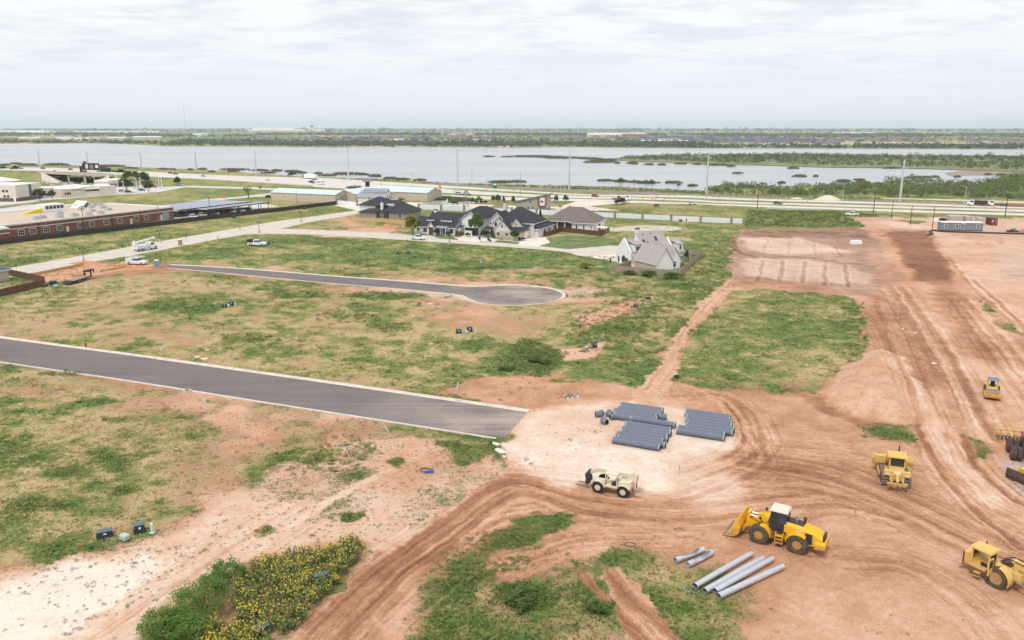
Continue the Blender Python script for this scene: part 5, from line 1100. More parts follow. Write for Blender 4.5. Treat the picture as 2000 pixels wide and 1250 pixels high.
# dark-bed service truck in the grass
t = car('pickup','white',503,480,(535,480.6),'white service truck with dark rack bed standing in the grass'); t.scale = (1.12,) * 3
rb = MB(); rb.box(-3.0,-1.05,-1.05,1.05,1.16,1.3); [rb.box(x,x + .08,s,s + .08,1.3,2.2) for x in (-3.0,-2.0,-1.15) for s in (-1.05,.97)]; [rb.box(-3.0,-1.05,s,s + .06,z,z + .06) for s in (-1.05,.99) for z in (1.7,2.15)]; rb.box(-2.9,-2.1,-.8,.8,1.3,1.9); rb.build('rack_bed',mat('dark_rack',(.05,.035,.04),.7),t)
MB().cyl((-1.6,0,1.3),(-1.6,0,2.0),.4,n=10).build('welding_tank',mat('dull_red',(.22,.05,.05),.6),t)
# gooseneck trailer
t = heavy('gooseneck_trailer','black gooseneck trailer with timber deck beside the building plot',155,549.5,(185,540.5),'trailer'); flat_trailer(t,8.2,2.3,.85,(-2.0,-1.0),blk,mat('grey_timber_deck',(.30,.24,.20),.9,var=.2,scale=3))
gn = MB(); gn.box(3.6,4.1,-1.0,-.85,.7,2.3); gn.box(3.6,4.1,.85,1.0,.7,2.3); gn.box(3.6,4.1,-1,1,1.9,2.3); gn.prism([(4.1,2.0),(6.6,1.9),(6.6,2.2),(4.1,2.5)],-.2,.2); gn.box(6.35,6.6,-.12,.12,1.2,1.9); gn.build('gooseneck',blk,t)
mb = MB(); mb.prism([(-4.1,.85),(-5.6,.3),(-5.6,.42),(-4.1,.98)],-1.1,1.1); mb.build('ramp',blk,t)

# ================================================================== EARTH-MOVING MACHINES

def machine_paint(name,col,dust,mud=(.33,.19,.12),amt=.5):
    """paint with chalky dust and dried mud thrown up on the lower parts"""
    p = NT(name); n1_ = p.noise(2.4,5,.65); n2_ = p.noise(9,4,.7); t_ = p.N.new('ShaderNodeTexCoord'); s_ = p.N.new('ShaderNodeSeparateXYZ'); p.link(t_.outputs['Object'],s_.inputs[0])
    c_ = p.mix(p.math('MULTIPLY',p.map(n1_,.42,.66),amt),col,dust); low = p.map(p.math('ADD',s_.outputs[2],p.math('MULTIPLY',p.math('SUBTRACT',n1_,.5),2.2)),.55,1.25,1.0,0.0)
    c_ = p.mix(p.math('MULTIPLY',low,p.map(n2_,.35,.6,.25,.85)),c_,mud); p.set(c_,.58,.35); return p.m
yel = machine_paint('loader_yellow',(.82,.44,.010),(.66,.40,.10),amt=.35); cat_y = machine_paint('faded_yellow',(.72,.47,.115),(.58,.42,.22),amt=.7); mud_t = mat('muddy_tyre',(.055,.045,.04),.95,col2=(.15,.105,.08),scale=2.5); steelw = mat('worn_steel',(.24,.19,.165),.65,.4,var=.3,scale=3)
cabg = mat('cab_glass',(.03,.035,.038),.1,spec=.7); hood_b = mat('matt_black',(.04,.042,.05),.6,var=.2)
def big_wheel(t,x,y,r,w,rim,n=22,lug=True,tm=None,q=.62):
    mb = MB(); prof = [(-w / 2,r * q),(-w / 2,r * .9),(-w * .42,r * .985),(w * .42,r * .985),(w / 2,r * .9),(w / 2,r * q)]
    mb.loft([[(rr * math.cos(a),yy,rr * math.sin(a)) for yy,rr in prof] for a in np.linspace(0,2 * math.pi,n + 1)],0,False)
    if lug:
        for k in range(n):
            a = 2 * math.pi * (k + .5) / n; c,s_ = math.cos(a),math.sin(a); tx,tz = -s_,c
            for sg in (-1,1):
                y0_,y1_ = sg * .04 * w,sg * .47 * w; sk = .10 * r
                mb.add([(c * r * qq + tx * (dt + sk * e),yy,s_ * r * qq + tz * (dt + sk * e)) for qq in (.97,1.02) for yy,e in ((y0_,0),(y1_,1)) for dt in (-.045 * r,.045 * r)],[(0,1,3,2),(4,5,7,6),(0,1,5,4),(2,3,7,6),(0,2,6,4),(1,3,7,5)])
    o = mb.build('wheel',tm or mud_t,t); o.location = (x,y,r)
    rm = MB(); rm.cyl((0,-w * .44,0),(0,w * .44,0),r * (q + .02),n=20); rm.build('rim',rim,o); hb_ = MB(); sg = 1 if y > 0 else -1
    hb_.tube((0,sg * w * .44,0),(0,sg * w * .5,0),r * (q - .06),r * (q - .15),20); hb_.cyl((0,sg * w * .44,0),(0,sg * (w * .44 + .06),0),r * .24,n=12); hb_.build('hub',rim,o); return o
def letters(txt,size,parent,loc,rot,m,name='lettering',ital=0):
    c = bpy.data.curves.new(name,'FONT'); c.body = txt; c.size = size; c.extrude = .006; c.shear = ital; c.align_x = 'CENTER'; c.align_y = 'CENTER'; c.materials.append(m)
    o = bpy.data.objects.new(name,c); COL.objects.link(o); dg = bpy.context.evaluated_depsgraph_get(); me_ = bpy.data.meshes.new_from_object(o.evaluated_get(dg)); bpy.data.objects.remove(o)
    o = bpy.data.objects.new(name,me_); COL.objects.link(o); o.parent = parent; o.location = loc; o.rotation_euler = rot; return o
# --- wheel loader: nose to the left
a,b = G(1552,1078),G(1486,1060); rz = math.atan2(b.y - a.y,b.x - a.x); mid = (a + b) / 2; left = Vector((-math.sin(rz),math.cos(rz),0))
t = thing('wheel_loader','large clean yellow wheel loader with pale cab roof and raised bucket','wheel loader',mid - left * 1.12,rz); t.scale = (1.06,) * 3
for x in (-1.72,1.72):
    for s in (-1,1): big_wheel(t,x,s * 1.12,.90,.68,yel,q=.47)
b_ = MB(); b_.loft([sec(-.35,.78,.8,2.5,.25),sec(-1.6,.80,.8,2.45,.25),sec(-3.1,.84,.85,2.15,.22),sec(-3.75,.8,.95,1.85,.25)]); b_.build('engine_hood',yel,t,bevel=.03)
tp = MB(); tp.prism([(-.4,2.505),(-2.0,2.43),(-2.0,2.455),(-.4,2.53)],-.52,.52); tp.build('hood_top',hood_b,t)
cw = MB(); cw.loft([sec(-3.15,1.05,.75,1.45,.12),sec(-4.05,.95,.8,1.4,.14)]); cw.build('counterweight',yel,t); MB().box(-3.9,-3.72,-.55,.55,1.3,1.95).build('rear_grille',hood_b,t)
for s in (-1,1):
    MB().box(-2.9,-2.25,*sorted((s * .80,s * .862)),1.0,2.0).build('side_grille',hood_b,t)
    fd = MB(); fd.loft([[(-1.72 + rr * math.cos(q),s * (.66 if k else .66),.86 + rr * math.sin(q)) if e == 0 else (-1.72 + rr * math.cos(q),s * 1.44,.86 + rr * math.sin(q)) for e,rr in ((0,1.0),(1,1.0),(1,1.07),(0,1.07))] for k,q in enumerate(np.linspace(R(8),R(128),9))]); fd.build('rear_fender',yel,t)
    fd = MB(); fd.loft([[(1.72 + rr * math.cos(q),s * .66,.86 + rr * math.sin(q)) if e == 0 else (1.72 + rr * math.cos(q),s * 1.42,.86 + rr * math.sin(q)) for e,rr in ((0,1.0),(1,1.0),(1,1.06),(0,1.06))] for q in np.linspace(R(92),R(178),7)]); fd.build('front_fender',yel,t)
    ld = MB(); [ld.box(-.35,.25,*sorted((s * .8,s * 1.2)),z,z + .07) for z in (.45,.8,1.15)]; ld.box(.25,.32,*sorted((s * .8,s * 1.22)),.4,1.5); ld.box(-.42,-.35,*sorted((s * .8,s * 1.22)),.4,1.5); ld.build('ladder',yel,t)
    MB().box(-4.02,-3.9,*sorted((s * .7,s * .95)),.95,1.15).build('tail_lamp',tail,t)
pl = MB(); pl.box(-.6,.7,-.95,.95,1.42,1.56); pl.build('platform',hood_b,t)
cb = MB(); cb.loft([[(.95,-.72,1.57),(.95,.72,1.57),(-.5,.72,1.57),(-.5,-.72,1.57)],[(1.12,-.74,2.2),(1.12,.74,2.2),(-.5,.74,2.2),(-.5,-.74,2.2)],[(.86,-.68,3.32),(.86,.68,3.32),(-.42,.68,3.32),(-.42,-.68,3.32)]]); cb.build('cab_glass',cabg,t)
pp = MB()
for s in (-1,1):
    for (x0,x1) in ((.98,.86),(.25,.24),(-.5,-.42)): pp.add([(x0 - .06,s * .735,1.57),(x0 + .06,s * .735,1.57),(x1 + .06,s * .70,3.32),(x1 - .06,s * .70,3.32),(x0 - .06,s * .76,1.57),(x0 + .06,s * .76,1.57),(x1 + .06,s * .725,3.32),(x1 - .06,s * .725,3.32)],[(0,1,2,3),(7,6,5,4),(0,4,5,1),(1,5,6,2),(2,6,7,3),(3,7,4,0)])
pp.build('cab_pillars',hood_b,t)
MB().box(-.62,1.1,-.86,.86,3.33,3.52,tx=.12,ty=.1).build('cab_roof',mat('dusty_cream',(.68,.62,.53),.7,var=.08,scale=2),t,bevel=.05)
mb = MB(); mb.box(.0,.6,-.45,.45,1.6,2.2); mb.box(-.25,.0,-.3,.3,1.6,2.6); mb.build('seat',blk,t)
ex = MB(); ex.cyl((-1.3,.12,2.4),(-1.3,.12,2.95),.1,n=10); ex.cyl((-1.3,.12,2.95),(-1.42,.2,3.15),.09,n=10); ex.build('exhaust',chrome,t); ex = MB(); ex.cyl((-1.95,-.3,2.4),(-1.95,-.3,2.75),.1,n=10); ex.cyl((-1.95,-.3,2.75),(-1.95,-.3,2.95),.17,.14,n=10); ex.build('air_intake',hood_b,t)
ff = MB(); ff.box(.55,2.5,-.62,.62,.55,1.3); ff.prism([(.75,1.3),(2.2,1.3),(1.6,2.4),(1.0,2.5)],-.5,.5); ff.box(-.5,.7,-.35,.35,.6,1.2); ff.build('front_frame',yel,t)
for s in (-1,1):
    bo = MB(); bo.prism([(1.0,2.45),(1.5,2.5),(2.8,1.95),(3.5,.95),(3.75,.45),(3.45,.35),(3.1,.95),(2.5,1.45),(1.2,2.05)],*sorted((s * .46,s * .60))); o = bo.build('boom_arm',yel,t)
    letters('Kawasaki',.33,o,(2.15,s * .615,1.92),(R(90),R(17) * s,0 if s < 0 else R(180)),blk,ital=.2)
    cy = MB(); cy.cyl((1.3,s * .3,2.3),(2.3,s * .3,2.15),.12,n=8); cy.build('tilt_cylinder',yel,t); cy = MB(); cy.cyl((2.3,s * .3,2.15),(3.0,s * .3,2.2),.06,n=8); cy.build('tilt_rod',chrome,t)
    mr_ = MB(); mr_.cyl((1.55,s * .75,1.9),(1.75,s * 1.1,2.45),.05,n=6); mr_.box(1.66,1.84,*sorted((s * 1.02,s * 1.2)),2.4,2.62); mr_.build('lamp_stalk',hood_b,t)
    letters('90Z',.42,t,(-1.75,s * .875,1.95),(R(90),0,0 if s < 0 else R(180)),trim_w)
tl = MB(); tl.prism([(2.85,2.45),(3.1,2.45),(3.25,.95),(2.95,.95)],-.42,.42); tl.build('tilt_lever',yel,t)
bk = MB(); W2 = 1.55; outer = [(3.62,2.1),(3.42,1.3),(3.5,.62),(3.8,.28),(4.2,.12),(4.75,.06)]; inner = [(4.75,.12),(4.3,.20),(3.88,.36),(3.6,.68),(3.53,1.3),(3.72,2.06)]
bk.prism(outer + inner,-W2,W2); o = bk.build('bucket',yel,t)
for s in (-1,1): MB().prism([(3.62,2.1),(3.42,1.3),(3.5,.62),(3.8,.28),(4.2,.12),(4.7,.07),(4.25,.6),(3.85,1.75)],*sorted((s * W2,s * (W2 + .06)))).build('bucket_side',yel,o)
for k in range(5): MB().prism([(x - .05,z) for x,z in outer[:5]] + [(x,z) for x,z in outer[:5]][::-1],-1.3 + k * .62,-1.22 + k * .62).build('bucket_rib',yel,o)
MB().box(4.5,4.98,-W2 - .08,W2 + .08,.02,.11).build('cutting_edge',steelw,o)

# --- telehandler: nose to the left
cream_p = mat('desert_cream_paint',(.70,.61,.47),.6,var=.08,scale=1.5)
a,b = G(1213,971),G(1171,962.5); rz = math.atan2(b.y - a.y,b.x - a.x); mid = (a + b) / 2; left = Vector((-math.sin(rz),math.cos(rz),0))
t = thing('telehandler','cream rough-terrain telehandler with forks on the pale earth','telehandler',mid - left * 1.0,rz); t.scale = (.98,) * 3
for x in (-1.5,1.5):
    for s in (-1,1): big_wheel(t,x,s * .98,.70,.5,cream_p,18,True,tyre,.52)
fr_ = MB(); fr_.box(-2.4,2.1,-.55,.55,.6,1.15); fr_.prism([(-2.4,1.15),(-1.0,1.15),(-.8,1.7),(-2.3,1.9)],-.95,.95); fr_.build('chassis',cream_p,t)
bm_ = MB(); bm_.add([(x,y,z + (x + 2.6) * .0) for x in (-2.6,2.1) for y in (-.62,-.18) for z in (2.0,2.45)],[(0,1,3,2),(4,6,7,5),(0,4,5,1),(2,3,7,6),(0,2,6,4),(1,5,7,3)]); bm_.prism([(2.1,1.9),(2.9,1.5),(2.9,1.9),(2.1,2.42)],-.6,-.2); bm_.build('boom',cream_p,t)
rr_ = MB(); rr_.prism([(-2.75,1.5),(-1.7,1.9),(-1.7,2.55),(-2.3,2.75),(-2.75,2.4)],-.85,.15); rr_.build('rear_cover',cream_p,t)
for s in (-1,1): f_ = MB(); f_.prism([(-2.3,.7),(-.9,.7),(-.6,1.3),(-1.0,1.5),(-2.3,1.7)],*sorted((s * .56,s * .72))); f_.build('side_panel',cream_p,t)
f_ = MB(); f_.loft([[(-1.5 + q * math.cos(an),y,.66 + q * math.sin(an)) for y,q in ((.7,.8),(1.25,.8),(1.25,.86),(.7,.86))] for an in np.linspace(R(30),R(150),7)]); f_.build('rear_fender',cream_p,t)
f_ = MB(); f_.loft([[(1.5 + q * math.cos(an),y,.66 + q * math.sin(an)) for y,q in ((.7,.8),(1.25,.8),(1.25,.86),(.7,.86))] for an in np.linspace(R(70),R(170),6)]); f_.build('front_fender',cream_p,t)
cg = MB()
for x0,x1 in ((.75,.55),(-.75,-.7)):
    for y in (.25,1.05): cg.add([(x0 - .05,y - .04,1.1),(x0 + .05,y - .04,1.1),(x0 + .05,y + .04,1.1),(x0 - .05,y + .04,1.1),(x1 - .05,y - .04,2.5),(x1 + .05,y - .04,2.5),(x1 + .05,y + .04,2.5),(x1 - .05,y + .04,2.5)],[(3,2,1,0),(4,5,6,7),(0,1,5,4),(1,2,6,5),(2,3,7,6),(3,0,4,7)])
cg.box(-.8,.65,.2,1.1,2.5,2.6); cg.box(-.8,.8,.2,1.1,.95,1.12); cg.box(.7,.8,.2,1.1,1.1,1.6); cg.build('cab_frame',cream_p,t)
MB().box(-.55,-.05,.35,.85,1.12,1.45).box(-.65,-.5,.35,.85,1.4,2.0).build('seat',blk,t)
cr = MB(); cr.prism([(2.75,.7),(3.05,.6),(3.2,1.9),(2.95,1.95)],-.75,.75); cr.build('carriage',hood_b,t)
for y in (-.45,.45): MB().box(2.95,3.08,y - .08,y + .08,.2,1.5).box(2.95,4.35,y - .07,y + .07,.2,.28).build('fork',steelw,t)
MB().prism([(3.02,1.35),(3.12,.7),(3.18,.7),(3.1,1.4)],.6,.76).build('red_stripe',tail,t)
for y in (-.75,.75): MB().box(-2.62,-2.5,y - .1,y + .1,.7,1.3).build('rear_lamp',tail,t)

# --- bulldozer seen from behind
t = thing('bulldozer','yellow bulldozer seen from behind with rear ripper','bulldozer',G(1746,938),R(70)); t.scale = (1.1,) * 3
grs = mat('dusty_track_steel',(.36,.27,.23),.7,.3,var=.25,scale=3)
for s in (-1,1):
    tk = MB(); prof = [(-1.9,.45),(-1.6,.08),(1.5,.08),(1.9,.45),(1.7,.95),(-1.75,1.0)]; tk.prism(prof,*sorted((s * .78,s * 1.38))); tr_ = tk.build('track',mat('dark_track',(.10,.075,.065),.8,.2,var=.2),t)
    P = prof + prof[:1]; gm_ = MB().box(-.035,.035,-.31,.31,0,.07).mesh('track_plate',grs)
    for (x0,z0),(x1,z1) in zip(P[:-1],P[1:]):
        L_ = math.hypot(x1 - x0,z1 - z0); n = max(1,int(L_ / .22)); an = math.atan2(z1 - z0,x1 - x0)
        for k in range(n): q = (k + .5) / n; part('track_plate',gm_,tr_,(x0 + (x1 - x0) * q,s * 1.08,z0 + (z1 - z0) * q),(0,-an + math.pi,0))
    MB().box(-1.4,1.0,*sorted((s * .55,s * .95)),1.04,1.12,tx=.05).build('fender',cat_y,t)
b_ = MB(); b_.loft([sec(-1.85,.72,.7,1.75,.1),sec(-.7,.75,.7,1.8,.1)]); b_.loft([sec(.3,.5,.8,1.95,.12),sec(2.1,.48,.8,1.8,.15)]); b_.box(-1.9,-1.45,-1.25,1.25,1.25,1.75); b_.build('body',cat_y,t)
c_ = MB(); c_.loft([[(-.9,-.72,1.8),(-.9,.72,1.8),(.45,.72,1.8),(.45,-.72,1.8)],[(-.9,-.66,2.95),(-.9,.66,2.95),(.3,.66,2.95),(.3,-.66,2.95)]]); c_.build('cab_glass',cabg,t)
c_ = MB(); [c_.box(x,x + .12,y,y + .12,1.8,2.95) for x in (-.96,.3) for y in (-.78,.66)]; c_.box(-.98,-.9,-.74,.74,1.8,1.95); c_.build('cab_frame',cat_y,t)
c_ = MB(); c_.box(-1.15,.55,-.95,.95,2.951,3.1,tx=.05,ty=.05); c_.box(-.9,.3,-.65,.65,3.101,3.22,tx=.25,ty=.2); c_.build('canopy_roof',cat_y,t)
MB().cyl((1.2,-.3,1.9),(1.2,-.3,3.5),.07,n=8).build('exhaust',blk,t); MB().cyl((1.2,.35,1.8),(1.2,.35,2.4),.1,n=8).build('air_intake',cat_y,t)
for s in (-1,1): cy = MB(); cy.cyl((1.9,s * .62,1.6),(2.5,s * .62,.7),.1,n=8); cy.box(1.7,2.1,*sorted((s * .45,s * .75)),1.5,2.5); cy.build('lift_cylinder',cat_y,t); MB().box(-.2,2.6,*sorted((s * 1.42,s * 1.6)),.45,.75).build('push_arm',cat_y,t)
bl = MB(); bl.prism([(2.55,.1),(2.75,.6),(2.65,1.2),(2.8,1.65),(2.92,1.65),(2.8,1.2),(2.9,.6),(2.75,.05)],-2.0,2.0); bl.build('blade',cat_y,t)
rp = MB(); rp.box(-2.85,-2.6,-.95,.95,.55,.85); [rp.box(-2.7,-1.7,y - .09,y + .09,.7,.95) for y in (-.55,.55)]; rp.cyl((-1.8,0,1.5),(-2.7,0,.9),.12,n=8); rp.build('ripper_beam',cat_y,t)
for y in (-.85,0,.85): MB().prism([(-2.95,.7),(-2.75,.7),(-2.8,-.02),(-2.9,.0)],y - .05,y + .05).build('ripper_tooth',steelw,t)
MB().box(-1.93,-1.9,-.3,.3,1.5,1.75).build('number_plate',trim_w,t)
for s in (-1,1): MB().box(-1.93,-1.9,*sorted((s * .75,s * 1.15)),1.4,1.5).build('rear_lamp',lampm,t)
MB().box(1.5,2.0,.85,1.9,1.2,2.0).build('side_tank',cat_y,t)

# --- padfoot roller
t = thing('padfoot_roller','small yellow padfoot roller with blue canopy on the graded road','roller',G(1936,774),R(-117)); t.scale = (1.02,) * 3
dr = MB(); dr.cyl((1.3,-.95,.72),(1.3,.95,.72),.66,n=20); dr.build('drum',grs,t); pf = MB().box(-.09,.09,-.07,.07,-.02,.1,tx=.03,ty=.02).mesh('pad',grs)
for k in range(14):
    for j in range(7): an = 2 * math.pi * (k + .5 * (j % 2)) / 14; part('pad',pf,t,(1.3 + .66 * math.sin(an),-.8 + j * .267,.72 + .66 * math.cos(an)),(0,an,0))
fr_ = MB(); fr_.box(.4,2.2,.98,1.14,.6,.95); fr_.box(.4,2.2,-1.14,-.98,.6,.95); fr_.box(2.05,2.3,-1.14,1.14,.45,.95); fr_.build('drum_frame',yel,t)
bd = MB(); bd.loft([sec(.5,.7,.6,1.35,.1),sec(-.6,.75,.6,1.6,.12),sec(-2.2,.7,.6,1.55,.15)]); bd.build('body',cat_y,t)
for s in (-1,1): big_wheel(t,-1.2,s * .85,.68,.42,cat_y,16,True)
cn = MB(); [cn.box(x,x + .08,y,y + .08,1.3,2.6) for x in (-.9,.35) for y in (-.65,.57)]; cn.build('canopy_posts',yel,t); MB().box(-1.05,.55,-.75,.75,2.601,2.72,tx=.05,ty=.05).build('canopy',mat('blue_grey_canopy',(.16,.20,.30),.6),t)
MB().box(-.6,-.1,-.28,.28,1.55,1.75).box(-.75,-.6,-.28,.28,1.7,2.2).build('seat',blk,t)

# --- red tractor with disc harrow, half out of frame
redp = mat('faded_tractor_red',(.30,.05,.05),.55,var=.15); t = thing('farm_tractor','red articulated tractor on dual wheels pulling a yellow disc at the right edge','tractor',G(2003,893),R(-112))
for x in (1.3,-1.3):
    for y in (-1.65,-1.0,1.0,1.65): big_wheel(t,x,y,.85,.55,redp,18,True)
b_ = MB(); b_.loft([sec(.3,.55,.9,2.1,.15),sec(2.7,.5,.95,1.9,.2)]); b_.box(-2.2,.4,-.5,.5,.8,1.5); b_.build('body',redp,t); MB().box(-.9,.35,-.7,.7,1.5,2.9,tx=.08,ty=.08).build('cab_glass',cabg,t); MB().box(-1.0,.45,-.78,.78,2.901,3.05,tx=.08,ty=.08).build('cab_roof',redp,t)
t = thing('disc_harrow','yellow disc harrow behind the red tractor at the right edge','harrow',G(1996,862),R(-112))
fr_ = MB(); [fr_.box(x,x + .15,-3.0,3.0,.9,1.05) for x in (-1.0,.3)]; [fr_.box(-1.2,1.9,y,y + .12,1.05,1.2) for y in (-1.6,-.06,1.5)]; fr_.prism([(.4,1.0),(3.0,.6),(3.0,.75),(.4,1.2)],-.1,.1); fr_.build('frame',cat_y,t)
dm = MB().cyl((0,-.02,0),(0,.02,0),.34,n=12).mesh('disc',steelw)
for x in (-.95,.35):
    for k in range(14): part('disc',dm,t,(x,-2.8 + k * .43,.36),(0,0,.25 if x > 0 else -.25))
[MB().box(x - .05,x + .05,y - .05,y + .05,.36,.95).build('hanger',cat_y,t) for x in (-.9,.38) for y in (-2.4,-.8,.8,2.4)]
# --- machine cut by the right edge
t = thing('crawler_loader','yellow machine with dark blade just cut by the right edge','bulldozer',G(2014,938),R(200))
bl = MB(); bl.prism([(1.9,.1),(2.1,.6),(2.0,1.3),(2.12,1.3),(2.25,.6),(2.1,.05)],-1.6,1.6); bl.build('blade',mat('dark_worn_steel',(.10,.075,.07),.7,.3,var=.3),t); b_ = MB(); b_.loft([sec(-1.5,.6,.7,1.7,.12),sec(1.6,.55,.7,1.6,.12)]); b_.box(-1.2,0,-.7,.7,1.7,2.7); b_.build('body',yel,t)
for s in (-1,1): MB().prism([(-1.7,.4),(-1.4,.06),(1.3,.06),(1.6,.4),(1.4,.85),(-1.5,.85)],*sorted((s * .7,s * 1.2))).build('track',MATS['dark_track'],t); MB().box(.5,2.0,*sorted((s * .8,s * .95)),.9,1.1).build('push_arm',yel,t)
# --- scraper tractor cut by the right edge: nose to the left
wc = G(1945,1146); rz = R(180) + hd((1875,1105),(1945,1146)) ; rz = hd((1945,1146),(1885,1118)); left = Vector((-math.sin(rz),math.cos(rz),0))
t = thing('scraper_tractor','yellow motor scraper tractor with open cab door at the lower right edge','scraper',wc - left * 1.05,rz); t.scale = (1.0,) * 3
for s in (-1,1): big_wheel(t,0,s * 1.05,.95,.75,cat_y,22,False)
for s in (-1,1):
    fd = MB(); fd.loft([[(rr * math.cos(q),s * y,.95 + rr * math.sin(q)) for y,rr in ((.6,1.1),(1.5,1.1),(1.5,1.17),(.6,1.17))] for q in np.linspace(R(100),R(200),8)]); fd.build('fender',cat_y,t)
b_ = MB(); b_.loft([sec(3.2,.72,.75,1.95,.1),sec(2.0,.75,.7,2.1,.12),sec(.8,.8,.6,1.5,.1),sec(-.9,.8,.6,1.4,.1)]); b_.build('body',cat_y,t); MB().box(3.2,3.32,-.75,.75,.8,1.75).build('grille',hood_b,t); MB().box(3.2,3.5,-1.0,1.0,.55,.8).build('bumper',cat_y,t)
c_ = MB(); [c_.box(x,x + .14,y,y + .14,1.3,2.9) for x in (.7,2.2) for y in (.05,1.2)]; c_.box(.7,2.34,.05,1.34,1.1,1.3); c_.build('cab_frame',cat_y,t); MB().box(.55,2.5,-.1,1.45,2.901,3.08,tx=.05,ty=.05).build('cab_roof',cat_y,t)
MB().box(2.345,2.37,.2,1.2,1.7,2.8).build('windscreen',cabg,t); MB().box(1.0,1.6,.4,.95,1.31,1.6).box(.85,1.0,.4,.95,1.5,2.2).build('seat',blk,t); MB().box(.72,.80,.25,1.2,1.5,2.8).build('rear_glass',cabg,t)
d_ = MB(); d_.box(.35,.42,1.36,2.1,1.2,2.75); d_.build('cab_door',cat_y,t); MB().box(.33,.44,1.5,2.0,1.9,2.65).build('door_glass',cabg,t)
hi = MB(); hi.box(-1.6,-.4,-.5,.5,.9,1.7); hi.cyl((-1.0,0,1.6),(-1.0,0,2.5),.3,n=10); hi.prism([(-.9,2.1),(-5.5,2.5),(-5.5,2.9),(-.9,2.6)],-.3,.3); hi.build('gooseneck',cat_y,t)
for s in (-1,1): hs_ = MB(); hs_.path([(.3,s * .3,2.2),(-.5,s * .35,2.75),(-1.5,s * .35,2.7),(-2.2,s * .3,2.6)],.05); hs_.build('hose',blk,t); cy = MB(); cy.cyl((-.8,s * .75,1.2),(-2.4,s * .8,1.0),.09,n=8); cy.build('steering_cylinder',steelw,t)
MB().cyl((2.0,-.5,2.0),(2.0,-.5,3.1),.08,n=8).build('exhaust',steelw,t); [MB().box(1.3,1.9,1.2,1.55,z,z + .06).build('step',cat_y,t) for z in (.35,.7)]

# ================================================================== PIPES
pipe_g = NT('grey_ribbed_pipe'); tcp = pipe_g.N.new('ShaderNodeTexCoord'); wv_ = pipe_g.N.new('ShaderNodeTexWave'); wv_.bands_direction = 'X'; wv_.inputs['Scale'].default_value = 3.2; pipe_g.link(tcp.outputs['Object'],wv_.inputs['Vector'])
pn = pipe_g.noise(3,3); pipe_g.set(pipe_g.ramp(pn,[(.3,(.125,.148,.20)),(.7,(.175,.20,.258))]),.55,.35); pipe_g.bump(wv_.outputs['Fac'],.4,.03); pipe_g = pipe_g.m
band = mat('pale_green_band',(.36,.44,.36),.6); inside_d = mat('pipe_inside',(.06,.065,.08),.8)
def pipe_mesh(L_,r):
    mb = MB(); n = 18; secs = []; xs = [0,.06,.061,.22]; 
    mb.tube((0,0,r),(L_,0,r),r,r * .88,n,0,2); mb.tube((.05,0,r),(.16,0,r),r * 1.015,r * .99,n,1); mb.tube((L_ - .16,0,r),(L_ - .05,0,r),r * 1.015,r * .99,n,1)
    for k in range(1,12): mb.tube((k * L_ / 12 - .03,0,r),(k * L_ / 12 + .03,0,r),r * 1.018,r * .99,n,0)
    return mb.mesh('grey_pipe',[pipe_g,band,inside_d],True,True)
PR = .43; pmesh = pipe_mesh(6.35,PR)
ORD = ['front','second','third','fourth','fifth','sixth','seventh','rear']
RZP = hd((1195.5,864.5),(1285.5,879.5))
def pipe_row(f,b,n,where,jit):
    A,B = G(*f),G(*b)
    for k in range(n):
        p = A.lerp(B,k / (n - 1)) + Vector((math.cos(RZP),math.sin(RZP),0)) * jit[k]
        o = bpy.data.objects.new('grey_pipe',pmesh); COL.objects.link(o); o.location = (p.x,p.y,.02); o.rotation_euler = (0,0,RZP)
        nm = 'rear' if k == n - 1 else ORD[k]; tag(o,'%s grey ribbed pipe of the %s' % (nm + ('most' if nm in ('front','rear') else ' from the front'),where),'pipe','grey pipes laid out on the pale pad')
pipe_row((1195.5,865),(1221,833),7,'nearest pipe row',[0,.45,-.05,.3,.1,.25,.0])
pipe_row((1200,818),(1211.5,795.5),6,'farthest pipe row, by the elbows',[0,-.3,-.5,-.1,.1,0])
pipe_row((1321,847),(1337,808.5),8,'right-hand pipe row',[0,0,.9,1.0,.6,.5,.2,.1])
p = G(1231,823); o = bpy.data.objects.new('grey_pipe',pmesh); COL.objects.link(o); o.location = (p.x,p.y,.02); o.rotation_euler = (0,0,RZP); tag(o,'single grey ribbed pipe lying between the left-hand pipe rows','pipe','grey pipes laid out on the pale pad')
def elbow(px,py,rz,label,bend=R(50),tilt=0):
    mb = MB(); n = 18; r = PR; C = [(-.62,0),(-.1,0),(-.1 + .02,0),(-.08 + .62 * math.cos(bend),.62 * math.sin(bend))]; rings = []
    for (x,y),an in ((( -.7,0),0),((-.05,0),bend / 2),((-.05 + .7 * math.cos(bend),.7 * math.sin(bend)),bend)):
        sc = 1 / math.cos(bend / 2) if an == bend / 2 else 1
        rings.append([(x - math.sin(an) * r * sc * math.cos(q),y + math.cos(an) * r * sc * math.cos(q),r + r * math.sin(q)) for q in np.linspace(0,2 * math.pi,n,endpoint=False)])
    inn = [[((a[0] - c[0]) * .86 + c[0],(a[1] - c[1]) * .86 + c[1],(a[2] - r) * .86 + r) for a in ring] for ring,c in zip(rings,((-.7,0),(-.05,0),(-.05 + .7 * math.cos(bend),.7 * math.sin(bend))))]
    mb.loft(rings,0,False); mb.loft(inn,2,False)
    for k in (0,2): v = rings[k] + inn[k]; mb.add(v,[(i,(i + 1) % n,n + (i + 1) % n,n + i) for i in range(n)],1)
    o = mb.build('pipe_elbow',[pipe_g,band,inside_d],smooth=True,fixn=False); o.location = G(px,py); o.rotation_euler = (tilt,0,rz); tag(o,label,'pipe fitting','grey pipe elbows')
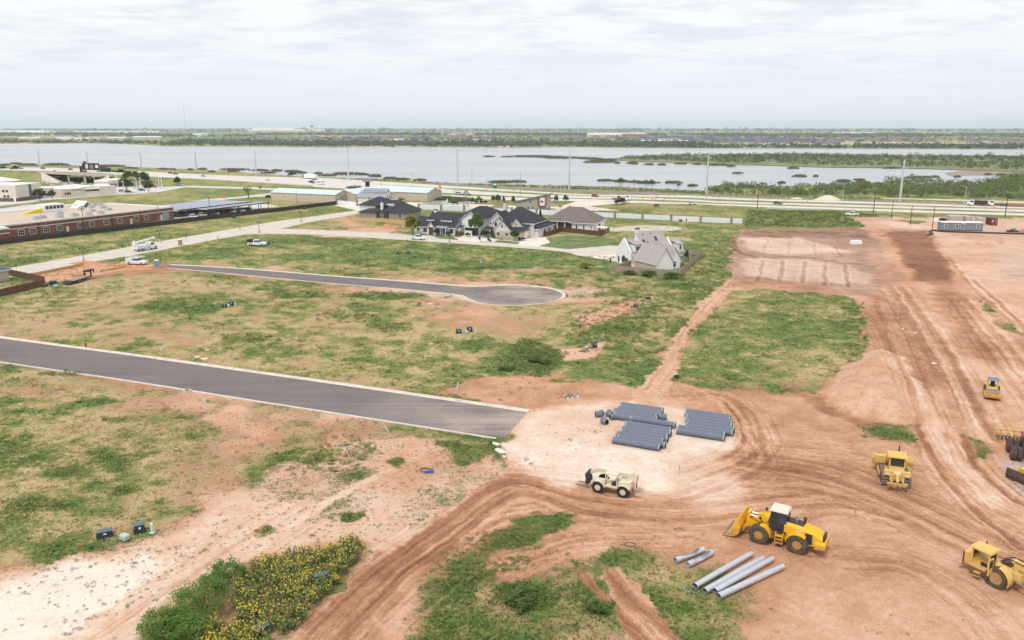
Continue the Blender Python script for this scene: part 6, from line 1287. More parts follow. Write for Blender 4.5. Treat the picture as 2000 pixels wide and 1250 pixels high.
elbow(1172,814,R(10),'grey pipe elbow farthest left, open end to the left'); elbow(1188,813.5,R(-110),'grey pipe elbow standing second from the left'); elbow(1178,828,R(-100),'grey pipe elbow lying nearest the camera on its own'); elbow(1200,819,R(15),'grey pipe elbow against the left ends of the far pipe row',R(40)); elbow(1284,813,R(-60),'grey pipe elbow at the right end of the far pipe row',R(60)); elbow(1292,820,R(-50),'second grey pipe elbow at the right end of the far pipe row',R(50))
# galvanised pipes
gp_ = NT('galvanised_spiral'); tcp = gp_.N.new('ShaderNodeTexCoord'); mpp = gp_.N.new('ShaderNodeMapping'); mpp.inputs['Rotation'].default_value = (0,0,R(8)); gp_.link(tcp.outputs['Object'],mpp.inputs[0]); wv_ = gp_.N.new('ShaderNodeTexWave'); wv_.inputs['Scale'].default_value = 1.1; wv_.wave_profile = 'SAW'; gp_.link(mpp.outputs[0],wv_.inputs['Vector'])
gn_ = gp_.noise(6,3,.6); gp_.set(gp_.mix(gp_.map(wv_.outputs['Fac'],.90,.99),gp_.ramp(gn_,[(.3,(.60,.61,.65)),(.7,(.74,.75,.79))]),(.40,.41,.45)),.38,.5); gp_.b.inputs['Metallic'].default_value = .75; gp_.bump(wv_.outputs['Fac'],.25,.02); gp_ = gp_.m
def steel_pipe(a,b,r,label,cut=0):
    A,B = G(*a),G(*b); d = (B - A).normalized(); L_ = (B - A).length; mb = MB(); n = 20
    if not cut: mb.tube((0,0,r),(L_,0,r),r,r * .965,n)
    else:
        for x0,x1 in ((0,L_ * .16),(L_ * .86 if cut == 1 else L_ * .93,L_)): mb.tube((x0,0,r),(x1,0,r),r,r * .965,n)
        rings = []; ins = []
        m0 = 5                                          # half shell where the side is cut away
        for x in np.linspace(L_ * .16,L_ * (.86 if cut == 1 else .93),9):
            q = (x / L_ - .16) / .75; op = R(75) * math.sin(math.pi * min(max(q,0),1)) * 1.25; c0 = R(75) if cut == 1 else R(100)
            rings.append([(x,r * math.cos(v),r + r * math.sin(v)) for v in np.linspace(c0 + op,c0 + 2 * math.pi - op,n)]); ins.append([(x,r * .965 * math.cos(v),r + r * .965 * math.sin(v)) for v in np.linspace(c0 + op,c0 + 2 * math.pi - op,n)])
        for S_ in (rings,ins):
            vs = [v for s_ in S_ for v in s_]; mb.add(vs,[(k * n + i,k * n + i + 1,(k + 1) * n + i + 1,(k + 1) * n + i) for k in range(8) for i in range(n - 1)])
    o = mb.build('steel_pipe',gp_,smooth=True,fixn=False); o.location = (A.x,A.y,.03); o.rotation_euler = (0,0,math.atan2(d.y,d.x)); tag(o,label,'pipe','galvanised pipes on the grass')
steel_pipe((1357,1151),(1467,1087),.29,'long galvanised pipe farthest left of the four'); steel_pipe((1376,1161),(1489,1096),.29,'long galvanised pipe second from the left of the four'); steel_pipe((1396,1161),(1508,1096.5),.29,'long galvanised pipe third from the left of the four'); steel_pipe((1403,1171),(1528,1112),.29,'long galvanised pipe nearest the camera, farthest right')
steel_pipe((1319,1101),(1374,1079),.29,'short cut-open galvanised pipe, the left one of the pair',1); steel_pipe((1343.5,1109),(1390.5,1084.5),.29,'short cut-open galvanised pipe, the right one of the pair',2)
for px,py,rz,lb in ((1346,1156,.3,'bent strip of galvanised metal left of the long pipes'),(1356,1157,1.4,'curled galvanised hoop at the end of the long pipes')):
    mb = MB(); mb.loft([[(.42 * math.cos(q),.42 * math.sin(q) * .9,.05 + .2 * (1 + math.sin(q * 1.3)) + dz) for dz in (0,.12)] + [(.40 * math.cos(q),.40 * math.sin(q) * .9,.05 + .2 * (1 + math.sin(q * 1.3)) + dz) for dz in (.12,0)] for q in np.linspace(0,4.6,14)]); o = mb.build('metal_hoop',gp_,smooth=True); o.location = G(px,py); o.rotation_euler.z = rz; tag(o,lb,'scrap metal')

# ================================================================== VEGETATION
def upn(f,k=.9):
    """soft foliage shading: lean leaf normals towards the sky"""
    ge = f.N.new('ShaderNodeNewGeometry'); v = f.N.new('ShaderNodeVectorMath'); v.operation = 'ADD'; v.inputs[1].default_value = (0,0,k); f.link(ge.outputs['Normal'],v.inputs[0]); w = f.N.new('ShaderNodeVectorMath'); w.operation = 'NORMALIZE'; f.link(v.outputs[0],w.inputs[0]); f.link(w.outputs[0],f.b.inputs['Normal'])
def foliage(name,base,var=.35,trans=.25):
    f = NT(name); a = f.N.new('ShaderNodeAttribute'); a.attribute_name = 'tint'; n = f.noise(.9,3,.6)
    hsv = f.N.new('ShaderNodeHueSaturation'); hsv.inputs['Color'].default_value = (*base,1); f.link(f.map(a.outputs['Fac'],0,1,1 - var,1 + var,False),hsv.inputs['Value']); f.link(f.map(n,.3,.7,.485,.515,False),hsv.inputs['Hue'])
    f.set(hsv.outputs[0],.75,.2); upn(f); tr = f.N.new('ShaderNodeBsdfTranslucent'); f.link(hsv.outputs[0],tr.inputs['Color']); mx = f.N.new('ShaderNodeMixShader'); mx.inputs[0].default_value = trans
    f.link(f.b.outputs[0],mx.inputs[1]); f.link(tr.outputs[0],mx.inputs[2]); f.link(mx.outputs[0],f.N['Material Output'].inputs['Surface']); return f.m
def tri_mesh(name,V,T,m,mat_idx=None):
    """V (n,3,3) triangles, T (n,) tint, m material(s)"""
    me = bpy.data.meshes.new(name); n = len(V); me.vertices.add(n * 3); me.vertices.foreach_set('co',V.astype(np.float32).ravel()); me.loops.add(n * 3); me.loops.foreach_set('vertex_index',np.arange(n * 3,dtype=np.int32)); me.polygons.add(n); me.polygons.foreach_set('loop_start',np.arange(n,dtype=np.int32) * 3)
    me.update(calc_edges=True); a = me.attributes.new('tint','FLOAT','POINT'); a.data.foreach_set('value',np.repeat(T,3).astype(np.float32))
    for q in (m if isinstance(m,list) else [m]): me.materials.append(q)
    if mat_idx is not None: me.polygons.foreach_set('material_index',mat_idx.astype(np.int32))
    return me
RNG = np.random.default_rng(11)
def rdir(n):
    v = RNG.normal(size=(n,3)); return v / np.linalg.norm(v,axis=1)[:,None]
def leaf_tris(C,size,droop=.3):
    """one randomly turned leaf triangle pair per centre"""
    n = len(C); d = rdir(n); d[:,2] *= .6; e = np.cross(d,rdir(n)); e /= np.linalg.norm(e,axis=1)[:,None] + 1e-9; s = np.asarray(size).reshape(-1,1) * np.ones((n,1))
    a = C - d * s; b = C + e * s * .55; c = C + d * s; q = C - e * s * .55
    return np.concatenate([np.stack([a,b,c],1),np.stack([a,c,q],1)])
def clumps(n_cl,leaves,rx,rz,base,size,power=.6,flat=.75,lo=.35):
    """leaf centres gathered in sub-clumps on a crown; returns centres and tint"""
    d = rdir(n_cl); d[:,2] = np.abs(d[:,2]) * 1.3 - .35; d /= np.linalg.norm(d,axis=1)[:,None]; rr = RNG.uniform(lo,1.0,(n_cl,1)) ** power
    cc = d * rr * np.array([rx,rx,rz]) * RNG.uniform(.8,1.15,(n_cl,1)) + np.array([0,0,base + rz * .75])
    cr = rx * RNG.uniform(.20,.42,n_cl); k = RNG.integers(0,n_cl,leaves); v = rdir(leaves) * (RNG.uniform(0,1,(leaves,1)) ** .45); v[:,2] *= flat
    C = cc[k] + v * cr[k][:,None]; ct = RNG.uniform(0,1,n_cl)
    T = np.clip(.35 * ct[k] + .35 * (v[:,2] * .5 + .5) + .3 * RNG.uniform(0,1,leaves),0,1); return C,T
bark = mat('grey_brown_bark',(.14,.10,.075),.95,var=.3,scale=3)
FOL = {'oak': foliage('oak_leaves',(.075,.115,.042)),'pale': foliage('fresh_leaves',(.115,.185,.045)),'con': foliage('conifer_needles',(.035,.070,.042)),'mesq': foliage('mesquite_leaves',(.135,.245,.050),.5,.35),'purple': foliage('dark_plum_leaves',(.075,.075,.085)),'bright': foliage('bright_leaves',(.16,.27,.035)),'yel': foliage('yellow_green_leaves',(.25,.24,.04)),'bush': foliage('bush_leaves',(.100,.155,.042),.5)}
def trunk_mesh(h,r,limbs,spread,seed):
    rr = random.Random(seed); mb = MB(); mb.cyl((0,0,-.1),(0,0,h * .5),r,r * .7,7); top = Vector((0,0,h * .5))
    for k in range(limbs):
        a = 2 * math.pi * k / limbs + rr.uniform(-.4,.4); e = Vector((math.cos(a) * spread * rr.uniform(.5,.9),math.sin(a) * spread * rr.uniform(.5,.9),h * rr.uniform(.75,1.05))); s = Vector((0,0,h * rr.uniform(.3,.5)))
        m_ = s.lerp(e,.5) + Vector((0,0,h * .06)); mb.cyl(s,m_,r * .5,r * .36,5); mb.cyl(m_,e,r * .36,r * .12,5)
    return mb.mesh('trunk',bark,True)
TREES = {}
def tree_proto(kind,var):
    k = (kind,var)
    if k in TREES: return TREES[k]
    global RNG; RNG = np.random.default_rng(hash(kind) % 1000 if False else sum(map(ord,kind)) + 31 * var)
    if kind in ('oak','pale','round'):
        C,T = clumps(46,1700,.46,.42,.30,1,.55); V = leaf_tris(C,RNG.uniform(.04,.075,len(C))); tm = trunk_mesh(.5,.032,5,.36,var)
    elif kind == 'con':
        n = 1300; z = RNG.uniform(0,1,n) ** 1.1; an = RNG.uniform(0,6.283,n); r = (1 - z) * .30 * RNG.uniform(.55,1.1,n) * (1 + .25 * np.sin(an * 5 + z * 23)); C = np.stack([np.cos(an) * r,np.sin(an) * r,.06 + z * .92],1); T = np.clip(RNG.uniform(0,1,n) * .6 + .4 * (r / .3),0,1); V = leaf_tris(C,RNG.uniform(.025,.05,n)); tm = trunk_mesh(.9,.02,3,.08,var)
    else:                                           # shrub without a clear stem
        C,T = clumps(46,1700,.5,.50,.06,1,.5,.75,.02); C[:,2] = np.abs(C[:,2]); V = leaf_tris(C,RNG.uniform(.03,.06,len(C))); tm = trunk_mesh(.5,.02,5,.3,var)
    TREES[k] = (V,np.concatenate([T,T]),tm); return TREES[k]
TM = {}
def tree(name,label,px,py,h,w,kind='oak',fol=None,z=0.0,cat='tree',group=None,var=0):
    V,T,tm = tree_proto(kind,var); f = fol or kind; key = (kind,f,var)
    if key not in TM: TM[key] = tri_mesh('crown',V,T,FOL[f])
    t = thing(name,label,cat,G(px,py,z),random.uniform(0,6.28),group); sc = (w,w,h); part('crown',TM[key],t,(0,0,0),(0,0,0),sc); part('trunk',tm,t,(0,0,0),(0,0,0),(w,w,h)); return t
ydt = 'trees and shrubs round the yards'
for a in [('round_tree','dense round dark tree beside the cream block',78.5,392.5,6.5,7.2,'oak','oak'),('young_tree','young tree right of the dense round tree by the cream block',102,390,5.2,4.2,'oak','oak',0,'tree',None,1),
          ('oak_tree','dark oak cut by the left edge below the embankment',6,346,9,10),('oak_tree','dark oak left of the underpass below the embankment',34,347,9,11,'oak','oak',0,'tree',None,1),('young_tree','small tree before the pale abutment',106,352,7,8,'pale','oak'),('young_tree','second small tree before the pale abutment',128,353,6,8,'pale','oak',0,'tree',None,1),
          ('oak_tree','dark oak right behind the billboard',202,352.5,10,9),('oak_tree','dark oak second right of the billboard',216,352.5,9,8,'oak','oak',0,'tree',None,1),('oak_tree','dark oak third right of the billboard',235,353,8.5,9),('oak_tree','oak behind the dealership roof, left',253,360,9,8,'oak','oak',0,'tree',None,1),('oak_tree','oak behind the dealership roof, middle',265,360,9,7),('oak_tree','oak behind the dealership roof, right',280,363,9,10,'oak','oak',0,'tree',None,1),
          ('oak_tree','largest dark oak in front of the dealership',248,377,9.5,8),('round_tree','round oak at the front corner of the dealership lot',290.5,376,6.5,5.5,'oak','oak',0,'tree',None,1),('conical_tree','conical tree at the right of the dealership, left of three',301,361,5.5,4.5,'con','oak'),('conical_tree','conical tree at the right of the dealership, middle of three',310,361,5.5,5.0,'con','oak'),('conical_tree','conical tree at the right of the dealership, right of three',319,361.5,5.5,5,'con','yel'),('round_tree','lone round tree beside the lane under the embankment',346.5,363.5,6.2,5),
          ('lakeside_bush','large green bush between the road and the lake left of the trailer',571,346.5,5.5,8,'shrub','oak'),('roadside_hedge','dark bushy hedge behind the storage building',693,372,3.4,12,'shrub','oak'),
          ('garden_tree','leafy tree at the left corner of the long white house',806,459,7.2,6.2,'pale','yel',0,'tree',ydt),('garden_tree','fresh green tree before the garage wing of the long white house',931,462,8.4,5.6,'pale','pale',0,'tree',ydt),('garden_shrub','greyish shrub at the porch of the long white house',853.5,460.5,3.2,3.2,'shrub','purple',0,'shrub',ydt),('garden_tree','small tree before the stone gable of the pale house',1005,470.5,4.2,3.6,'pale','oak',0,'tree',ydt,1),('garden_conifer','large dark conifer between the gabled and brown-roofed houses',1055,455,9.2,7.5,'con','con',0,'tree',ydt),
          ('garden_shrub','big dark shrub left of the pale house porch',948,464,3.2,4.2,'shrub','con',0,'shrub',ydt),('garden_shrub','upright dark shrub at the pale house porch',965,466,3.0,1.8,'con','con',0,'shrub',ydt),('garden_shrub','round shrub by the right gate wall',914,462.5,1.7,2.8,'shrub','con',0,'shrub',ydt),('garden_shrub','round shrub left of the brown gate',876,460.5,1.8,2.6,'shrub','oak',0,'shrub',ydt),('garden_shrub','low reddish shrub at the garage corner of the pale house',1021,470,1.3,2.4,'shrub','purple',0,'shrub',ydt),('garden_shrub','dark shrub inside the brown fence corner',1028,462,1.4,2,'shrub','con',0,'shrub',ydt),
          ('pond_bush','round bright green bush beside the pond',884.5,403.5,4.6,5.4,'shrub','bright'),('pond_bush','green bush behind the windmill',911,386,4,4.5,'shrub','bright',0,'shrub',None,1),('pond_bush','wide green bush right of the windmill',921,398,3.6,5.8,'shrub','pale'),('pond_bush','green bush at the right end of the pond shrubs',935,394,3.0,4.2,'shrub','bright',0,'shrub',None,1),('pond_bush','pale green shrub at the left end of the pond',784,395,2.8,4.5,'shrub','bright'),('pond_bush','green shrub on the far pond bank',853,384,2.6,4,'shrub','bright',0,'shrub',None,1),
          ('plum_bush','dark plum bush on the far pond bank',834,382,2.6,5,'shrub','purple'),('plum_shrub','small plum shrub, left of three by the yard',931,398.5,2.2,2.2,'shrub','purple'),('plum_shrub','small plum shrub, middle of three by the yard',940,398.5,2.2,2.2,'shrub','purple',0,'shrub',None,1),('plum_shrub','small plum shrub, right of three by the yard',949,399,2.4,2.4,'shrub','purple'),
          ('yard_tree','thin tree right of the plum shrubs',963,398,4.4,2.0,'oak','oak'),('yard_tree','spreading dark tree before the sloped-roof building',973,399,4.8,3.4,'oak','oak',0,'tree',None,1),('yard_tree','sparse thin tree right of the spreading dark one',984,399,4.2,1.6,'pale','oak'),('yard_tree','dark tree just left of the sloped-roof building',1003,401,4.6,2.4,'oak','oak'),('yard_tree','small tree right of the sloped-roof building, left of two',1086,399,4.6,2.4,'oak','oak',0,'tree',None,1),('yard_tree','small tree right of the sloped-roof building, right of two',1105,398,4.6,3,'oak','oak'),('small_conifer','tiny conifer in the pale yard',1113.5,407,1.8,1.8,'con','con'),
          ('plum_bush','large plum bush beside the yard entrance',1214,399,3.6,5.5,'shrub','purple',0,'shrub',None,1),('plum_bush','smaller plum bush left of the large one at the yard entrance',1204,399,2.4,4,'shrub','purple'),
          ('lake_bush','green bush standing in the lake shallows',1212.5,359.5,4.8,6.2,'shrub','pale'),('lake_bush','small green bush on a shallows islet, left',1262,358.5,3,4,'shrub','bright'),('lake_bush','small green bush on a shallows islet, right',1273,358.5,3,4.4,'shrub','bright',0,'shrub',None,1),('lake_bush','small olive bush standing in the shallows',1326,365.5,2.8,3.2,'shrub','pale'),
          ('fence_bush','yellow flowering bush on the lawn left of the grey fence',1146,524,1.8,4.2,'shrub','yel'),('fence_bush','dark shrub against the front of the grey fence, left',1264,539,1.7,5.2,'shrub','pale'),('fence_bush','dark shrub against the front of the grey fence, right',1312,544,2.0,5.2,'shrub','pale'),('fence_bush','dark shrub left of the grey fence front',1228,536,1.2,4,'shrub','pale',0,'shrub',None,1),('garden_sapling','thin sapling before the arched gable',1218,519.5,3.0,1.5,'pale','oak'),('garden_sapling','thin sapling inside the grey fence',1340,512,3.6,1.4,'pale','purple'),('garden_shrub','small conical shrub beside the white house drive',1192,512,1.6,1.3,'con','con',0,'shrub',ydt),
          ('field_bush','dark round bush in the tall grass at the lower edge',1018,1180,1.2,3.4,'shrub','bush'),('field_bush','smaller dark bush in the lower grass near the ruts',1164,1196,1.0,1.9,'shrub','bush'),('field_bush','green bush in the field left of the dirt lane',1045,706,.9,3.6,'shrub','bush'),('field_bush','second green bush in the field left of the dirt lane',1066,712,.9,2.6,'shrub','bush'),('field_bush','green bush left of the dirt lane, low and wide',990,722,.6,3.0,'shrub','bush')]:
    tree(*a)
for i,(x,y) in enumerate(((765,387),(771,386),(775.6,385.6),(781,384),(788,384),(793,383.5),(799.6,383),(804,382.5),(811,381.5),(816,381))):
    tree('screening_conifer',['leftmost','second from left','third from left','fourth from left','fifth from left','fifth from right','fourth from right','third from right','second from right','rightmost'][i] + ' dark conifer in the row beside the storage building',x,y,random.uniform(2.6,3.4),2.6,'con','con',0,'tree','conifer row by the storage building',i % 2)
# bare tree
t = thing('bare_tree','half-bare tree by the lane left of the storage building','tree',G(486,388)); rr = random.Random(4); mb = MB(); mb.cyl((0,0,0),(0,0,2.4),.3,.22,8)
def twig(p,d,L_,r,k):
    e = p + d * L_; mb.cyl(p,e,r,r * .6,5)
    if k > 0:
        for _ in range(3): twig(e,(d + Vector((rr.uniform(-.8,.8),rr.uniform(-.8,.8),rr.uniform(-.1,.5)))).normalized(),L_ * .72,r * .6,k - 1)
for _ in range(4): twig(Vector((0,0,2.2)),Vector((rr.uniform(-.6,.6),rr.uniform(-.6,.6),1)).normalized(),2.0,.16,3)
mb.build('branches',bark,t); RNG = np.random.default_rng(3); C = rdir(160) * RNG.uniform(.4,1,(160,1)) * [3,3,2.4] + [0,0,6]; part('crown',tri_mesh('crown',leaf_tris(C,.22),np.repeat(RNG.uniform(0,1,160),2),FOL['oak']),t)
# mesquite shrubs at the lower edge
def mesquite(label,px,py,h,w,seed,n=5200):
    global RNG; RNG = np.random.default_rng(seed); t = thing('mesquite_shrub',label,'shrub',G(px,py),0,'mesquite at the lower edge')
    C,T = clumps(60,n,w * .5,h * .5,h * .10,1,.45,.8); C[:,2] = np.abs(C[:,2]); V = leaf_tris(C,RNG.uniform(.05,.11,n)); part('crown',tri_mesh('crown',V,np.concatenate([T,T]),FOL['mesq']),t)
    mb = MB(); rr = random.Random(seed)
    for k in range(7): a = rr.uniform(0,6.28); e = Vector((math.cos(a) * w * .32,math.sin(a) * w * .32,h * rr.uniform(.6,.9))); m_ = e * .45 + Vector((0,0,h * .1)); mb.cyl((0,0,-.05),m_,.07,.05,6); mb.cyl(m_,e,.05,.015,5)
    mb.build('trunk',bark,t)
mesquite('small mesquite shrub farthest up the slope',446,1137,2.0,3.2,5,3800); mesquite('largest mesquite shrub, in the middle of the group',398,1195,2.7,4.9,6,7000); mesquite('mesquite shrub at the lower left of the group',318,1240,2.1,3.6,8,4600); mesquite('mesquite shrub cut by the lower edge',368,1252,1.9,3.4,9,4200)

# ---- ground-cover
NOGROW = [[(-200,626),(0,658),(1034,803),(990,865),(970,858),(0,709),(-200,680)],[(320,514),(905,556),(1000,555),(1105,565),(1105,586),(1015,599),(930,594),(880,576),(320,528)],[(-200,560),(0,524),(545,429),(690,410),(690,421),(560,447),(800,457),(1210,478),(1260,484),(1260,505),(1120,497),(800,471),(540,459),(300,493),(0,548),(-200,590)],
          [(1180,800),(1440,800),(1440,890),(1180,890)],[(1205,505),(1330,490),(1335,530),(1205,535)],[(690,395),(1075,400),(1200,430),(1180,465),(1040,480),(690,465)],[(1120,905),(1260,905),(1260,985),(1120,985)],[(1400,960),(2000,960),(2000,1180),(1620,1110)],[(740,1300),(800,1150),(960,1005),(1010,930),(985,925),(850,1012),(570,1250),(540,1300)]]
def scatter(n,r0,r1,az=R(38)):
    r = np.sqrt(RNG.uniform(r0 * r0,r1 * r1,n)); a = RNG.uniform(-az,az,n); return r * np.sin(a),r * np.cos(a)
def allowed(x,y):
    ok = np.ones(len(x),bool)
    for P in NOGROW: ok &= polydist(GN(P),x,y) < 0
    return ok
def blades(x,y,z,r,h,k):
    """k blade triangles per tuft"""
    n = len(x); C = np.repeat(np.stack([x,y,z],1),k,0); rr = np.repeat(r,k); hh = np.repeat(h,k) * RNG.uniform(.5,1.1,n * k); a = RNG.uniform(0,6.283,n * k); d = np.sqrt(RNG.uniform(0,1,n * k)) * rr * .8
    B = C + np.stack([np.cos(a) * d,np.sin(a) * d,np.zeros(n * k) - .02],1); a2 = RNG.uniform(0,6.283,n * k); w = rr * .34; L_ = RNG.uniform(.1,.9,n * k) * rr
    T = B + np.stack([np.cos(a) * L_,np.sin(a) * L_,hh],1); s = np.stack([np.cos(a2) * w,np.sin(a2) * w,np.zeros(n * k)],1); return np.stack([B - s,B + s,T],1)
gm2 = NT('wild_grass_blades'); a2 = gm2.N.new('ShaderNodeAttribute'); a2.attribute_name = 'tint'; gm2.set(gm2.ramp(a2.outputs['Fac'],[(.05,DRY),(.34,OLIVE),(.62,MIDG),(.95,LUSH)]),.85,.1); upn(gm2,3.0)
def grow(name,label,sets):
    VV,TT = [],[]
    for V,T in sets: VV.append(V); TT.append(T)
    o = bpy.data.objects.new(name,tri_mesh(name,np.concatenate(VV),np.concatenate(TT),gm2.m)); COL.objects.link(o); tag(o,label,kind='stuff')
RNG = np.random.default_rng(21); sets = []
for n,r0,r1,rr,hh,k,cmin in ((170000,52,120,(.07,.18),(.06,.17),4,.22),(90000,118,230,(.14,.32),(.08,.22),4,.28),(50000,228,420,(.3,.6),(.12,.3),3,.35)):
    x,y = scatter(n,r0,r1); c,g,tt,kk,z = ground_state(x,y); keep = (c * RNG.uniform(.45,1.25,n) > cmin + RNG.uniform(0,.4,n)) & allowed(x,y); x,y,z,g,c = x[keep],y[keep],z[keep],g[keep],c[keep]
    lush = np.clip(.55 + g,.6,1.5); r = RNG.uniform(*rr,len(x)) * lush; h = RNG.uniform(*hh,len(x)) * lush; V = blades(x,y,z,r,h,k); sets.append((V,np.repeat(np.clip(g + RNG.normal(0,.14,len(x)),0,1),k) + RNG.normal(0,.06,len(V))))
for P,n in (([(760,1290),(810,1185),(900,1115),(1000,1135),(1110,1110),(1190,1160),(1240,1240),(1240,1300)],1700),([(1170,1115),(1240,1065),(1400,1115),(1480,1200),(1440,1270),(1270,1290)],700),([(820,1160),(900,1085),(1050,1030),(1120,1010),(1060,1050),(900,1125)],700)):
    Q = GN(P); lo,hi = Q.min(0),Q.max(0); x = RNG.uniform(lo[0],hi[0],n * 2); y = RNG.uniform(lo[1],hi[1],n * 2); c,g,tt,kk,z = ground_state(x,y); k_ = (polydist(Q,x,y) > 0) & (c > .45 + RNG.uniform(0,.4,len(x))); x,y,z,g = x[k_],y[k_],z[k_],g[k_]; V = blades(x,y,z,RNG.uniform(.10,.22,len(x)),RNG.uniform(.14,.36,len(x)),5); sets.append((V,np.repeat(np.clip(g + RNG.normal(0,.22,len(x)),0,1),5)))
grow('grass_tufts','rough tufts of dry and green grass over the fields',sets)
# leafy weeds: round green clumps, thick in the brushy spots and sparse on bare soil
RNG = np.random.default_rng(22); pts = []
for ex,ey,rx,ry,lc,lg,lt in BRUSH:
    if ey < 640 and ey > 0 and lc < .6: continue
    n = int(rx * ry * (.06 if ey > 800 else .10)); a = RNG.uniform(0,6.283,n); d = np.sqrt(RNG.uniform(0,1.2,n))
    for q,w in zip(a,d): p = G(ex + rx * w * math.cos(q),ey + ry * w * math.sin(q)); pts.append((p.x,p.y,RNG.uniform(.18,.5) * (1 if ey > 800 else 1.5),lg + RNG.normal(0,.1)))
x,y = scatter(60000,52,150); c,g,tt,kk,z = ground_state(x,y); cl_ = fbm(x,y,9,200,3); zone = (x < 22) | (fbm(x,y,16,300,3) > .60); keep = (RNG.uniform(0,1,len(x)) < np.where(c < .3,.05,.13) * np.clip((cl_ - .42) * 7,0,2) + .02 * (x < 12)) & allowed(x,y) & zone & (tt > .3)
for q in np.where(keep)[0]: pts.append((x[q],y[q],RNG.uniform(.07,.2) * (1 + 1.3 * (RNG.uniform() > .9)),.62 + RNG.normal(0,.16)))
x,y = scatter(16000,150,330); c,g,tt,kk,z = ground_state(x,y); cl_ = fbm(x,y,22,210,3); keep = (RNG.uniform(0,1,len(x)) < .16 * np.clip((cl_ - .45) * 8,0,1.5)) & allowed(x,y) & (c > .35) & (tt > .3)
for q in np.where(keep)[0]: pts.append((x[q],y[q],RNG.uniform(.3,.8),.6 + RNG.normal(0,.15)))
for P,n,r0,r1,gg0 in (([(1380,470),(1440,462),(1430,530),(1340,640),(1290,690),(1240,745),(1190,740),(1220,640),(1310,560)],700,.3,.8,.66),([(1110,620),(1250,560),(1310,590),(1230,680),(1130,690)],420,.3,.7,.66),([(960,720),(1020,660),(1110,690),(1060,740),(1150,760)],300,.3,.7,.66),([(1462,410),(1640,414),(1690,444),(1455,442)],700,.5,1.3,.72),([(1640,590),(1685,590),(1695,660),(1680,700),(1655,690)],200,.25,.6,.75),([(550,930),(600,880),(690,850),(740,870),(690,920)],170,.2,.5,.62),([(820,1150),(900,1100),(1030,1085),(1050,1105),(900,1140)],220,.15,.4,.62),([(900,1050),(1060,1010),(1130,1025),(980,1070)],160,.12,.35,.6),([(880,1060),(1010,1030),(1030,1050),(880,1100),(800,1150)],160,.12,.3,.5),([(420,1010),(520,930),(640,880),(860,860),(950,900),(880,980),(740,1060),(560,1060),(400,1100)],420,.06,.26,.6),([(20,1130),(160,1090),(330,1060),(420,1060),(300,1170),(120,1250)],260,.05,.26,.5),([(0,720),(420,800),(760,850),(560,890),(420,980),(250,1080),(0,1080)],1500,.07,.24,.56),([(1050,985),(1300,960),(1560,930),(1700,870),(1560,860),(1480,920),(1250,1000)],120,.06,.15,.6),([(500,720),(900,770),(1000,790),(1000,785),(560,715)],60,.2,.5,.6)):
    Q = GN(P); lo,hi = Q.min(0),Q.max(0); xx = RNG.uniform(lo[0],hi[0],n * 4); yy = RNG.uniform(lo[1],hi[1],n * 4); k = np.where(polydist(Q,xx,yy) > 0)[0][:n]
    for q in k: pts.append((xx[q],yy[q],RNG.uniform(r0,r1),gg0 + RNG.normal(0,.12)))
pts = np.array(pts); n = len(pts); k = 22; z0 = ground_state(pts[:,0],pts[:,1])[4]
C = np.repeat(np.stack([pts[:,0],pts[:,1],z0],1),k,0); r = np.repeat(pts[:,2],k); v = rdir(n * k) * RNG.uniform(.25,1,(n * k,1)) ** .6; v[:,2] = np.abs(v[:,2]) * .75; V = leaf_tris(C + v * r[:,None],r * RNG.uniform(.16,.30,n * k)); Tn = np.clip(np.repeat(pts[:,3],k) + (v[:,2] - .35) * .25 + RNG.normal(0,.08,n * k),0.05,1)
grow('leafy_weeds','low green weeds scattered over the bare soil',[(V,np.concatenate([Tn,Tn]))])
# sunflowers
RNG = np.random.default_rng(23); P1 = [(470,1140),(500,1100),(560,1085),(640,1078),(690,1058),(715,1068),(700,1090),(650,1150),(620,1185),(590,1225),(540,1245),(470,1225),(455,1180)]; P2 = [(375,1240),(430,1222),(470,1232),(520,1245),(540,1275),(380,1285)]
xs,ys = [],[]
for P,n in ((P1,900),(P2,240)):
    Q = GN(P); lo,hi = Q.min(0),Q.max(0); xx = RNG.uniform(lo[0],hi[0],n * 4); yy = RNG.uniform(lo[1],hi[1],n * 4); k = np.where((polydist(Q,xx,yy) > -.1) & (fbm(xx,yy,2.2,9,3) > .24))[0][:n]; xs += list(xx[k]); ys += list(yy[k])
xs,ys = np.array(xs),np.array(ys); n = len(xs); hh = RNG.uniform(.55,1.25,n); k = 26
C = np.repeat(np.stack([xs,ys,np.zeros(n)],1),k,0); h2 = np.repeat(hh,k); off = rdir(n * k) * RNG.uniform(.05,.36,(n * k,1)); off[:,2] = RNG.uniform(.08,1,n * k) * h2; V = leaf_tris(C + off,RNG.uniform(.07,.13,n * k)); T = np.clip(RNG.uniform(0,1,n * k) * .6 + .4 * off[:,2] / h2,0,1)
V1 = V; T1 = np.concatenate([T,T]); nf_ = 3; C = np.repeat(np.stack([xs,ys,hh],1),nf_,0) + RNG.normal(0,.16,(n * nf_,3)); sel = RNG.uniform(0,1,len(C)) < .28 + .65 * (fbm(C[:,0],C[:,1],1.3,77,3) > .48); C = C[sel]; m_ = len(C); ax = np.stack([RNG.normal(.0,.5,m_),RNG.normal(-.5,.4,m_),np.ones(m_) * .8],1); ax /= np.linalg.norm(ax,axis=1)[:,None]; e1 = np.cross(ax,rdir(m_)); e1 /= np.linalg.norm(e1,axis=1)[:,None]; e2 = np.cross(ax,e1); R6 = RNG.uniform(.035,.075,(m_,1)); F_ = []; Ce = []
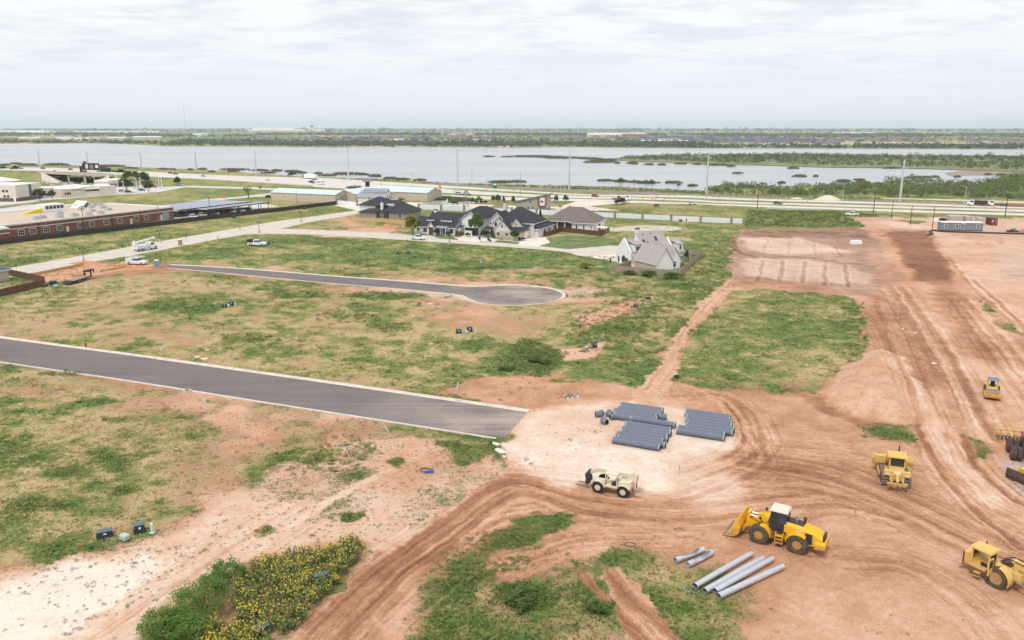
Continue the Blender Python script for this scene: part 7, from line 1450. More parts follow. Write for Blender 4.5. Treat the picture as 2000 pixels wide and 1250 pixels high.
for q in range(6): a,b = q * math.pi / 3,(q + .8) * math.pi / 3; F_.append(np.stack([C,C + (e1 * math.cos(a) + e2 * math.sin(a)) * R6,C + (e1 * math.cos(b) + e2 * math.sin(b)) * R6],1)); Ce.append(np.stack([C + ax * .012,C + ax * .012 + (e1 * math.cos(a) + e2 * math.sin(a)) * R6 * .34,C + ax * .012 + (e1 * math.cos(a + 1.05) + e2 * math.sin(a + 1.05)) * R6 * .34],1))
F_ = np.concatenate(F_); Ce = np.concatenate(Ce); mi = np.concatenate([np.zeros(len(V1)),np.ones(len(F_)),np.full(len(Ce),2)]).astype(int)
o = bpy.data.objects.new('sunflower_patch',tri_mesh('sunflower_patch',np.concatenate([V1,F_,Ce]),np.concatenate([T1,np.ones(len(F_)) * .5,np.ones(len(Ce)) * .5]),[foliage('sunflower_leaves',(.145,.185,.065),.55),mat('yellow_petals',(.74,.54,.035),.7),mat('brown_seed_head',(.12,.06,.02),.9)],mi)); COL.objects.link(o); tag(o,'patch of small yellow wild sunflowers beside the brown track',kind='stuff')
# clods and stones on the worked earth
RNG = np.random.default_rng(31); x,y = scatter(9000,52,160); c,g,tt,kk,z = ground_state(x,y); tr_ = fbm(x,y,6,400,3); keep = (c < .12) & allowed(x,y) & (tr_ > .52); x,y,z,tt = x[keep],y[keep],z[keep],tt[keep]; n = len(x); s = RNG.uniform(.03,.10,n) * (1 + 1.2 * (RNG.uniform(0,1,n) > .95))
o4 = np.array([[1,0,-.3],[-.5,.87,-.3],[-.5,-.87,-.3],[0,0,.8]]); rot = RNG.uniform(0,6.283,n); cs,sn = np.cos(rot),np.sin(rot); Pn = np.stack([x,y,z],1)
vv = np.stack([Pn + np.stack([(q[0] * cs - q[1] * sn) * s,(q[0] * sn + q[1] * cs) * s,q[2] * s],1) for q in o4],1); V = np.concatenate([vv[:,[0,1,3]],vv[:,[1,2,3]],vv[:,[2,0,3]]]); T = np.tile(np.clip(tt + RNG.normal(0,.12,n),0,1),3)
cm = NT('earth_clods'); a3 = cm.N.new('ShaderNodeAttribute'); a3.attribute_name = 'tint'; cm.set(cm.ramp(a3.outputs['Fac'],[(.0,(.22,.12,.075)),(.5,(.46,.28,.185)),(1,(.74,.66,.57))]),.95,.1)
o = bpy.data.objects.new('earth_clods',tri_mesh('earth_clods',V,T,cm.m)); COL.objects.link(o); tag(o,'small clods and stones strewn over the worked earth',kind='stuff')

# ================================================================== STREET FURNITURE, SITE THINGS
iron = mat('black_iron',(.03,.032,.035),.6); conc_b = mat('concrete_block',(.52,.50,.47),.9,var=.1); wood_pole = mat('creosoted_wood',(.075,.052,.042),.9,var=.25,scale=2); tan_pole = mat('weathered_wood_pole',(.30,.225,.16),.9,var=.2,scale=2); steel_pole = mat('galvanised_tall_pole',(.60,.61,.61),.55,.25,var=.06)
# double lantern street lamps
proto = thing('street_lamp','','street lamp'); MB().box(-.35,.35,-.35,.35,0,1.0).build('base',conc_b,proto); mb = MB(); mb.cyl((0,0,1.0),(0,0,4.6),.09,.06,8); mb.cyl((-.7,0,4.45),(.7,0,4.45),.04,n=6); mb.build('post',iron,proto)
for s in (-1,1):
    mb = MB(); mb.cyl((s * .7,0,4.45),(s * .7,0,3.95),.10,.24,8); mb.cyl((s * .7,0,4.55),(s * .7,0,4.45),.05,.12,8); mb.build('lantern',iron,proto)
LAMPS = [(164,512,'double lantern street lamp beside the red building plot'),(313,473,'double lantern street lamp behind the bucket truck'),(506.5,455,'double lantern street lamp at the street junction'),(588.5,433.5,'double lantern street lamp near the far end of the side street'),(878,476.5,'street lamp at the kerb before the long white house'),(1339.5,449.5,'street lamp beside the rear turning circle')]
for i,(x,y,lb) in enumerate(LAMPS):
    if i == 0: proto.location = G(x,y); proto.rotation_euler.z = .6; proto['label'] = lb; proto['group'] = 'lantern street lamps'
    else: clone(proto,G(x,y),.6 if i < 4 else 1.2,lb,'lantern street lamps')
# tall steel transmission poles
TP = [(78,327,295,74.5),(172.5,328,297,170),(276.5,331,298,273.5),(384,336,297,381.5),(501,345.5,297,499),(681,353.5,292,678),(893.5,362.5,290,892),(1111.5,370,300,1112.5),(1379.5,379,306.5,1382),(1757.5,392.5,316.5,1767)]
def tallpole(px,base,top,lb):
    p = G(px,base); k = FPX * (p.y ** 2 + 0) ** .5; z = p.y * cp + CAM_H * sp; h = (base - top) * z / FPX / .97; t = thing('transmission_pole',lb,'utility pole',p,0,'tall steel transmission poles'); mb = MB(); mb.cyl((0,0,0),(0,0,h),.72,.34,10); mb.build('shaft',steel_pole,t); mb = MB()
    for q in (.93,.82,.71): mb.cyl((0,0,h * q),(1.9,-.4,h * q + .3),.09,.05,5); mb.cyl((1.9,-.4,h * q + .3),(1.9,-.4,h * q - .8),.09,n=5)
    mb.build('insulator_arms',steel_pole,t); return p,h
ORDP = ['leftmost','second from left','third from left','fourth from left','fifth from left','fifth from right','fourth from right','third from right','second from right','rightmost']; tops = []
for i,(x,b,tp_,_) in enumerate(TP): p,h = tallpole(x,b,tp_,'tall pale steel transmission pole by the lake, %s of ten' % ORDP[i]); tops.append((p,h))
wirem = mat('dark_wire',(.10,.10,.11),.6,.3)
def wires(name,lb,pts,zs,r=.05,sag=.9):
    mb = MB()
    for a,b in zip(pts[:-1],pts[1:]):
        for off in zs:
            A,B = Vector(a),Vector(b); prev = None
            for q in np.linspace(0,1,7):
                c = A.lerp(B,q) + Vector((0,0,off - sag * 4 * q * (1 - q)))
                if prev is not None: mb.cyl(prev,c,r,r,3,cap=False)
                prev = c
    tag(mb.build(name,wirem),lb,'power line')
# wooden poles
def pole(px,base,top,lb,m,arm=0.0,r=.17,name='utility_pole',cat='utility pole'):
    p = G(px,base); z = p.y * cp + CAM_H * sp; h = (base - top) * z / FPX / .97; t = thing(name,lb,cat,p,0,'wooden poles'); MB().cyl((0,0,0),(0,0,h),r,r * .7,8).build('shaft',m,t)
    if arm: MB().box(-arm,arm,-.06,.06,h - .6,h - .42).build('crossarm',m,t)
    return p + Vector((0,0,h))
w1 = [pole(x,b,tp_,lb,wood_pole,.9,.2) for x,b,tp_,lb in ((1479,407.5,369.5,'dark pole at the corner of the white wall field'),(1705.5,417,376,'tall dark pole right of the white pickup'),(1962.5,424,381,'tall dark pole at the right near the red container'))]
wires('power_line','dark wires strung between the three tall dark poles',[(w.x,w.y,w.z) for w in w1] + [(w1[-1].x + 90,w1[-1].y - 14,w1[-1].z)],(-.3,-1.3),.05)
for x,b,tp_,lb in ((1741,427,394,'short dark pole left of the two at the site entrance'),(1777.5,439,402,'short dark pole in the middle of the site entrance'),(1820.5,447.5,406,'short dark pole left of the grey office trailer')): pole(x,b,tp_,lb,wood_pole,0,.15)
w2 = [pole(x,b,tp_,lb,tan_pole,.8,.17) for x,b,tp_,lb in ((1618,385,360,'brown pole in the shore thicket left of the sand heap'),(1755.5,390.5,363,'tan pole beside the rightmost steel pole'),(1806,391,364.5,'tan pole right of the rightmost steel pole'),(1957,395.5,366,'tan pole behind the bare truck chassis'))]
wires('power_line','thin wires along the shore thicket',[(w.x,w.y,w.z) for w in w2],(-.2,-.5),.04)
for x,b,tp_,lb,m in ((806.5,373,340,'wooden pole with lamp box before the lake',tan_pole),(860,381,360,'thin pole with yellow sign',tan_pole),(922,359.5,330,'short grey pole by the lake shore',mat('grey_pole',(.30,.30,.31),.7)),(745,372,350,'thin pole behind the storage building',tan_pole),(1016.5,383,337,'thin brown pole left of the sloped-roof building',tan_pole),(1238,375.5,349.5,'yellowish pole before the shallows',tan_pole),(580,402,372,'pale pole before the storage building',tan_pole),(411,425.5,387,'brown lamp pole at the carports',wood_pole),(165,449,402,'brown pole before the brick building',wood_pole),(311,433,402,'pale pole before the end of the brick building',tan_pole)): pole(x,b,tp_,lb,m,.5 if x in (806.5,411,165) else 0,.14)
# highway light poles and lot lights
for i,(x,b,tp_) in enumerate(((118,328,307),(338,341,314),(443,345,318),(554,346,324),(692,352,330),(814,361,338),(873,372,346),(952,372,345),(1094,379,358),(1246,380,362),(1434,391,358),(1645,397,362),(1882,408,366))):
    z0 = zdeck(x) if x < 600 else 0; p = G(x,b,z0); zc = p.y * cp + (CAM_H - z0) * sp; h = (b - tp_) * zc / FPX / .97; t = thing('highway_light','thin grey highway light pole, %s from the left edge' % ['first','second','third','fourth','fifth','sixth','seventh','eighth','ninth','tenth','eleventh','twelfth','thirteenth'][i],'street light',p,0,'highway lights'); MB().cyl((0,0,0),(0,0,h),.14,.08,6).build('shaft',steel_pole,t); mb = MB(); mb.cyl((0,0,h),(-2.2,.5,h + .5),.06,n=5); mb.box(-2.7,-2.1,.35,.65,h + .42,h + .55); mb.build('arm',steel_pole,t)
for i,(x,b,tp_) in enumerate(((168,359,348),(185,359,346),(230,372,343),(243,380,356),(268,375,351),(275,367,349),(281,360,343),(311,364,344),(316.5,367,347))):
    p = G(x,b); zc = p.y * cp + CAM_H * sp; h = (b - tp_) * zc / FPX / .97; t = thing('lot_light','white parking lot light pole, %s from the left in the dealership' % ['first','second','third','fourth','fifth','sixth','seventh','eighth','last'][i],'street light',p,0,'dealership lot lights'); MB().cyl((0,0,0),(0,0,h),.22,.16,6).build('shaft',trim_w,t); MB().box(-.9,.3,-.3,.3,h,h + .35).build('lamp_head',trim_w,t)
# signs
def sign(name,lb,px,py,w,h,z,m,posts=1,pm=iron,rz=0,deco=None):
    t = thing(name,lb,'sign',G(px,py),rz); MB().box(-w / 2,w / 2,-.12,.12,z,z + h).build('panel',m,t)
    for k in range(posts): x = 0 if posts == 1 else -w / 2 + .3 + k * (w - .6) / (posts - 1); MB().box(x - .15,x + .15,.125,.4,0,z + h * .6).build('post',pm,t)
    for (a,b,c,d,mm) in deco or []: MB().box(a,b,-.16,-.13,c,d).build('print',mm,t)
    return t
blackp = mat('sign_black',(.022,.024,.03),.4); greenp = mat('sign_green',(.02,.20,.13),.5); tanp = mat('skin_tan_print',(.35,.18,.11),.6)
t = sign('billboard','black roadside billboard with white lettering blocks below the overpass',181.5,358,15,5.0,9.6,blackp,2,MATS['pale_blue_sheet'],R(-15),[(-4.6,-2.6,10.6,13.8,trim_w),(4.0,6.6,11.2,13.4,trim_w)]); mb = MB(); mb.cyl((.6,-.14,12),(.6,-.17,12),1.9,n=14); mb.build('print',tanp,t); MB().box(-7.6,7.6,-.5,-.1,9.3,9.58).build('catwalk',trim_w,t); MB().box(-3.2,-.8,-.1,.1,5.5,8.0).build('lower_panel',greenp,t); MB().box(-2.8,-1.0,-.1,.1,3.0,5.2).build('lower_panel',MATS['red_metal'],t); MB().box(-6.5,-3.5,-.1,.1,14.65,16).build('top_panel',MATS['red_metal'],t)
sign('roadside_board','older dark hoarding left of the billboard',165.5,356,6,5,7,blackp,2,iron,R(-15))
t = thing('pylon_sign','black pylon sign with grey board behind the storage building','sign',G(718.5,377)); MB().box(-1.3,1.3,-.6,.6,0,7).build('pylon',blackp,t); MB().box(-3,3,-.5,.5,7,9.2).build('panel',mat('grey_sign_face',(.36,.33,.31),.7),t)
sign('road_sign','green road sign by the shore',966.5,372,3.0,3.8,1.6,greenp,1,steel_pole,0,[(-1,1,3.4,4.4,trim_w)]); sign('warning_sign','yellow warning sign beside the road',859.5,378,1.6,1.8,3.4,mat('sign_yellow',(.75,.42,.01),.5),1,tan_pole)
sign('field_board','dark board sign on three posts in the grass field',1281.5,406,2.6,.9,1.0,mat('dark_slate_board',(.07,.07,.08),.7),3,MATS['dark_slate_board'])
sign('fluorescent_sign','small orange diamond sign in the grass by the lane',437,388,1.3,1.3,.8,mat('sign_orange',(.80,.16,.015),.5),1,tan_pole); sign('arrow_trailer','small dark board at the lane left of the storage building',508.5,370,1.8,1.0,.9,blackp,2,MATS['sign_yellow'])
ORDN0 = 'first second third fourth fifth sixth seventh eighth ninth tenth eleventh twelfth thirteenth fourteenth fifteenth'.split(); MB_b = mat('barrel_orange',(.80,.17,.03),.6); bmsh = MB(); bmsh.cyl((0,0,0),(0,0,1.0),.32,.24,8,0); bmsh.cyl((0,0,.35),(0,0,.55),.31,.29,8,1); bmsh.box(-.4,.4,-.4,.4,0,.07,0); bmsh = bmsh.mesh('traffic_barrel',[MB_b,trim_w])
for i,(x,y) in enumerate(sorted(((1134,375.5),(1177,377),(1221,379.5),(1256,390.8),(1254.5,393.5),(1272,381.5),(1274,390.5),(1275,388),(1281,391),(1284,386),(1297,391.5),(1301,382),(1308,383.5),(1309,390),(1318,384),(1227,398.5),(1360,384.5),(1379,386),(1393,387),(1404,388),(1428,388.5),(1470,389.5),(1500,390),(1533,392),(1577,394),(1846,398.5),(1864,401.5),(1896,405),(1941,406)))):
    o = bpy.data.objects.new('traffic_barrel',bmsh); COL.objects.link(o); o.location = G(x,y) + Vector((0,0,.1)); o.scale = (1.05,) * 3; tag(o,'small orange and white traffic barrel, %s counted from the %s end' % ((ORDN0[i],'left') if i < 15 else (ORDN0[28 - i],'right')),'traffic barrel','orange traffic barrels')
# sand heap
def mound(name,lb,px,py,w,d,h,m,seed=0):
    n = 18; mb = MB(); rr = random.Random(seed); vs = [(0,0,h)]; fs = []
    for j,(q,zz) in enumerate(((.3,.78),(.6,.42),(.85,.14),(1.0,-.05))):
        for k in range(n): a = 2 * math.pi * k / n; e = q * rr.uniform(.85,1.12); vs.append((math.cos(a) * w * e,math.sin(a) * d * e,h * zz * rr.uniform(.85,1.12)))
    fs += [(0,1 + k,1 + (k + 1) % n) for k in range(n)]; fs += [(1 + j * n + k,1 + (j + 1) * n + k,1 + (j + 1) * n + (k + 1) % n,1 + j * n + (k + 1) % n) for j in range(3) for k in range(n)]
    mb.add(vs,fs); o = mb.build(name,m,smooth=False); o.data.polygons.foreach_set('use_smooth',[True] * len(o.data.polygons)); o.location = G(px,py); tag(o,lb,'heap'); return o
sand = mat('pale_sand',(.66,.56,.45),.95,var=.1,scale=1); redd = mat('red_earth_heap',(.50,.235,.125),.95,var=.2,scale=1.4,bump=.4); brnd = mat('brown_earth_heap',(.33,.19,.12),.95,var=.2,scale=1.4,bump=.4)
mound('sand_heap','pale sand heap beside the new lane',1617,391,8.5,6,3.0,sand,1); mound('sand_heap','low pale sand heap left of the larger one',1556,388.5,4,3,.9,sand,2); mound('earth_heap','bright red earth heap before the cedar fence',757,444.5,3.4,2.6,1.6,redd,3); mound('earth_heap','brown earth heap right of the red one by the cedar fence',782,447.5,3.0,2.4,1.5,brnd,4); mound('earth_heap','flat red spoil between the two heaps',769,446,2.6,2.0,.5,redd,5)
mound('earth_heap','large red earth mound in front of the white service pickup',271,525.5,4.6,2.6,1.1,redd,6); mound('earth_heap','small brown mound on the building plot, right',225,515,1.3,1.2,.8,brnd,7); mound('earth_heap','small brown mound on the building plot, left',202,514,1.4,1.2,.7,brnd,8); mound('earth_heap','low red spoil along the back of the building plot',172,514.5,6,2.0,.8,redd,9); mound('earth_heap','grassy brown mound in the yard',975,406.5,7,4,2.0,mat('grassy_mound',(.22,.20,.10),.95,var=.3,scale=1),10)
# building plot with form boards
plot = sheet('building_plot',[(60,541),(100,528),(165,516),(240,512),(300,516),(285,524),(240,528),(190,538),(120,549),(90,552)],.03,mat('graded_red_earth',(.53,.29,.175),.95,var=.18,scale=.4,bump=.3),'graded red earth of the building plot',3)
fm = mat('yellow_form_board',(.52,.33,.12),.8,var=.15)
def boards(lb,P,h,n,gap=0):
    t = thing('form_boards',lb,'formwork',G(*P[0])); o = t.location.copy()
    for a,b in zip(P[:-1],P[1:]):
        A,B = G(*a) - o,G(*b) - o; d = B - A; rz = math.atan2(d.y,d.x)
        for k in range(n):
            q = MB().box(0,d.length / n * (1 - gap),-.04,.04,0,h).build('board',fm,t); q.location = A + d * (k / n); q.rotation_euler.z = rz
boards('yellow form boards along the back of the building plot',[(55,542),(105,531),(133,525.5),(164,518.5)],.9,4); boards('row of yellow form boards along the front of the building plot',[(140,542),(170,536)],.6,10,.35); boards('row of yellow form boards at the right of the building plot',[(196,532),(246,523)],.7,12,.3); boards('yellow form boards at the far right of the building plot',[(213,519.5),(262,524)],.5,6)
o = MB().box(0,4.2,0,.9,0,.5).build('plank_stack',fm); o.location = G(374,482); o.rotation_euler.z = hd((374,482),(397,479.5)); tag(o,'stack of yellow planks in the grass beside the street','planks')
# portable toilets
for px,py,m1,lb,m2 in ((307,522.5,mat('grey_blue_plastic',(.26,.32,.40),.6),'grey-blue portable toilet beside the asphalt start',mat('pale_grey_plastic',(.60,.64,.68),.6)),(352.5,479.5,mat('tan_plastic',(.42,.28,.18),.6),'tan portable toilet with white roof on the far verge',trim_w)):
    t = thing('portable_toilet',lb,'toilet',G(px,py),.3); MB().box(-.62,.62,-.62,.62,.1,2.05).build('cabin',m1,t); MB().box(-.68,.68,-.68,.68,2.05,2.35,tx=.15,ty=.15).build('roof',m2,t); MB().box(-.68,.68,-.68,.68,0,.1).build('skid',m2,t); MB().box(-.42,.42,-.66,-.622,.2,1.95).build('door',m1,t)
# transformers, pedestals and markers
tg = mat('transformer_green',(.035,.055,.05),.6,var=.1); tg_top = mat('transformer_lid',(.11,.15,.165),.55); pg = mat('pale_green_plastic',(.42,.54,.46),.6); padm = mat('dark_pad',(.04,.045,.05),.85)
def transformer(px,py,w,d,h,rz,lb,lab=True):
    t = thing('transformer_box',lb,'utility box',G(px,py),rz,'green utility boxes'); MB().box(-w / 2 - .12,w / 2 + .12,-d / 2 - .12,d / 2 + .12,0,.10).build('pad',padm,t); MB().box(-w / 2,w / 2,-d / 2,d / 2,.1,h).build('cabinet',tg,t); MB().box(-w / 2 - .04,w / 2 + .04,-d / 2 - .04,d / 2 + .04,h,h + .09,tx=.04,ty=.04).build('lid',tg_top,t)
    if lab: MB().box(-w * .1,w * .12,-d / 2 - .02,-d / 2 - .005,h * .5,h * .78).build('label_plate',trim_w,t)
def pedestal(px,py,rz,lb,s=1.0): t = thing('pedestal_box',lb,'utility box',G(px,py),rz,'pale green pedestals'); t.scale = (s,) * 3; MB().box(-.4,.4,-.28,.28,0,.12).build('base',padm,t); MB().box(-.42,.42,-.3,.3,.12,.5).build('body',pg,t); MB().box(-.46,.46,-.34,.34,.5,.62,tx=.05,ty=.05).build('lid',pg,t)
def marker(px,py,h,r,m,lb): t = thing('marker_post',lb,'marker post',G(px,py),0,'utility marker posts'); MB().box(-r * 1.5,r * 1.5,-r * 1.5,r * 1.5,0,.08).build('base',m,t); MB().cyl((0,0,.08),(0,0,h),r,r * .92,10).build('post',m,t); MB().cyl((0,0,h),(0,0,h + .06),r * 1.08,r * .9,10).build('cap',m,t)
pw = mat('pale_pvc',(.62,.70,.66),.5)
transformer(205,1047,1.3,.75,.62,R(28),'low dark utility cabinet, left of the two at the lower left'); transformer(273,1038,.95,.75,.82,R(30),'tall dark green transformer, right of the two at the lower left'); pedestal(244,1055,R(-28),'pale green pedestal between the two dark cabinets'); marker(298,1041,1.0,.15,pw,'white marker post right of the tall dark transformer')
for x,y in ((189,1051),(202.5,1055),(212,1043)):
    o = MB().cyl((0,0,0),(0,0,.55),.045,n=6).cyl((0,0,.55),(0,0,.58),.05,.02,6).build('guard_stake',padm); o.location = G(x,y); tag(o,'short dark guard stake beside the low cabinet','stake','guard stakes')
transformer(438.5,600,.9,.7,.8,R(20),'dark transformer, left of the pair in the mid field'); transformer(452.5,596.5,.95,.7,.85,R(20),'dark transformer, right of the pair in the mid field'); pedestal(446,599.5,R(-20),'pale pedestal between the mid field transformers',.9); marker(459.5,597.5,.9,.12,pw,'white post beside the mid field transformers')
transformer(896,650.5,1.0,.7,.8,R(12),'dark transformer, left of the pair right of field centre'); transformer(917,647.5,1.0,.7,.95,R(12),'dark transformer, right of the pair right of field centre'); pedestal(912,651.5,R(-10),'pale pedestal between the right field transformers',.9); marker(929,649,1.0,.12,pw,'white post beside the right field transformers')
transformer(1160,678.5,.9,.7,1.1,R(40),'tall dark cabinet near the dirt lane'); pedestal(1145,681,R(-15),'pale pedestal left of the tall dark cabinet',.8); marker(1156,681,1.1,.08,mat('orange_marker',(.72,.20,.04),.6),'orange topped marker beside the tall dark cabinet')
transformer(1241,599.5,.7,.6,.7,R(10),'small dark box at the sandy patch'); transformer(1266,584,.9,.7,.5,R(30),'grey box tilted in the weeds by the lane',False); transformer(797,495.5,1.2,.8,.9,R(0),'dark green transformer in the green lot'); transformer(777.5,496,.8,.7,.6,R(0),'blue-grey box left of the green lot transformer',False); marker(643.5,487.5,.9,.16,pw,'pale post in the green lot, centre'); marker(939.5,513,.9,.16,pw,'pale post in the green lot, right'); transformer(522.5,477,1.2,.8,.8,R(0),'green box right of the service truck',False)
transformer(104,556,1.6,1.1,1.0,R(20),'green transformer by the left brown fence',False); transformer(88,559.5,1.2,.9,.6,R(20),'grey-green box against the corner of the left fence',False); pedestal(109,561,R(10),'pale pedestal by the left brown fence',1.1); marker(168.5,562,1.2,.17,pw,'white post in the grass below the black trailer')
for x,y,lb in ((20,474.5,'green box at the foot of the dark fence, left'),(150,458,'green box at the foot of the dark fence under the pole'),(170,456,'second green box under the dark fence'),(458,425.5,'grey box at the foot of the dark fence, middle'),(595,408.5,'grey box at the far foot of the dark fence'),(1329,432.5,'dark box before the white wall')): transformer(x,y,1.3,.9,.8,R(60),lb,False)
transformer(627,1136,1.2,.55,.75,R(35),'dark green box rising from the sunflowers',False); transformer(512,1237,1.1,.6,.7,R(35),'weathered pale green box at the bottom of the sunflowers',False); pedestal(594,1140,R(0),'pale green pedestal in the sunflowers',.8)
# tilted sewer stub pipes
teal = mat('teal_pvc',(.36,.62,.58),.5)
for i,(x,y,tx_,ty_) in enumerate(((91,661,95,651),(314.5,686,321,668),(112,734,129,744),(72,817,71.5,804),(396,779,405,790),(565,718,570.5,708.5),(608,525.5,613,515.5),(771,538.5,774.5,532),(969,549.5,971.5,543.5),(892,763,895,746),(1114,566,1117,557.5),(752,833,759,845),(462,512,465,505),(535.5,541,536,536),(503,592,504,585),(704,557.5,704.5,554))):
    p = G(x,max(y,ty_)); 
    if ty_ < y: A,B = G(x,y),G(tx_,ty_,1.15); B = A + (B - A).normalized() * min((B - A).length,1.5)
    else: A,B = G(tx_,ty_),G(x,y,.5)
    mb = MB(); mb.cyl((0,0,0),B - A,.06,n=8); mb.cyl(B - A,(B - A) * 1.04,.075,n=8); o = mb.build('stub_pipe',teal if i != 0 else pw); o.location = A; tag(o,'pale teal stub pipe, %s' % ['by the left end of the near street','tallest beyond the near street','flat one below the near street at left','upright one in the left lower field','flat one under the middle of the near street','short one above the middle of the near street','left one in the green lot edge','middle one in the green lot edge','right one in the green lot edge','tall one left of the earth pad','beside the turning place','lying near the end of the near street','at the start of the asphalt lane','small one below the asphalt lane, left','small one in the mid field','small one below the asphalt lane, right'][i],'stub pipe','sewer stub pipes')
# hydrants
for x,y,lb in ((168,678,'red fire hydrant beside the near street'),(1107,581,'red fire hydrant beside the turning place'),(1230,398.5,'red hydrant in the yard entrance')):
    t = thing('fire_hydrant',lb,'fire hydrant',G(x,y)); hm_ = mat('hydrant_red',(.36,.03,.03),.5); mb = MB(); mb.cyl((0,0,0),(0,0,.1),.2,n=10); mb.cyl((0,0,.1),(0,0,.75),.13,n=10); mb.cyl((0,0,.75),(0,0,.95),.16,.05,10); mb.build('barrel',hm_,t); MB().cyl((-.25,0,.55),(.25,0,.55),.07,n=8).build('nozzle',hm_,t)
# mailboxes / small verge posts
for i,(x,y) in enumerate(((31.5,522,),(69,468.5),(426,467),(646,436),(795,472.5),(1083,493.5),(469,450),(105,506),(240,484),(250,485),(363,466),(605,453))):
    o = MB().cyl((0,0,0),(0,0,.6),.1,n=6).box(-.16,.16,-.16,.16,.6,.85).build('verge_post',iron if i % 2 == 0 else pw); o.location = G(x,y); tag(o,'small %s service post on the street verge, %s' % ('dark' if i % 2 == 0 else 'white',['at the left edge','under the left of the dark fence','right of the junction','left of the red heap','before the parked white pickup','left of the turning circle','above the street junction','left of the building plot','left of the bucket truck','just beside the bucket truck','right of the tan toilet','below the bare lot'][i]),'marker post','verge service posts')
# yard things of the pale house
for x,y,lb in ((936.5,468,'blue pot left of the garden steps'),(954,470,'blue pot right of the garden steps'),(957,473.5,'small blue pot at the kerb')): o = MB().cyl((0,0,0),(0,0,.9),.35,.5,10).cyl((0,0,.9),(0,0,1.3),.35,.1,8).build('flower_pot',mat('cobalt_glaze',(.03,.06,.22),.4)); o.location = G(x,y); tag(o,lb,'flower pot')
mb = MB(); rr = random.Random(2)
for k in range(9): x = k * .55; mb.box(x,x + .5,-.25,.25,0,rr.uniform(.4,.7),tx=.06,ty=.06)
o = mb.build('planter_wall',mat('cream_stone',(.62,.53,.42),.9,var=.15,scale=3)); o.location = G(937,473.3); o.rotation_euler.z = RZ_U; tag(o,'low cream stone planter wall at the kerb','wall')
o = MB().box(-.35,.35,-.4,.4,.1,1.1,tx=-.04,ty=-.04).box(-.4,.4,-.45,.45,1.1,1.2).build('wheelie_bin',mat('navy_plastic',(.03,.05,.11),.6)); o.location = G(1014,469); tag(o,'navy wheelie bin at the garage of the pale house','bin')
for x,lb in ((1058,'pink toys at the brown fence'),(1052,'cream chair at the brown fence')): o = MB().box(-.8,.8,-.4,.4,0,.5,tx=.1,ty=.1).box(-.6,.2,-.2,.2,.5,.9).build('garden_toy',mat('pink_plastic',(.62,.25,.28),.6) if x == 1058 else cream_wall); o.location = G(x,461.5); tag(o,lb,'toy')
t = thing('garden_pavilion','small white-topped shelter with red things inside the brown fence','shelter',G(1176,455),RZ_U); MB().box(-2.2,2.2,-1.5,1.5,2.2,2.35).build('roof',trim_w,t); [MB().box(x,x + .12,y,y + .12,0,2.2).build('post',trim_w,t) for x in (-2.1,2) for y in (-1.4,1.3)]; MB().box(-1.4,1.4,-.8,.8,0,1.3).build('tractor_toy',tail,t)
# pond fountain, reeds and windmill
t = thing('pond_fountain','white fountain jet in the small pond','fountain',G(873.5,396)); mb = MB(); mb.cyl((0,0,0),(0,0,2.4),.55,.12,8); mb.build('jet',mat('white_spray',(.85,.87,.88),.6),t); MB().cyl((0,0,.06),(0,0,.2),.5,n=10).build('float',blk,t)
t = thing('windmill','wooden farm windmill tower beside the pond','windmill',G(909.5,404)); mb = MB()
for sx_ in (-1,1):
    for sy_ in (-1,1): mb.cyl((sx_ * 1.5,sy_ * 1.5,0),(sx_ * .35,sy_ * .35,6.0),.12,.1,6)
mb.build('tower_legs',tan_pole,t); mb = MB()
for z,q in ((1.0,1.32),(2.6,1.0),(4.2,.7)):
    for a,b in (((-1,-1),(1,-1)),((1,-1),(1,1)),((1,1),(-1,1)),((-1,1),(-1,-1))): mb.cyl((a[0] * q,a[1] * q,z),(b[0] * q,b[1] * q,z),.07,n=5); mb.cyl((a[0] * q,a[1] * q,z),(b[0] * q * .76,b[1] * q * .76,z + 1.4),.05,n=5)
mb.build('braces',tan_pole,t); mb = MB(); mb.cyl((0,0,6),(0,0,7.2),.1,n=6); mb.prism([(.2,6.9),(1.6,6.6),(1.6,7.5),(.2,7.1)],-.03,.03); mb.build('tail_vane',gal,t)
for k in range(12):
    a = math.pi * k / 6; mb = MB(); mb.add([(.25 * math.cos(a - .15),-.3,7.1 + .25 * math.sin(a - .15)),(.25 * math.cos(a + .15),-.25,7.1 + .25 * math.sin(a + .15)),(1.25 * math.cos(a + .2),-.22,7.1 + 1.25 * math.sin(a + .2)),(1.25 * math.cos(a - .16),-.34,7.1 + 1.25 * math.sin(a - .16))],[(0,1,2,3)]); mb.build('blade',gal,t,fixn=False)
reedm = foliage('reed_blades',(.115,.125,.055),.4,.2); reedb = foliage('brown_reeds',(.155,.125,.072),.4,.2)
def reeds(name,lb,px,py,rx,ry,h,m,n,kind=None,group=None):
    global RNG; o_ = G(px,py); a = G(px + rx,py) - o_; b = G(px,py - ry) - o_; q = RNG.uniform(0,6.283,n); d = np.sqrt(RNG.uniform(0,1,n)) * (1 + .18 * np.sin(q * 3 + px) + .1 * np.sin(q * 7)); x = a.x * np.cos(q) * d + b.x * np.sin(q) * d; y = a.y * np.cos(q) * d + b.y * np.sin(q) * d
    s = max(.25,h * .35); V = blades(x,y,np.zeros(n) + .02,np.full(n,s),h * RNG.uniform(.6,1.1,n) * (1.1 - .4 * d),2); o = bpy.data.objects.new(name,tri_mesh(name,V,np.repeat(RNG.uniform(0,1,n),2),m)); COL.objects.link(o); o.location = o_; tag(o,lb,'reeds',group,kind)
RNG = np.random.default_rng(41)
reeds('pond_reeds','band of tall green reeds on the far side of the pond',845,388.5,62,3.2,1.8,reedm,5200,'stuff'); reeds('pond_reeds','clump of reeds at the right end of the pond',900,391,26,2.6,1.6,reedm,1500,'stuff')
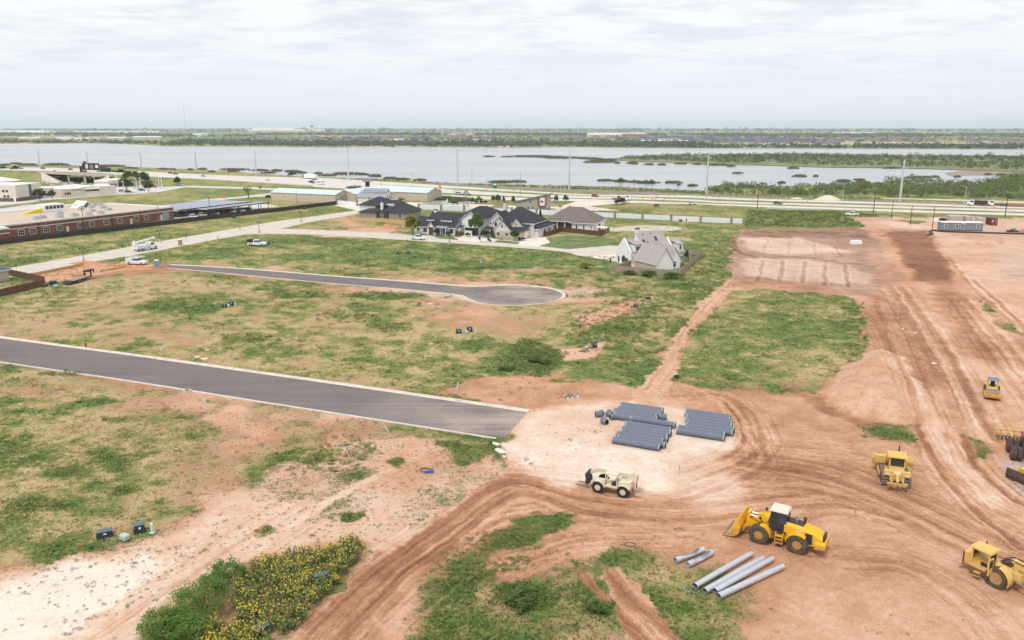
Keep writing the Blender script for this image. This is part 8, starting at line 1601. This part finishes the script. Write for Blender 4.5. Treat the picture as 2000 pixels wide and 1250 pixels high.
RB = [(10,322.3,12,1.2),(32,319.8,13,1),(55,322,20,1.6),(110,321.6,26,2.0),(216,324.6,28,1.9),(256,328.8,14,.8),(320,330.8,10,1),(338,331.2,6,.6),(372,331.6,6,.6),(395,330.7,10,.9),(414,335.8,7,.7),(458,331.6,28,1.6),(455,335.2,12,.9),(508,333.2,18,1.3),(540,333.8,12,1.3),(525,338,16,1),(572,335.5,16,2.2),(590,338.3,9,1),(622,339.2,8,.8),(640,343,20,1.1),(680,339.8,32,2.0),(706,341.2,14,1),(733,344.2,12,2.0),(762,348.8,14,1),(785,350.8,16,.9),(820,352.5,12,1),(980,356.5,26,1.6),(1010,355.5,20,1.2),(1183,353.4,18,1.1),(1212,354.8,14,1.6),(1238,356,14,1.3),(1264,357.7,21,1.5),(1316,357.5,16,1.3),(1306,357.2,5,1),(1352,363.5,9,1.1),(1440,338.8,11,.9),(1549,328.8,11,1.6),(1562,344.5,14,1.8),(1593,344.8,4,.7),(1527,357.9,7,.9),(1647,354.5,13,2.2),(1678,352,10,1),(1685,357,12,2),(1743,328.8,20,1.2),(1795,347,26,1.5),(1826,346,8,1),(1869,346,6,.9),(1885,355,4,1.4),(1930,341.5,8,1),(1956,342,11,1.2),(955,306.2,12,.8),(1040,306,60,1.8),(1100,308.5,45,1.8),(1150,310,24,1.4),(1180,313.5,26,2.6),(1170,317,34,1.3),(1236,319.3,11,2.0),(1205,318.9,5,.8),(1268,321.8,9,.8),(1293,322.2,8,1),(1330,320.5,12,.8),(1362,321.3,8,.7),(1400,322.8,22,1.0),(1427,325.3,8,.8)]
ORDN = ['first','second','third','fourth','fifth','sixth','seventh','eighth','ninth','tenth','eleventh','twelfth','thirteenth','fourteenth','fifteenth','sixteenth','seventeenth','eighteenth','nineteenth','twentieth']
RB.sort(); _gap = lambda x: sum(x > q[0] for q in TP)
def reed_label(i):
    g = _gap(RB[i][0]); k = sum(1 for r in RB[:i] if _gap(r[0]) == g)
    w = 'left of the leftmost pole' if g == 0 else 'right of the rightmost pole' if g == 10 else 'after the %s lakeside steel pole' % ORDN[g - 1]
    return 'brown reed islet in the lake, %s one %s' % (ORDN[k],w)
for i,(x,y,rx,ry) in enumerate(RB):
    far_ = y < 326 and x > 900; reeds('reed_islet',reed_label(i),x,y,rx,ry,2.2 if not far_ else 2.8,reedb if i % 3 else reedm,int(90 + rx * ry * 9),None,'reed islets in the lake')
# right-hand site yard
t = thing('office_trailer','long grey-blue site office trailer with white roof edge','trailer',G(1838,450.5),hd((1838,450.5),(1919,451.8))); W_ = (G(1919,451.8) - G(1838,450.5)).length; sid = mat('blue_grey_siding',(.22,.25,.30),.75,var=.08,scale=3)
MB().box(0,W_,0,4.2,.3,3.2).build('body',sid,t); MB().box(-.2,W_ + .2,-.25,4.4,3.2,3.42).build('roof',trim_w,t); MB().box(.1,W_ - .1,.1,4.1,0,.298).build('skirt',padm,t)
for q in (.1,.37,.5,.88): window(t,'-y',W_ * q,1.3,.9,1.3,0,trim_w,glass,False,1,2)
MB().box(W_ * .47,W_ * .56,-.5,-.02,2.8,3.05).build('door_canopy',trim_w,t)
cbe = mat('beige_container',(.50,.44,.36),.7,var=.08,scale=1); cred = mat('maroon_container',(.20,.045,.05),.7,var=.12,scale=1); cwh = mat('white_container',(.70,.70,.70),.6)
for x0,x1,y,m,lb,q in ((1856,1868,436,cbe,'beige shipping container behind the office trailer, farthest left',1),(1868.5,1880,436,cbe,'beige shipping container, second from left behind the office trailer',1),(1886,1899,437,cbe,'beige shipping container in the middle behind the office trailer',1),(1899.5,1910,437.5,cwh,'white shipping container behind the office trailer',.8),(1911,1923,440,cbe,'beige shipping container at the right end of the office trailer',1),(1935,1947,440.5,cred,'maroon shipping container standing alone',1)):
    A,B = G(x0,y),G(x1,y + .25); rz = math.atan2(B.y - A.y,B.x - A.x); t = thing('shipping_container',lb,'container',A,rz,'shipping containers'); w = 2.44; hgt = 2.95 * q; n = 20; mb = MB(); mb.box(0,w,0,6.05,.1,hgt); mb.build('shell',m,t)
    rb_ = MB().box(-.035,0,0,.12,.25,hgt - .12).mesh('rib',m)
    for k in range(16): part('rib',rb_,t,(0,.3 + k * .36,0)); part('rib',rb_,t,(w + .035,.3 + k * .36,0))
    for k in range(2): MB().box(.08 + k * 1.17,1.2 + k * 1.17,-.05,-.003,.25,hgt - .15).build('door',m,t)
    for k in range(4): MB().cyl((.4 + k * .55,-.08,.25),(.4 + k * .55,-.08,hgt - .2),.025,n=5).build('lock_bar',gal,t)
    MB().box(-.06,w + .06,-.06,6.1,hgt,hgt + .06).build('roof',m,t)
    if m is cred: MB().box(.2,.8,-.075,-.052,1.6,2.1).build('label_plate',trim_w,t); MB().box(1.45,2.2,-.075,-.052,2.0,2.15).build('label_plate',trim_w,t)
mb = MB(); mb.path([G(1812,459,.3),G(1822,456,.3),G(1815,452.5,.3),G(1822,449.5,.3),G(1840,452.0,.3),G(1880,453.2,.3),G(1960,455.5,.3),G(2060,457,.3)],.32,8); tag(mb.build('drain_hose',padm),'black drainage hose curling round the office trailer','hose')
for x,y,lb,m in ((1826,434,'white tank at the left of the office trailer',trim_w),(1834,433,'grey tank left of the office trailer',conc_b),(1841,434,'dark generator left of the containers',blk)): o = MB().box(-1.2,1.2,-.8,.8,.2,1.7,tx=.15,ty=.15).box(-1,1,-.6,.6,0,.2).cyl((0,0,1.7),(0,0,1.9),.3,n=8).build('site_tank',m); o.location = G(x,y); tag(o,lb,'tank')
o = MB().box(-1.9,1.9,-.9,.9,0,1.2,tx=.12,ty=.1).box(-1.6,1.6,-.6,.6,1.2,1.35).build('site_tank',trim_w); o.location = G(1671.5,476.5); tag(o,'lone white tank on the graded earth','tank')
for x,m,lb in ((1977,blk,'dark machine part on the right-hand yard'),(1999,redd,'red implement at the right edge of the yard')): o = MB().box(-2,2,-.8,.8,.1,.7,tx=.3,ty=.2).cyl((-1,0,.7),(1.2,.2,1.2),.2,n=6).build('parked_implement',m); o.location = G(x,453); tag(o,lb,'implement')
o = MB().box(-7,7,-1,1,.4,1.3).box(-7,-6,-.8,.8,0,.4).box(5,6,-.8,.8,0,.4).build('timber_stack',mat('orange_timber',(.40,.20,.09),.8,var=.2)); o.location = G(1992,403); tag(o,'long stack of brown timber behind the truck chassis','timber')
mb = MB()
for k in range(14): mb.box(k * 1.9,k * 1.9 + 1.8,-.3,.3,0,.8,tx=.1,ty=.1)
o = mb.build('concrete_barriers',conc_b); o.location = G(1496,408); o.rotation_euler.z = hd((1496,408),(1610,411)); o['kind'] = 'stuff'; tag(o,'row of pale concrete barriers at the field edge')
# hose and tarp, debris
hosem = mat('brown_hose',(.20,.085,.06),.6); RNG = np.random.default_rng(51)
t = thing('coiled_hose','coil of brown hose lying on the pale earth','hose',G(831,919)); mb = MB(); pts = [Vector((.62 * math.cos(q) * (1 + .1 * math.sin(q * 2)),.5 * math.sin(q),.06 + .03 * q / 3)) for q in np.linspace(0,9.5,34)]; mb.path(pts,.045,6); mb.path([Vector((.62,0,.06)),Vector((.8,.25,.3)),Vector((.9,.4,.45))],.045,6); mb.build('coil',hosem,t)
mb = MB(); n = 9; vs = [(i * .11 - .5 + RNG.normal(0,.03),j * .08 - .3 + RNG.normal(0,.03),abs(RNG.normal(.10,.09))) for j in range(n) for i in range(n + 2)]; mb.add(vs,[(j * (n + 2) + i,j * (n + 2) + i + 1,(j + 1) * (n + 2) + i + 1,(j + 1) * (n + 2) + i) for j in range(n - 1) for i in range(n + 1)]); o = mb.build('blue_tarp',mat('blue_tarp_plastic',(.04,.14,.50),.5),fixn=False); o.location = G(837,923); tag(o,'crumpled blue tarp beside the coiled hose','tarp')
for px,py,w,d,lb in ((968,868,.7,.35,'upper pale concrete slab piece at the street end'),(976,882,1.1,.5,'lower pale concrete slab piece at the street end'),(985,893,.4,.3,'small pale concrete lump by the brown track')):
    rr = random.Random(px); mb = MB(); P = [(math.cos(a) * w * rr.uniform(.7,1.1),math.sin(a) * d * rr.uniform(.7,1.1)) for a in np.linspace(0,6.28,9)[:-1]]; mb.prism(P,0,.16,ax='z'); o = mb.build('concrete_piece',mat('broken_concrete',(.68,.60,.53),.9,var=.1)); o.location = G(px,py); o.rotation_euler.z = -.9; tag(o,lb,'concrete')
t = thing('manhole_ring','pale concrete manhole ring beside the near kerb','manhole',G(366,765)); mb = MB(); mb.tube((0,0,0),(0,0,.25),.62,.42,20); mb.build('ring',conc_b,t); MB().cyl((0,0,.02),(0,0,.16),.41,n=18).build('cover',iron,t)
t = thing('brush_pile','heap of dead branches and pale rubble left of the pipe pad','brush pile',G(1112,775)); rr = random.Random(8); mb = MB()
for k in range(60): a = rr.uniform(0,6.28); d = rr.uniform(0,1.6); p = Vector((math.cos(a) * d,math.sin(a) * d * .7,0)); q = p + Vector((rr.uniform(-.9,.9),rr.uniform(-.7,.7),rr.uniform(.2,1.1))); mb.cyl(p,q,.035,.015,4)
mb.build('branches',mat('dead_wood',(.38,.29,.22),.9,var=.2),t); [MB().box(-.2,.2,-.15,.15,0,.25,tx=.08,ty=.05).build('rubble',MATS['broken_concrete'],t).__setattr__('location',(rr.uniform(-1.4,1.4),rr.uniform(-1,1),0)) for k in range(9)]
t = thing('tyre_ring','old black tyre lying beside the dirt lane','tyre',G(1321,737)); mb = MB(); mb.tube((0,0,0),(0,0,.25),.48,.27,16); mb.build('tyre',tyre,t)
mb = MB(); pts = [Vector((.55 * math.cos(q),.4 * math.sin(q),.05)) for q in np.linspace(0,6.0,16)]; mb.path(pts,.04,5); o = mb.build('wire_hoop',mat('rusty_wire',(.16,.09,.07),.8)); o.location = G(1231,1064); tag(o,'rusty wire hoop left in the rutted grass','wire')
# bleached boards and litter lumps in the fields
for i,(x,y,w) in enumerate(((665,611,.9),(679,611,.7),(840,594,1.4),(858,600,1.2),(806,618,1.0),(842,673,.9),(405,685,1.0),(385,698,1.6),(400,702,1.8),(1822,711,1.6),(1787,651,.9),(1762,643,.8),(1850,880,.6))):
    rr = random.Random(i); mb = MB(); P = [(math.cos(a) * w * .5 * rr.uniform(.6,1.1),math.sin(a) * w * .3 * rr.uniform(.6,1.1)) for a in np.linspace(0,6.28,8)[:-1]]; mb.prism(P,-.03,.18,ax='z'); o = mb.build('pale_rubble',MATS['broken_concrete']); o.location = G(x,y); tag(o,'flat lump of pale rubble lying on the open ground','rubble','pale rubble lumps')
for x,y,lb in ((1286,638,'orange marker stick in the weeds by the dirt lane'),(568,1205,'orange topped stake in the sunflowers'),(647,1152,'pink ribboned stake right of the sunflowers'),(893,849,'yellow marker at the near kerb end'),(1052,553,'yellow marker beyond the turning place'),(226,1032,'pink ribboned stake between the dark cabinets'),(139,1008,'small red stake in the lower left field'),(1669,1011,'thin stake behind the wheel loader'),(1327,925,'thin stake on the pale pad')):
    o = MB().cyl((0,0,0),(0,0,.55),.025,n=6).box(-.04,.04,-.04,.04,.5,.95).build('survey_stake',MATS['orange_marker'] if 'orange' in lb or 'red' in lb else MATS['sign_yellow'] if 'yellow' in lb else MATS['pink_plastic'] if 'pink' in lb else tan_pole); o.location = G(x,y); tag(o,lb,'stake')
for i,(x,y,x2,y2) in enumerate(((303,979,308,958),(391,984,400,996),(147,1077,163,1063),(231,1088,243,1101))):
    A,B = G(x,y),G(x2,y2); d = B - A; n_ = Vector((-d.y,d.x,0)).normalized(); mb = MB(); Pm = [A.lerp(B,q) - A + n_ * (.12 * math.sin(q * 3.14)) + Vector((0,0,.10)) for q in np.linspace(0,1,7)]; mb.path(Pm,.035,5); o = mb.build('survey_string',MATS['orange_marker']); o.location = A; tag(o,'orange painted survey line on the ground round the cabinets, %s' % ['upper right','far right','lower left','lower middle'][i],'survey line')

# ================================================================== FAR SHORE
wood_f = {'near': foliage('thicket_leaves',(.125,.170,.055),.5),'mid': foliage('spit_leaves',(.095,.135,.055),.5),'far': foliage('far_wood_leaves',(.105,.132,.085),.45)}
def woods(name,label,P,n,h0,h1,k,leaf,m,thick=None,z=0.0):
    """many low trees merged into one mass inside a pixel outline"""
    global RNG; Q = GN(P); lo,hi = Q.min(0),Q.max(0); xs,ys = [],[]
    while len(xs) < n:
        x = RNG.uniform(lo[0],hi[0],n * 4); y = RNG.uniform(lo[1],hi[1],n * 4); ok = polydist(Q,x,y) > 0
        if thick: ok &= fbm(x,y,thick[0],thick[1],3) > thick[2]
        xs += list(x[ok]); ys += list(y[ok])
    x,y = np.array(xs[:n]),np.array(ys[:n]); h = RNG.uniform(h0,h1,n) * (1 + .5 * (RNG.uniform(0,1,n) > .94)); w = h * RNG.uniform(.5,.8,n); tr = RNG.uniform(0,1,n)
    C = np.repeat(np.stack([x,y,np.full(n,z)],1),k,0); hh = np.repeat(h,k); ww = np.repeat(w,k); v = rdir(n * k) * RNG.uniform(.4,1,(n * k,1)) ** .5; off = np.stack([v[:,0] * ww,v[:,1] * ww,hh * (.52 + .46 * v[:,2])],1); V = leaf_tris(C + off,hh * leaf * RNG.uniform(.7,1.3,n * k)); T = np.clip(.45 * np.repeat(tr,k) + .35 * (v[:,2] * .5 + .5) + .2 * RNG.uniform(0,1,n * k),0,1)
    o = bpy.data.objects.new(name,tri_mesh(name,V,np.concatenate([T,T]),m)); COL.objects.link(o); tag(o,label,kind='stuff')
RNG = np.random.default_rng(61)
woods('spit_wood','low green wood covering the spit of land in the lake',[(1195,311),(1260,306),(1330,304.5),(1450,303),(1600,303),(1800,306),(2000,307),(2150,308),(2150,335),(2000,334.5),(1900,330.5),(1800,327),(1700,325.5),(1600,324),(1480,321),(1380,319),(1320,315.5),(1250,315)],2600,2.4,4.6,26,.16,wood_f['mid'],(60,5,.36),.45)
woods('shore_thicket','thicket of green shrubs along the near lake shore',[(1380,377),(1392,365),(1450,363),(1520,366),(1640,362),(1700,362),(1762,368),(1850,362),(2000,352),(2150,345),(2150,395),(2000,392),(1900,389),(1800,387),(1700,385),(1600,383),(1500,381)],1500,1.6,4.0,40,.14,wood_f['near'],(26,8,.42))
woods('shore_thicket','second band of green shrubs beyond the flooded shore',[(1718,357),(1765,350),(1830,356),(1900,362),(1960,345),(2010,343),(2150,340),(2150,352),(2000,356),(1900,366),(1800,366),(1740,362)],420,1.8,4.0,36,.14,wood_f['near'])
woods('shore_weeds','green weeds along the lake edge',[(640,349),(760,353),(850,359),(950,361),(1100,365),(1300,371),(1380,375),(1380,380),(1250,373),(1000,365),(850,357.5),(700,352)],700,.6,1.5,14,.2,wood_f['near'])
woods('shore_weeds','weeds on the verge between the dark lane and the path',[(1000,363.5),(1120,366),(1380,376),(1500,382),(1720,388),(1720,391),(1500,385.5),(1340,378.5),(1120,371),(1000,365.5)],500,.5,1.5,14,.2,wood_f['near'])
far_w = [([(310,284),(350,277),(500,276),(640,279),(800,279),(1000,280),(1060,281),(1060,286),(1000,287.5),(800,286),(640,286.5),(500,285),(330,285)],2200,5,10),([(1060,281),(1170,280),(1300,281),(1400,284),(1400,288.5),(1180,287),(1080,286)],900,5,9),([(1400,286),(1600,285),(1800,285),(2150,286),(2150,291),(1800,290),(1600,289),(1400,289)],1100,4,8),
         ([(-200,262),(0,262),(150,262),(300,264),(500,266),(500,270),(300,268),(0,267),(-200,266)],1300,8,14),([(1300,262),(1600,262),(2150,262),(2150,270),(1700,270),(1400,269)],2200,7,12),([(500,262),(900,262),(1300,263),(1300,266),(900,265.5),(500,265)],1500,8,14),([(-300,252.5),(2300,252.5),(2300,259),(-300,259)],5200,16,30),([(-200,277),(0,276),(200,277),(320,280),(310,282),(190,280),(0,280.5),(-200,281)],500,5,9),([(500,270),(1000,271),(1300,272),(1900,274),(2150,278),(2150,281),(1700,279),(1300,278),(900,276),(500,274)],550,5,9)]
for i,(P,n,a,b) in enumerate(far_w): woods('far_wood',['far wooded bank straight across the lake','far wooded bank right of the lake centre','low trees on the far right bank','dark tree belt behind the town at left','dark tree belt behind the houses at right','hazy tree belt beyond the central town','hazy woods towards the horizon','trees behind the sandy shore at left','trees between the far houses'][i],P,n,a,b,9,.32,wood_f['far'],(260,3 + i,.40) if i in (3,4,5,6,8) else (90,i,.33))
# far houses and sheds
def small_house(w,d,h,rh,wm,rm):
    mb = MB(); mb.box(-w / 2,w / 2,-d / 2,d / 2,0,h,0); o = .4; mb.add([(-w / 2 - o,-d / 2 - o,h),(w / 2 + o,-d / 2 - o,h),(w / 2 + o,d / 2 + o,h),(-w / 2 - o,d / 2 + o,h),(-w / 4,0,h + rh),(w / 4,0,h + rh)],[(0,1,5,4),(1,2,5),(2,3,4,5),(3,0,4),(3,2,1,0)],1); mb.box(w * .1,w * .35,-d / 2 - .05,-d / 2 - .01,.2,2.3,2); mb.box(-w * .35,-w * .15,-d / 2 - .05,-d / 2 - .01,1,2.2,2); return mb.mesh('far_house',[wm,rm,glass])
fb = mat('far_brick',(.45,.33,.27),.9); ft = mat('far_tan',(.64,.56,.47),.9); fr1 = mat('far_grey_roof',(.15,.15,.17),.9); fr2 = mat('far_brown_roof',(.20,.145,.125),.9); fr3 = mat('far_blue_roof',(.10,.11,.15),.9)
HM = [small_house(18,13,3.2,4.2,fb,fr1),small_house(20,14,3.2,4.5,ft,fr2),small_house(17,14,3.4,4.8,fb,fr3),small_house(16,12,3.0,4.0,white_wall,fr1),small_house(22,13,3.2,4.0,ft,fr3)]
RNG = np.random.default_rng(71); rnd = random.Random(9)
for P,n,ms,lb,gp_n in (([(1260,268),(1500,272),(1640,276),(1640,283),(1480,281),(1300,276),(1240,272)],105,(0,2,2,4),'dark-roofed house in the dense estate beyond the lake','far estate right of centre'),([(640,270),(860,269),(1240,268),(1240,273),(900,275),(640,277)],90,(0,1,1,2,3),'small house in the town straight across the lake','far town houses'),([(500,268),(640,268),(640,276),(430,276)],30,(1,1,3,0),'small house among trees left of the far town centre','far houses left of centre'),([(1640,272),(1900,274),(2030,275),(2030,280),(1800,279),(1640,277)],40,(1,0,1,3),'house among trees on the far right shore','far houses at right')):
    Q = GN(P); lo,hi = Q.min(0),Q.max(0); placed = []
    while len(placed) < n:
        x,y = RNG.uniform(lo[0],hi[0]),RNG.uniform(lo[1],hi[1])
        if polydist(Q,np.array([x]),np.array([y]))[0] > 0 and all((x - a) ** 2 + (y - b) ** 2 > 26 ** 2 for a,b in placed): placed.append((x,y))
    for x,y in placed: o = bpy.data.objects.new('far_house',HM[rnd.choice(ms)]); COL.objects.link(o); o.location = (x,y,0); o.rotation_euler.z = rnd.choice((0,1.57)) + rnd.uniform(-.2,.2) + .3; s = rnd.uniform(1.1,1.5); o.scale = (s,s,s); tag(o,lb,'house',gp_n)
def shed(px,py,w,d,h,m,lb,name='far_building',roof=None):
    t = thing(name,lb,'building',G(px,py),rnd.uniform(-.2,.2),'far large buildings'); MB().box(-w / 2,w / 2,-d / 2,d / 2,0,h).build('wall',m,t); MB().prism([(-d / 2 - .4,h),(d / 2 + .4,h),(0,h + d * .06)],-w / 2 - .4,w / 2 + .4,ax='x').build('roof',roof or trim_w,t)
for a in ((40,260.5,420,60,16,trim_w,'long white sheds near the horizon at far left'),(70,261,260,50,12,trim_w,'second line of long white sheds at far left'),(230,260.5,560,60,12,ft,'long pale industrial hall near the horizon'),(560,258.5,620,90,18,ft,'white cluster of aircraft hangars near the horizon'),(535,257.5,380,80,30,trim_w,'tall white hangar near the horizon'),(1205,267.2,260,50,14,mat('far_red_brick',(.40,.20,.15),.9),'large reddish school beyond the far town'),(1180,267.6,150,40,11,ft,'pale wing left of the reddish school'),(1295,276,90,30,9,ft,'cream school building in the far estate','far_building',fr1),(1297,278.8,130,26,5,MATS['far_red_brick'],'low red school front in the far estate'),(1270,277,40,26,8,mat('far_blue_wall',(.30,.36,.46),.9),'blue-grey school wing in the far estate','far_building',fr3),(780,275.5,30,20,6,trim_w,'white shed in the meadow across the lake'),(960,278,26,16,5,trim_w,'white house on the far bank'),(1022,279,22,14,5,trim_w,'small white house in the far trees'),(60,274.5,60,30,8,ft,'tan warehouse behind the sandy shore, left'),(128,273.5,50,30,8,trim_w,'white warehouse behind the sandy shore'),(160,275,60,30,7,ft,'tan warehouse left of the storage tank'),(230,274,60,30,8,mat('far_grey_wall',(.50,.50,.52),.9),'grey industrial building right of the storage tank'),(290,272,90,40,8,ft,'tan industrial building at left'),(393,268,60,30,14,trim_w,'white building right of the far mast'),(1665,261,260,40,8,trim_w,'pale field buildings at far right'),(890,263.8,180,30,8,trim_w,'pale sheds beyond the far town')): shed(*a)
t = thing('storage_tank','round pale storage tank behind the sandy shore','tank',G(191,277.5)); MB().cyl((0,0,0),(0,0,11),11.5,n=24).build('shell',cream_wall,t,smooth=True); MB().cyl((0,0,11),(0,0,12.2),11.5,2,24).build('roof',cream_wall,t)
t = thing('radio_mast','very thin tall radio mast above the far town','mast',G(364.5,271)); mb = MB(); mb.cyl((0,0,0),(0,0,130),.55,.4,4); mb.build('lattice',mat('mast_grey',(.42,.40,.40),.7),t)
t = thing('control_tower','white airfield tower with red cap near the horizon','tower',G(609.5,258)); MB().cyl((0,0,0),(0,0,46),9,7,10).build('shaft',trim_w,t); MB().cyl((0,0,46),(0,0,58),12,14,10).build('cabin',MATS['red_metal'],t)
# bare shore strips
sandm = mat('shore_sand',(.62,.50,.37),.95,var=.08,scale=.02)
sheet('sand_shore',[(-300,284.5),(0,283.6),(190,282),(300,284.5),(190,280.2),(0,281.6),(-300,282.5)],.06,sandm,'thin sandy shore across the lake at left',2)
sheet('bare_field',[(1480,280.5),(1680,277.5),(1900,280),(1900,283),(1640,284.5),(1500,284)],.5,mat('far_bare_field',(.46,.36,.25),.95,var=.15,scale=.01),'bare tan field on the far right bank',2); sheet('bare_field',[(640,275.5),(1000,276.5),(1000,278),(700,278)],.5,MATS['far_bare_field'],'tan meadow before the far town',2); sheet('bare_field',[(1300,278.5),(1460,281),(1460,284),(1380,286),(1180,282)],.5,mat('far_meadow',(.33,.33,.15),.95,var=.2,scale=.01),'olive meadow below the far school',2)
sheet('mud_flat',[(1845,338),(1880,333.5),(1930,334.5),(1990,337),(1960,344),(1900,343),(1860,344.5)],.08,mat('brown_mud',(.30,.235,.19),.9,var=.2,scale=.05),'brown mud flat at the right end of the lake',3)

# ================================================================== HAZE
hb = MB(); hb.box(-25500,25500,-25500,25500,-1.0,170)
hm = bpy.data.materials.new('thin_haze'); hm.use_nodes = True; t = hm.node_tree; t.nodes.remove(t.nodes['Principled BSDF'])
pv = t.nodes.new('ShaderNodeVolumePrincipled'); pv.inputs['Color'].default_value = (.76,.88,1,1); pv.inputs['Density'].default_value = 0.000065
pv.inputs['Anisotropy'].default_value = 0.0
t.links.new(pv.outputs[0],t.nodes['Material Output'].inputs['Volume'])
haze = hb.build('haze',hm); tag(haze,'thin pale air over the whole plain',kind='stuff')
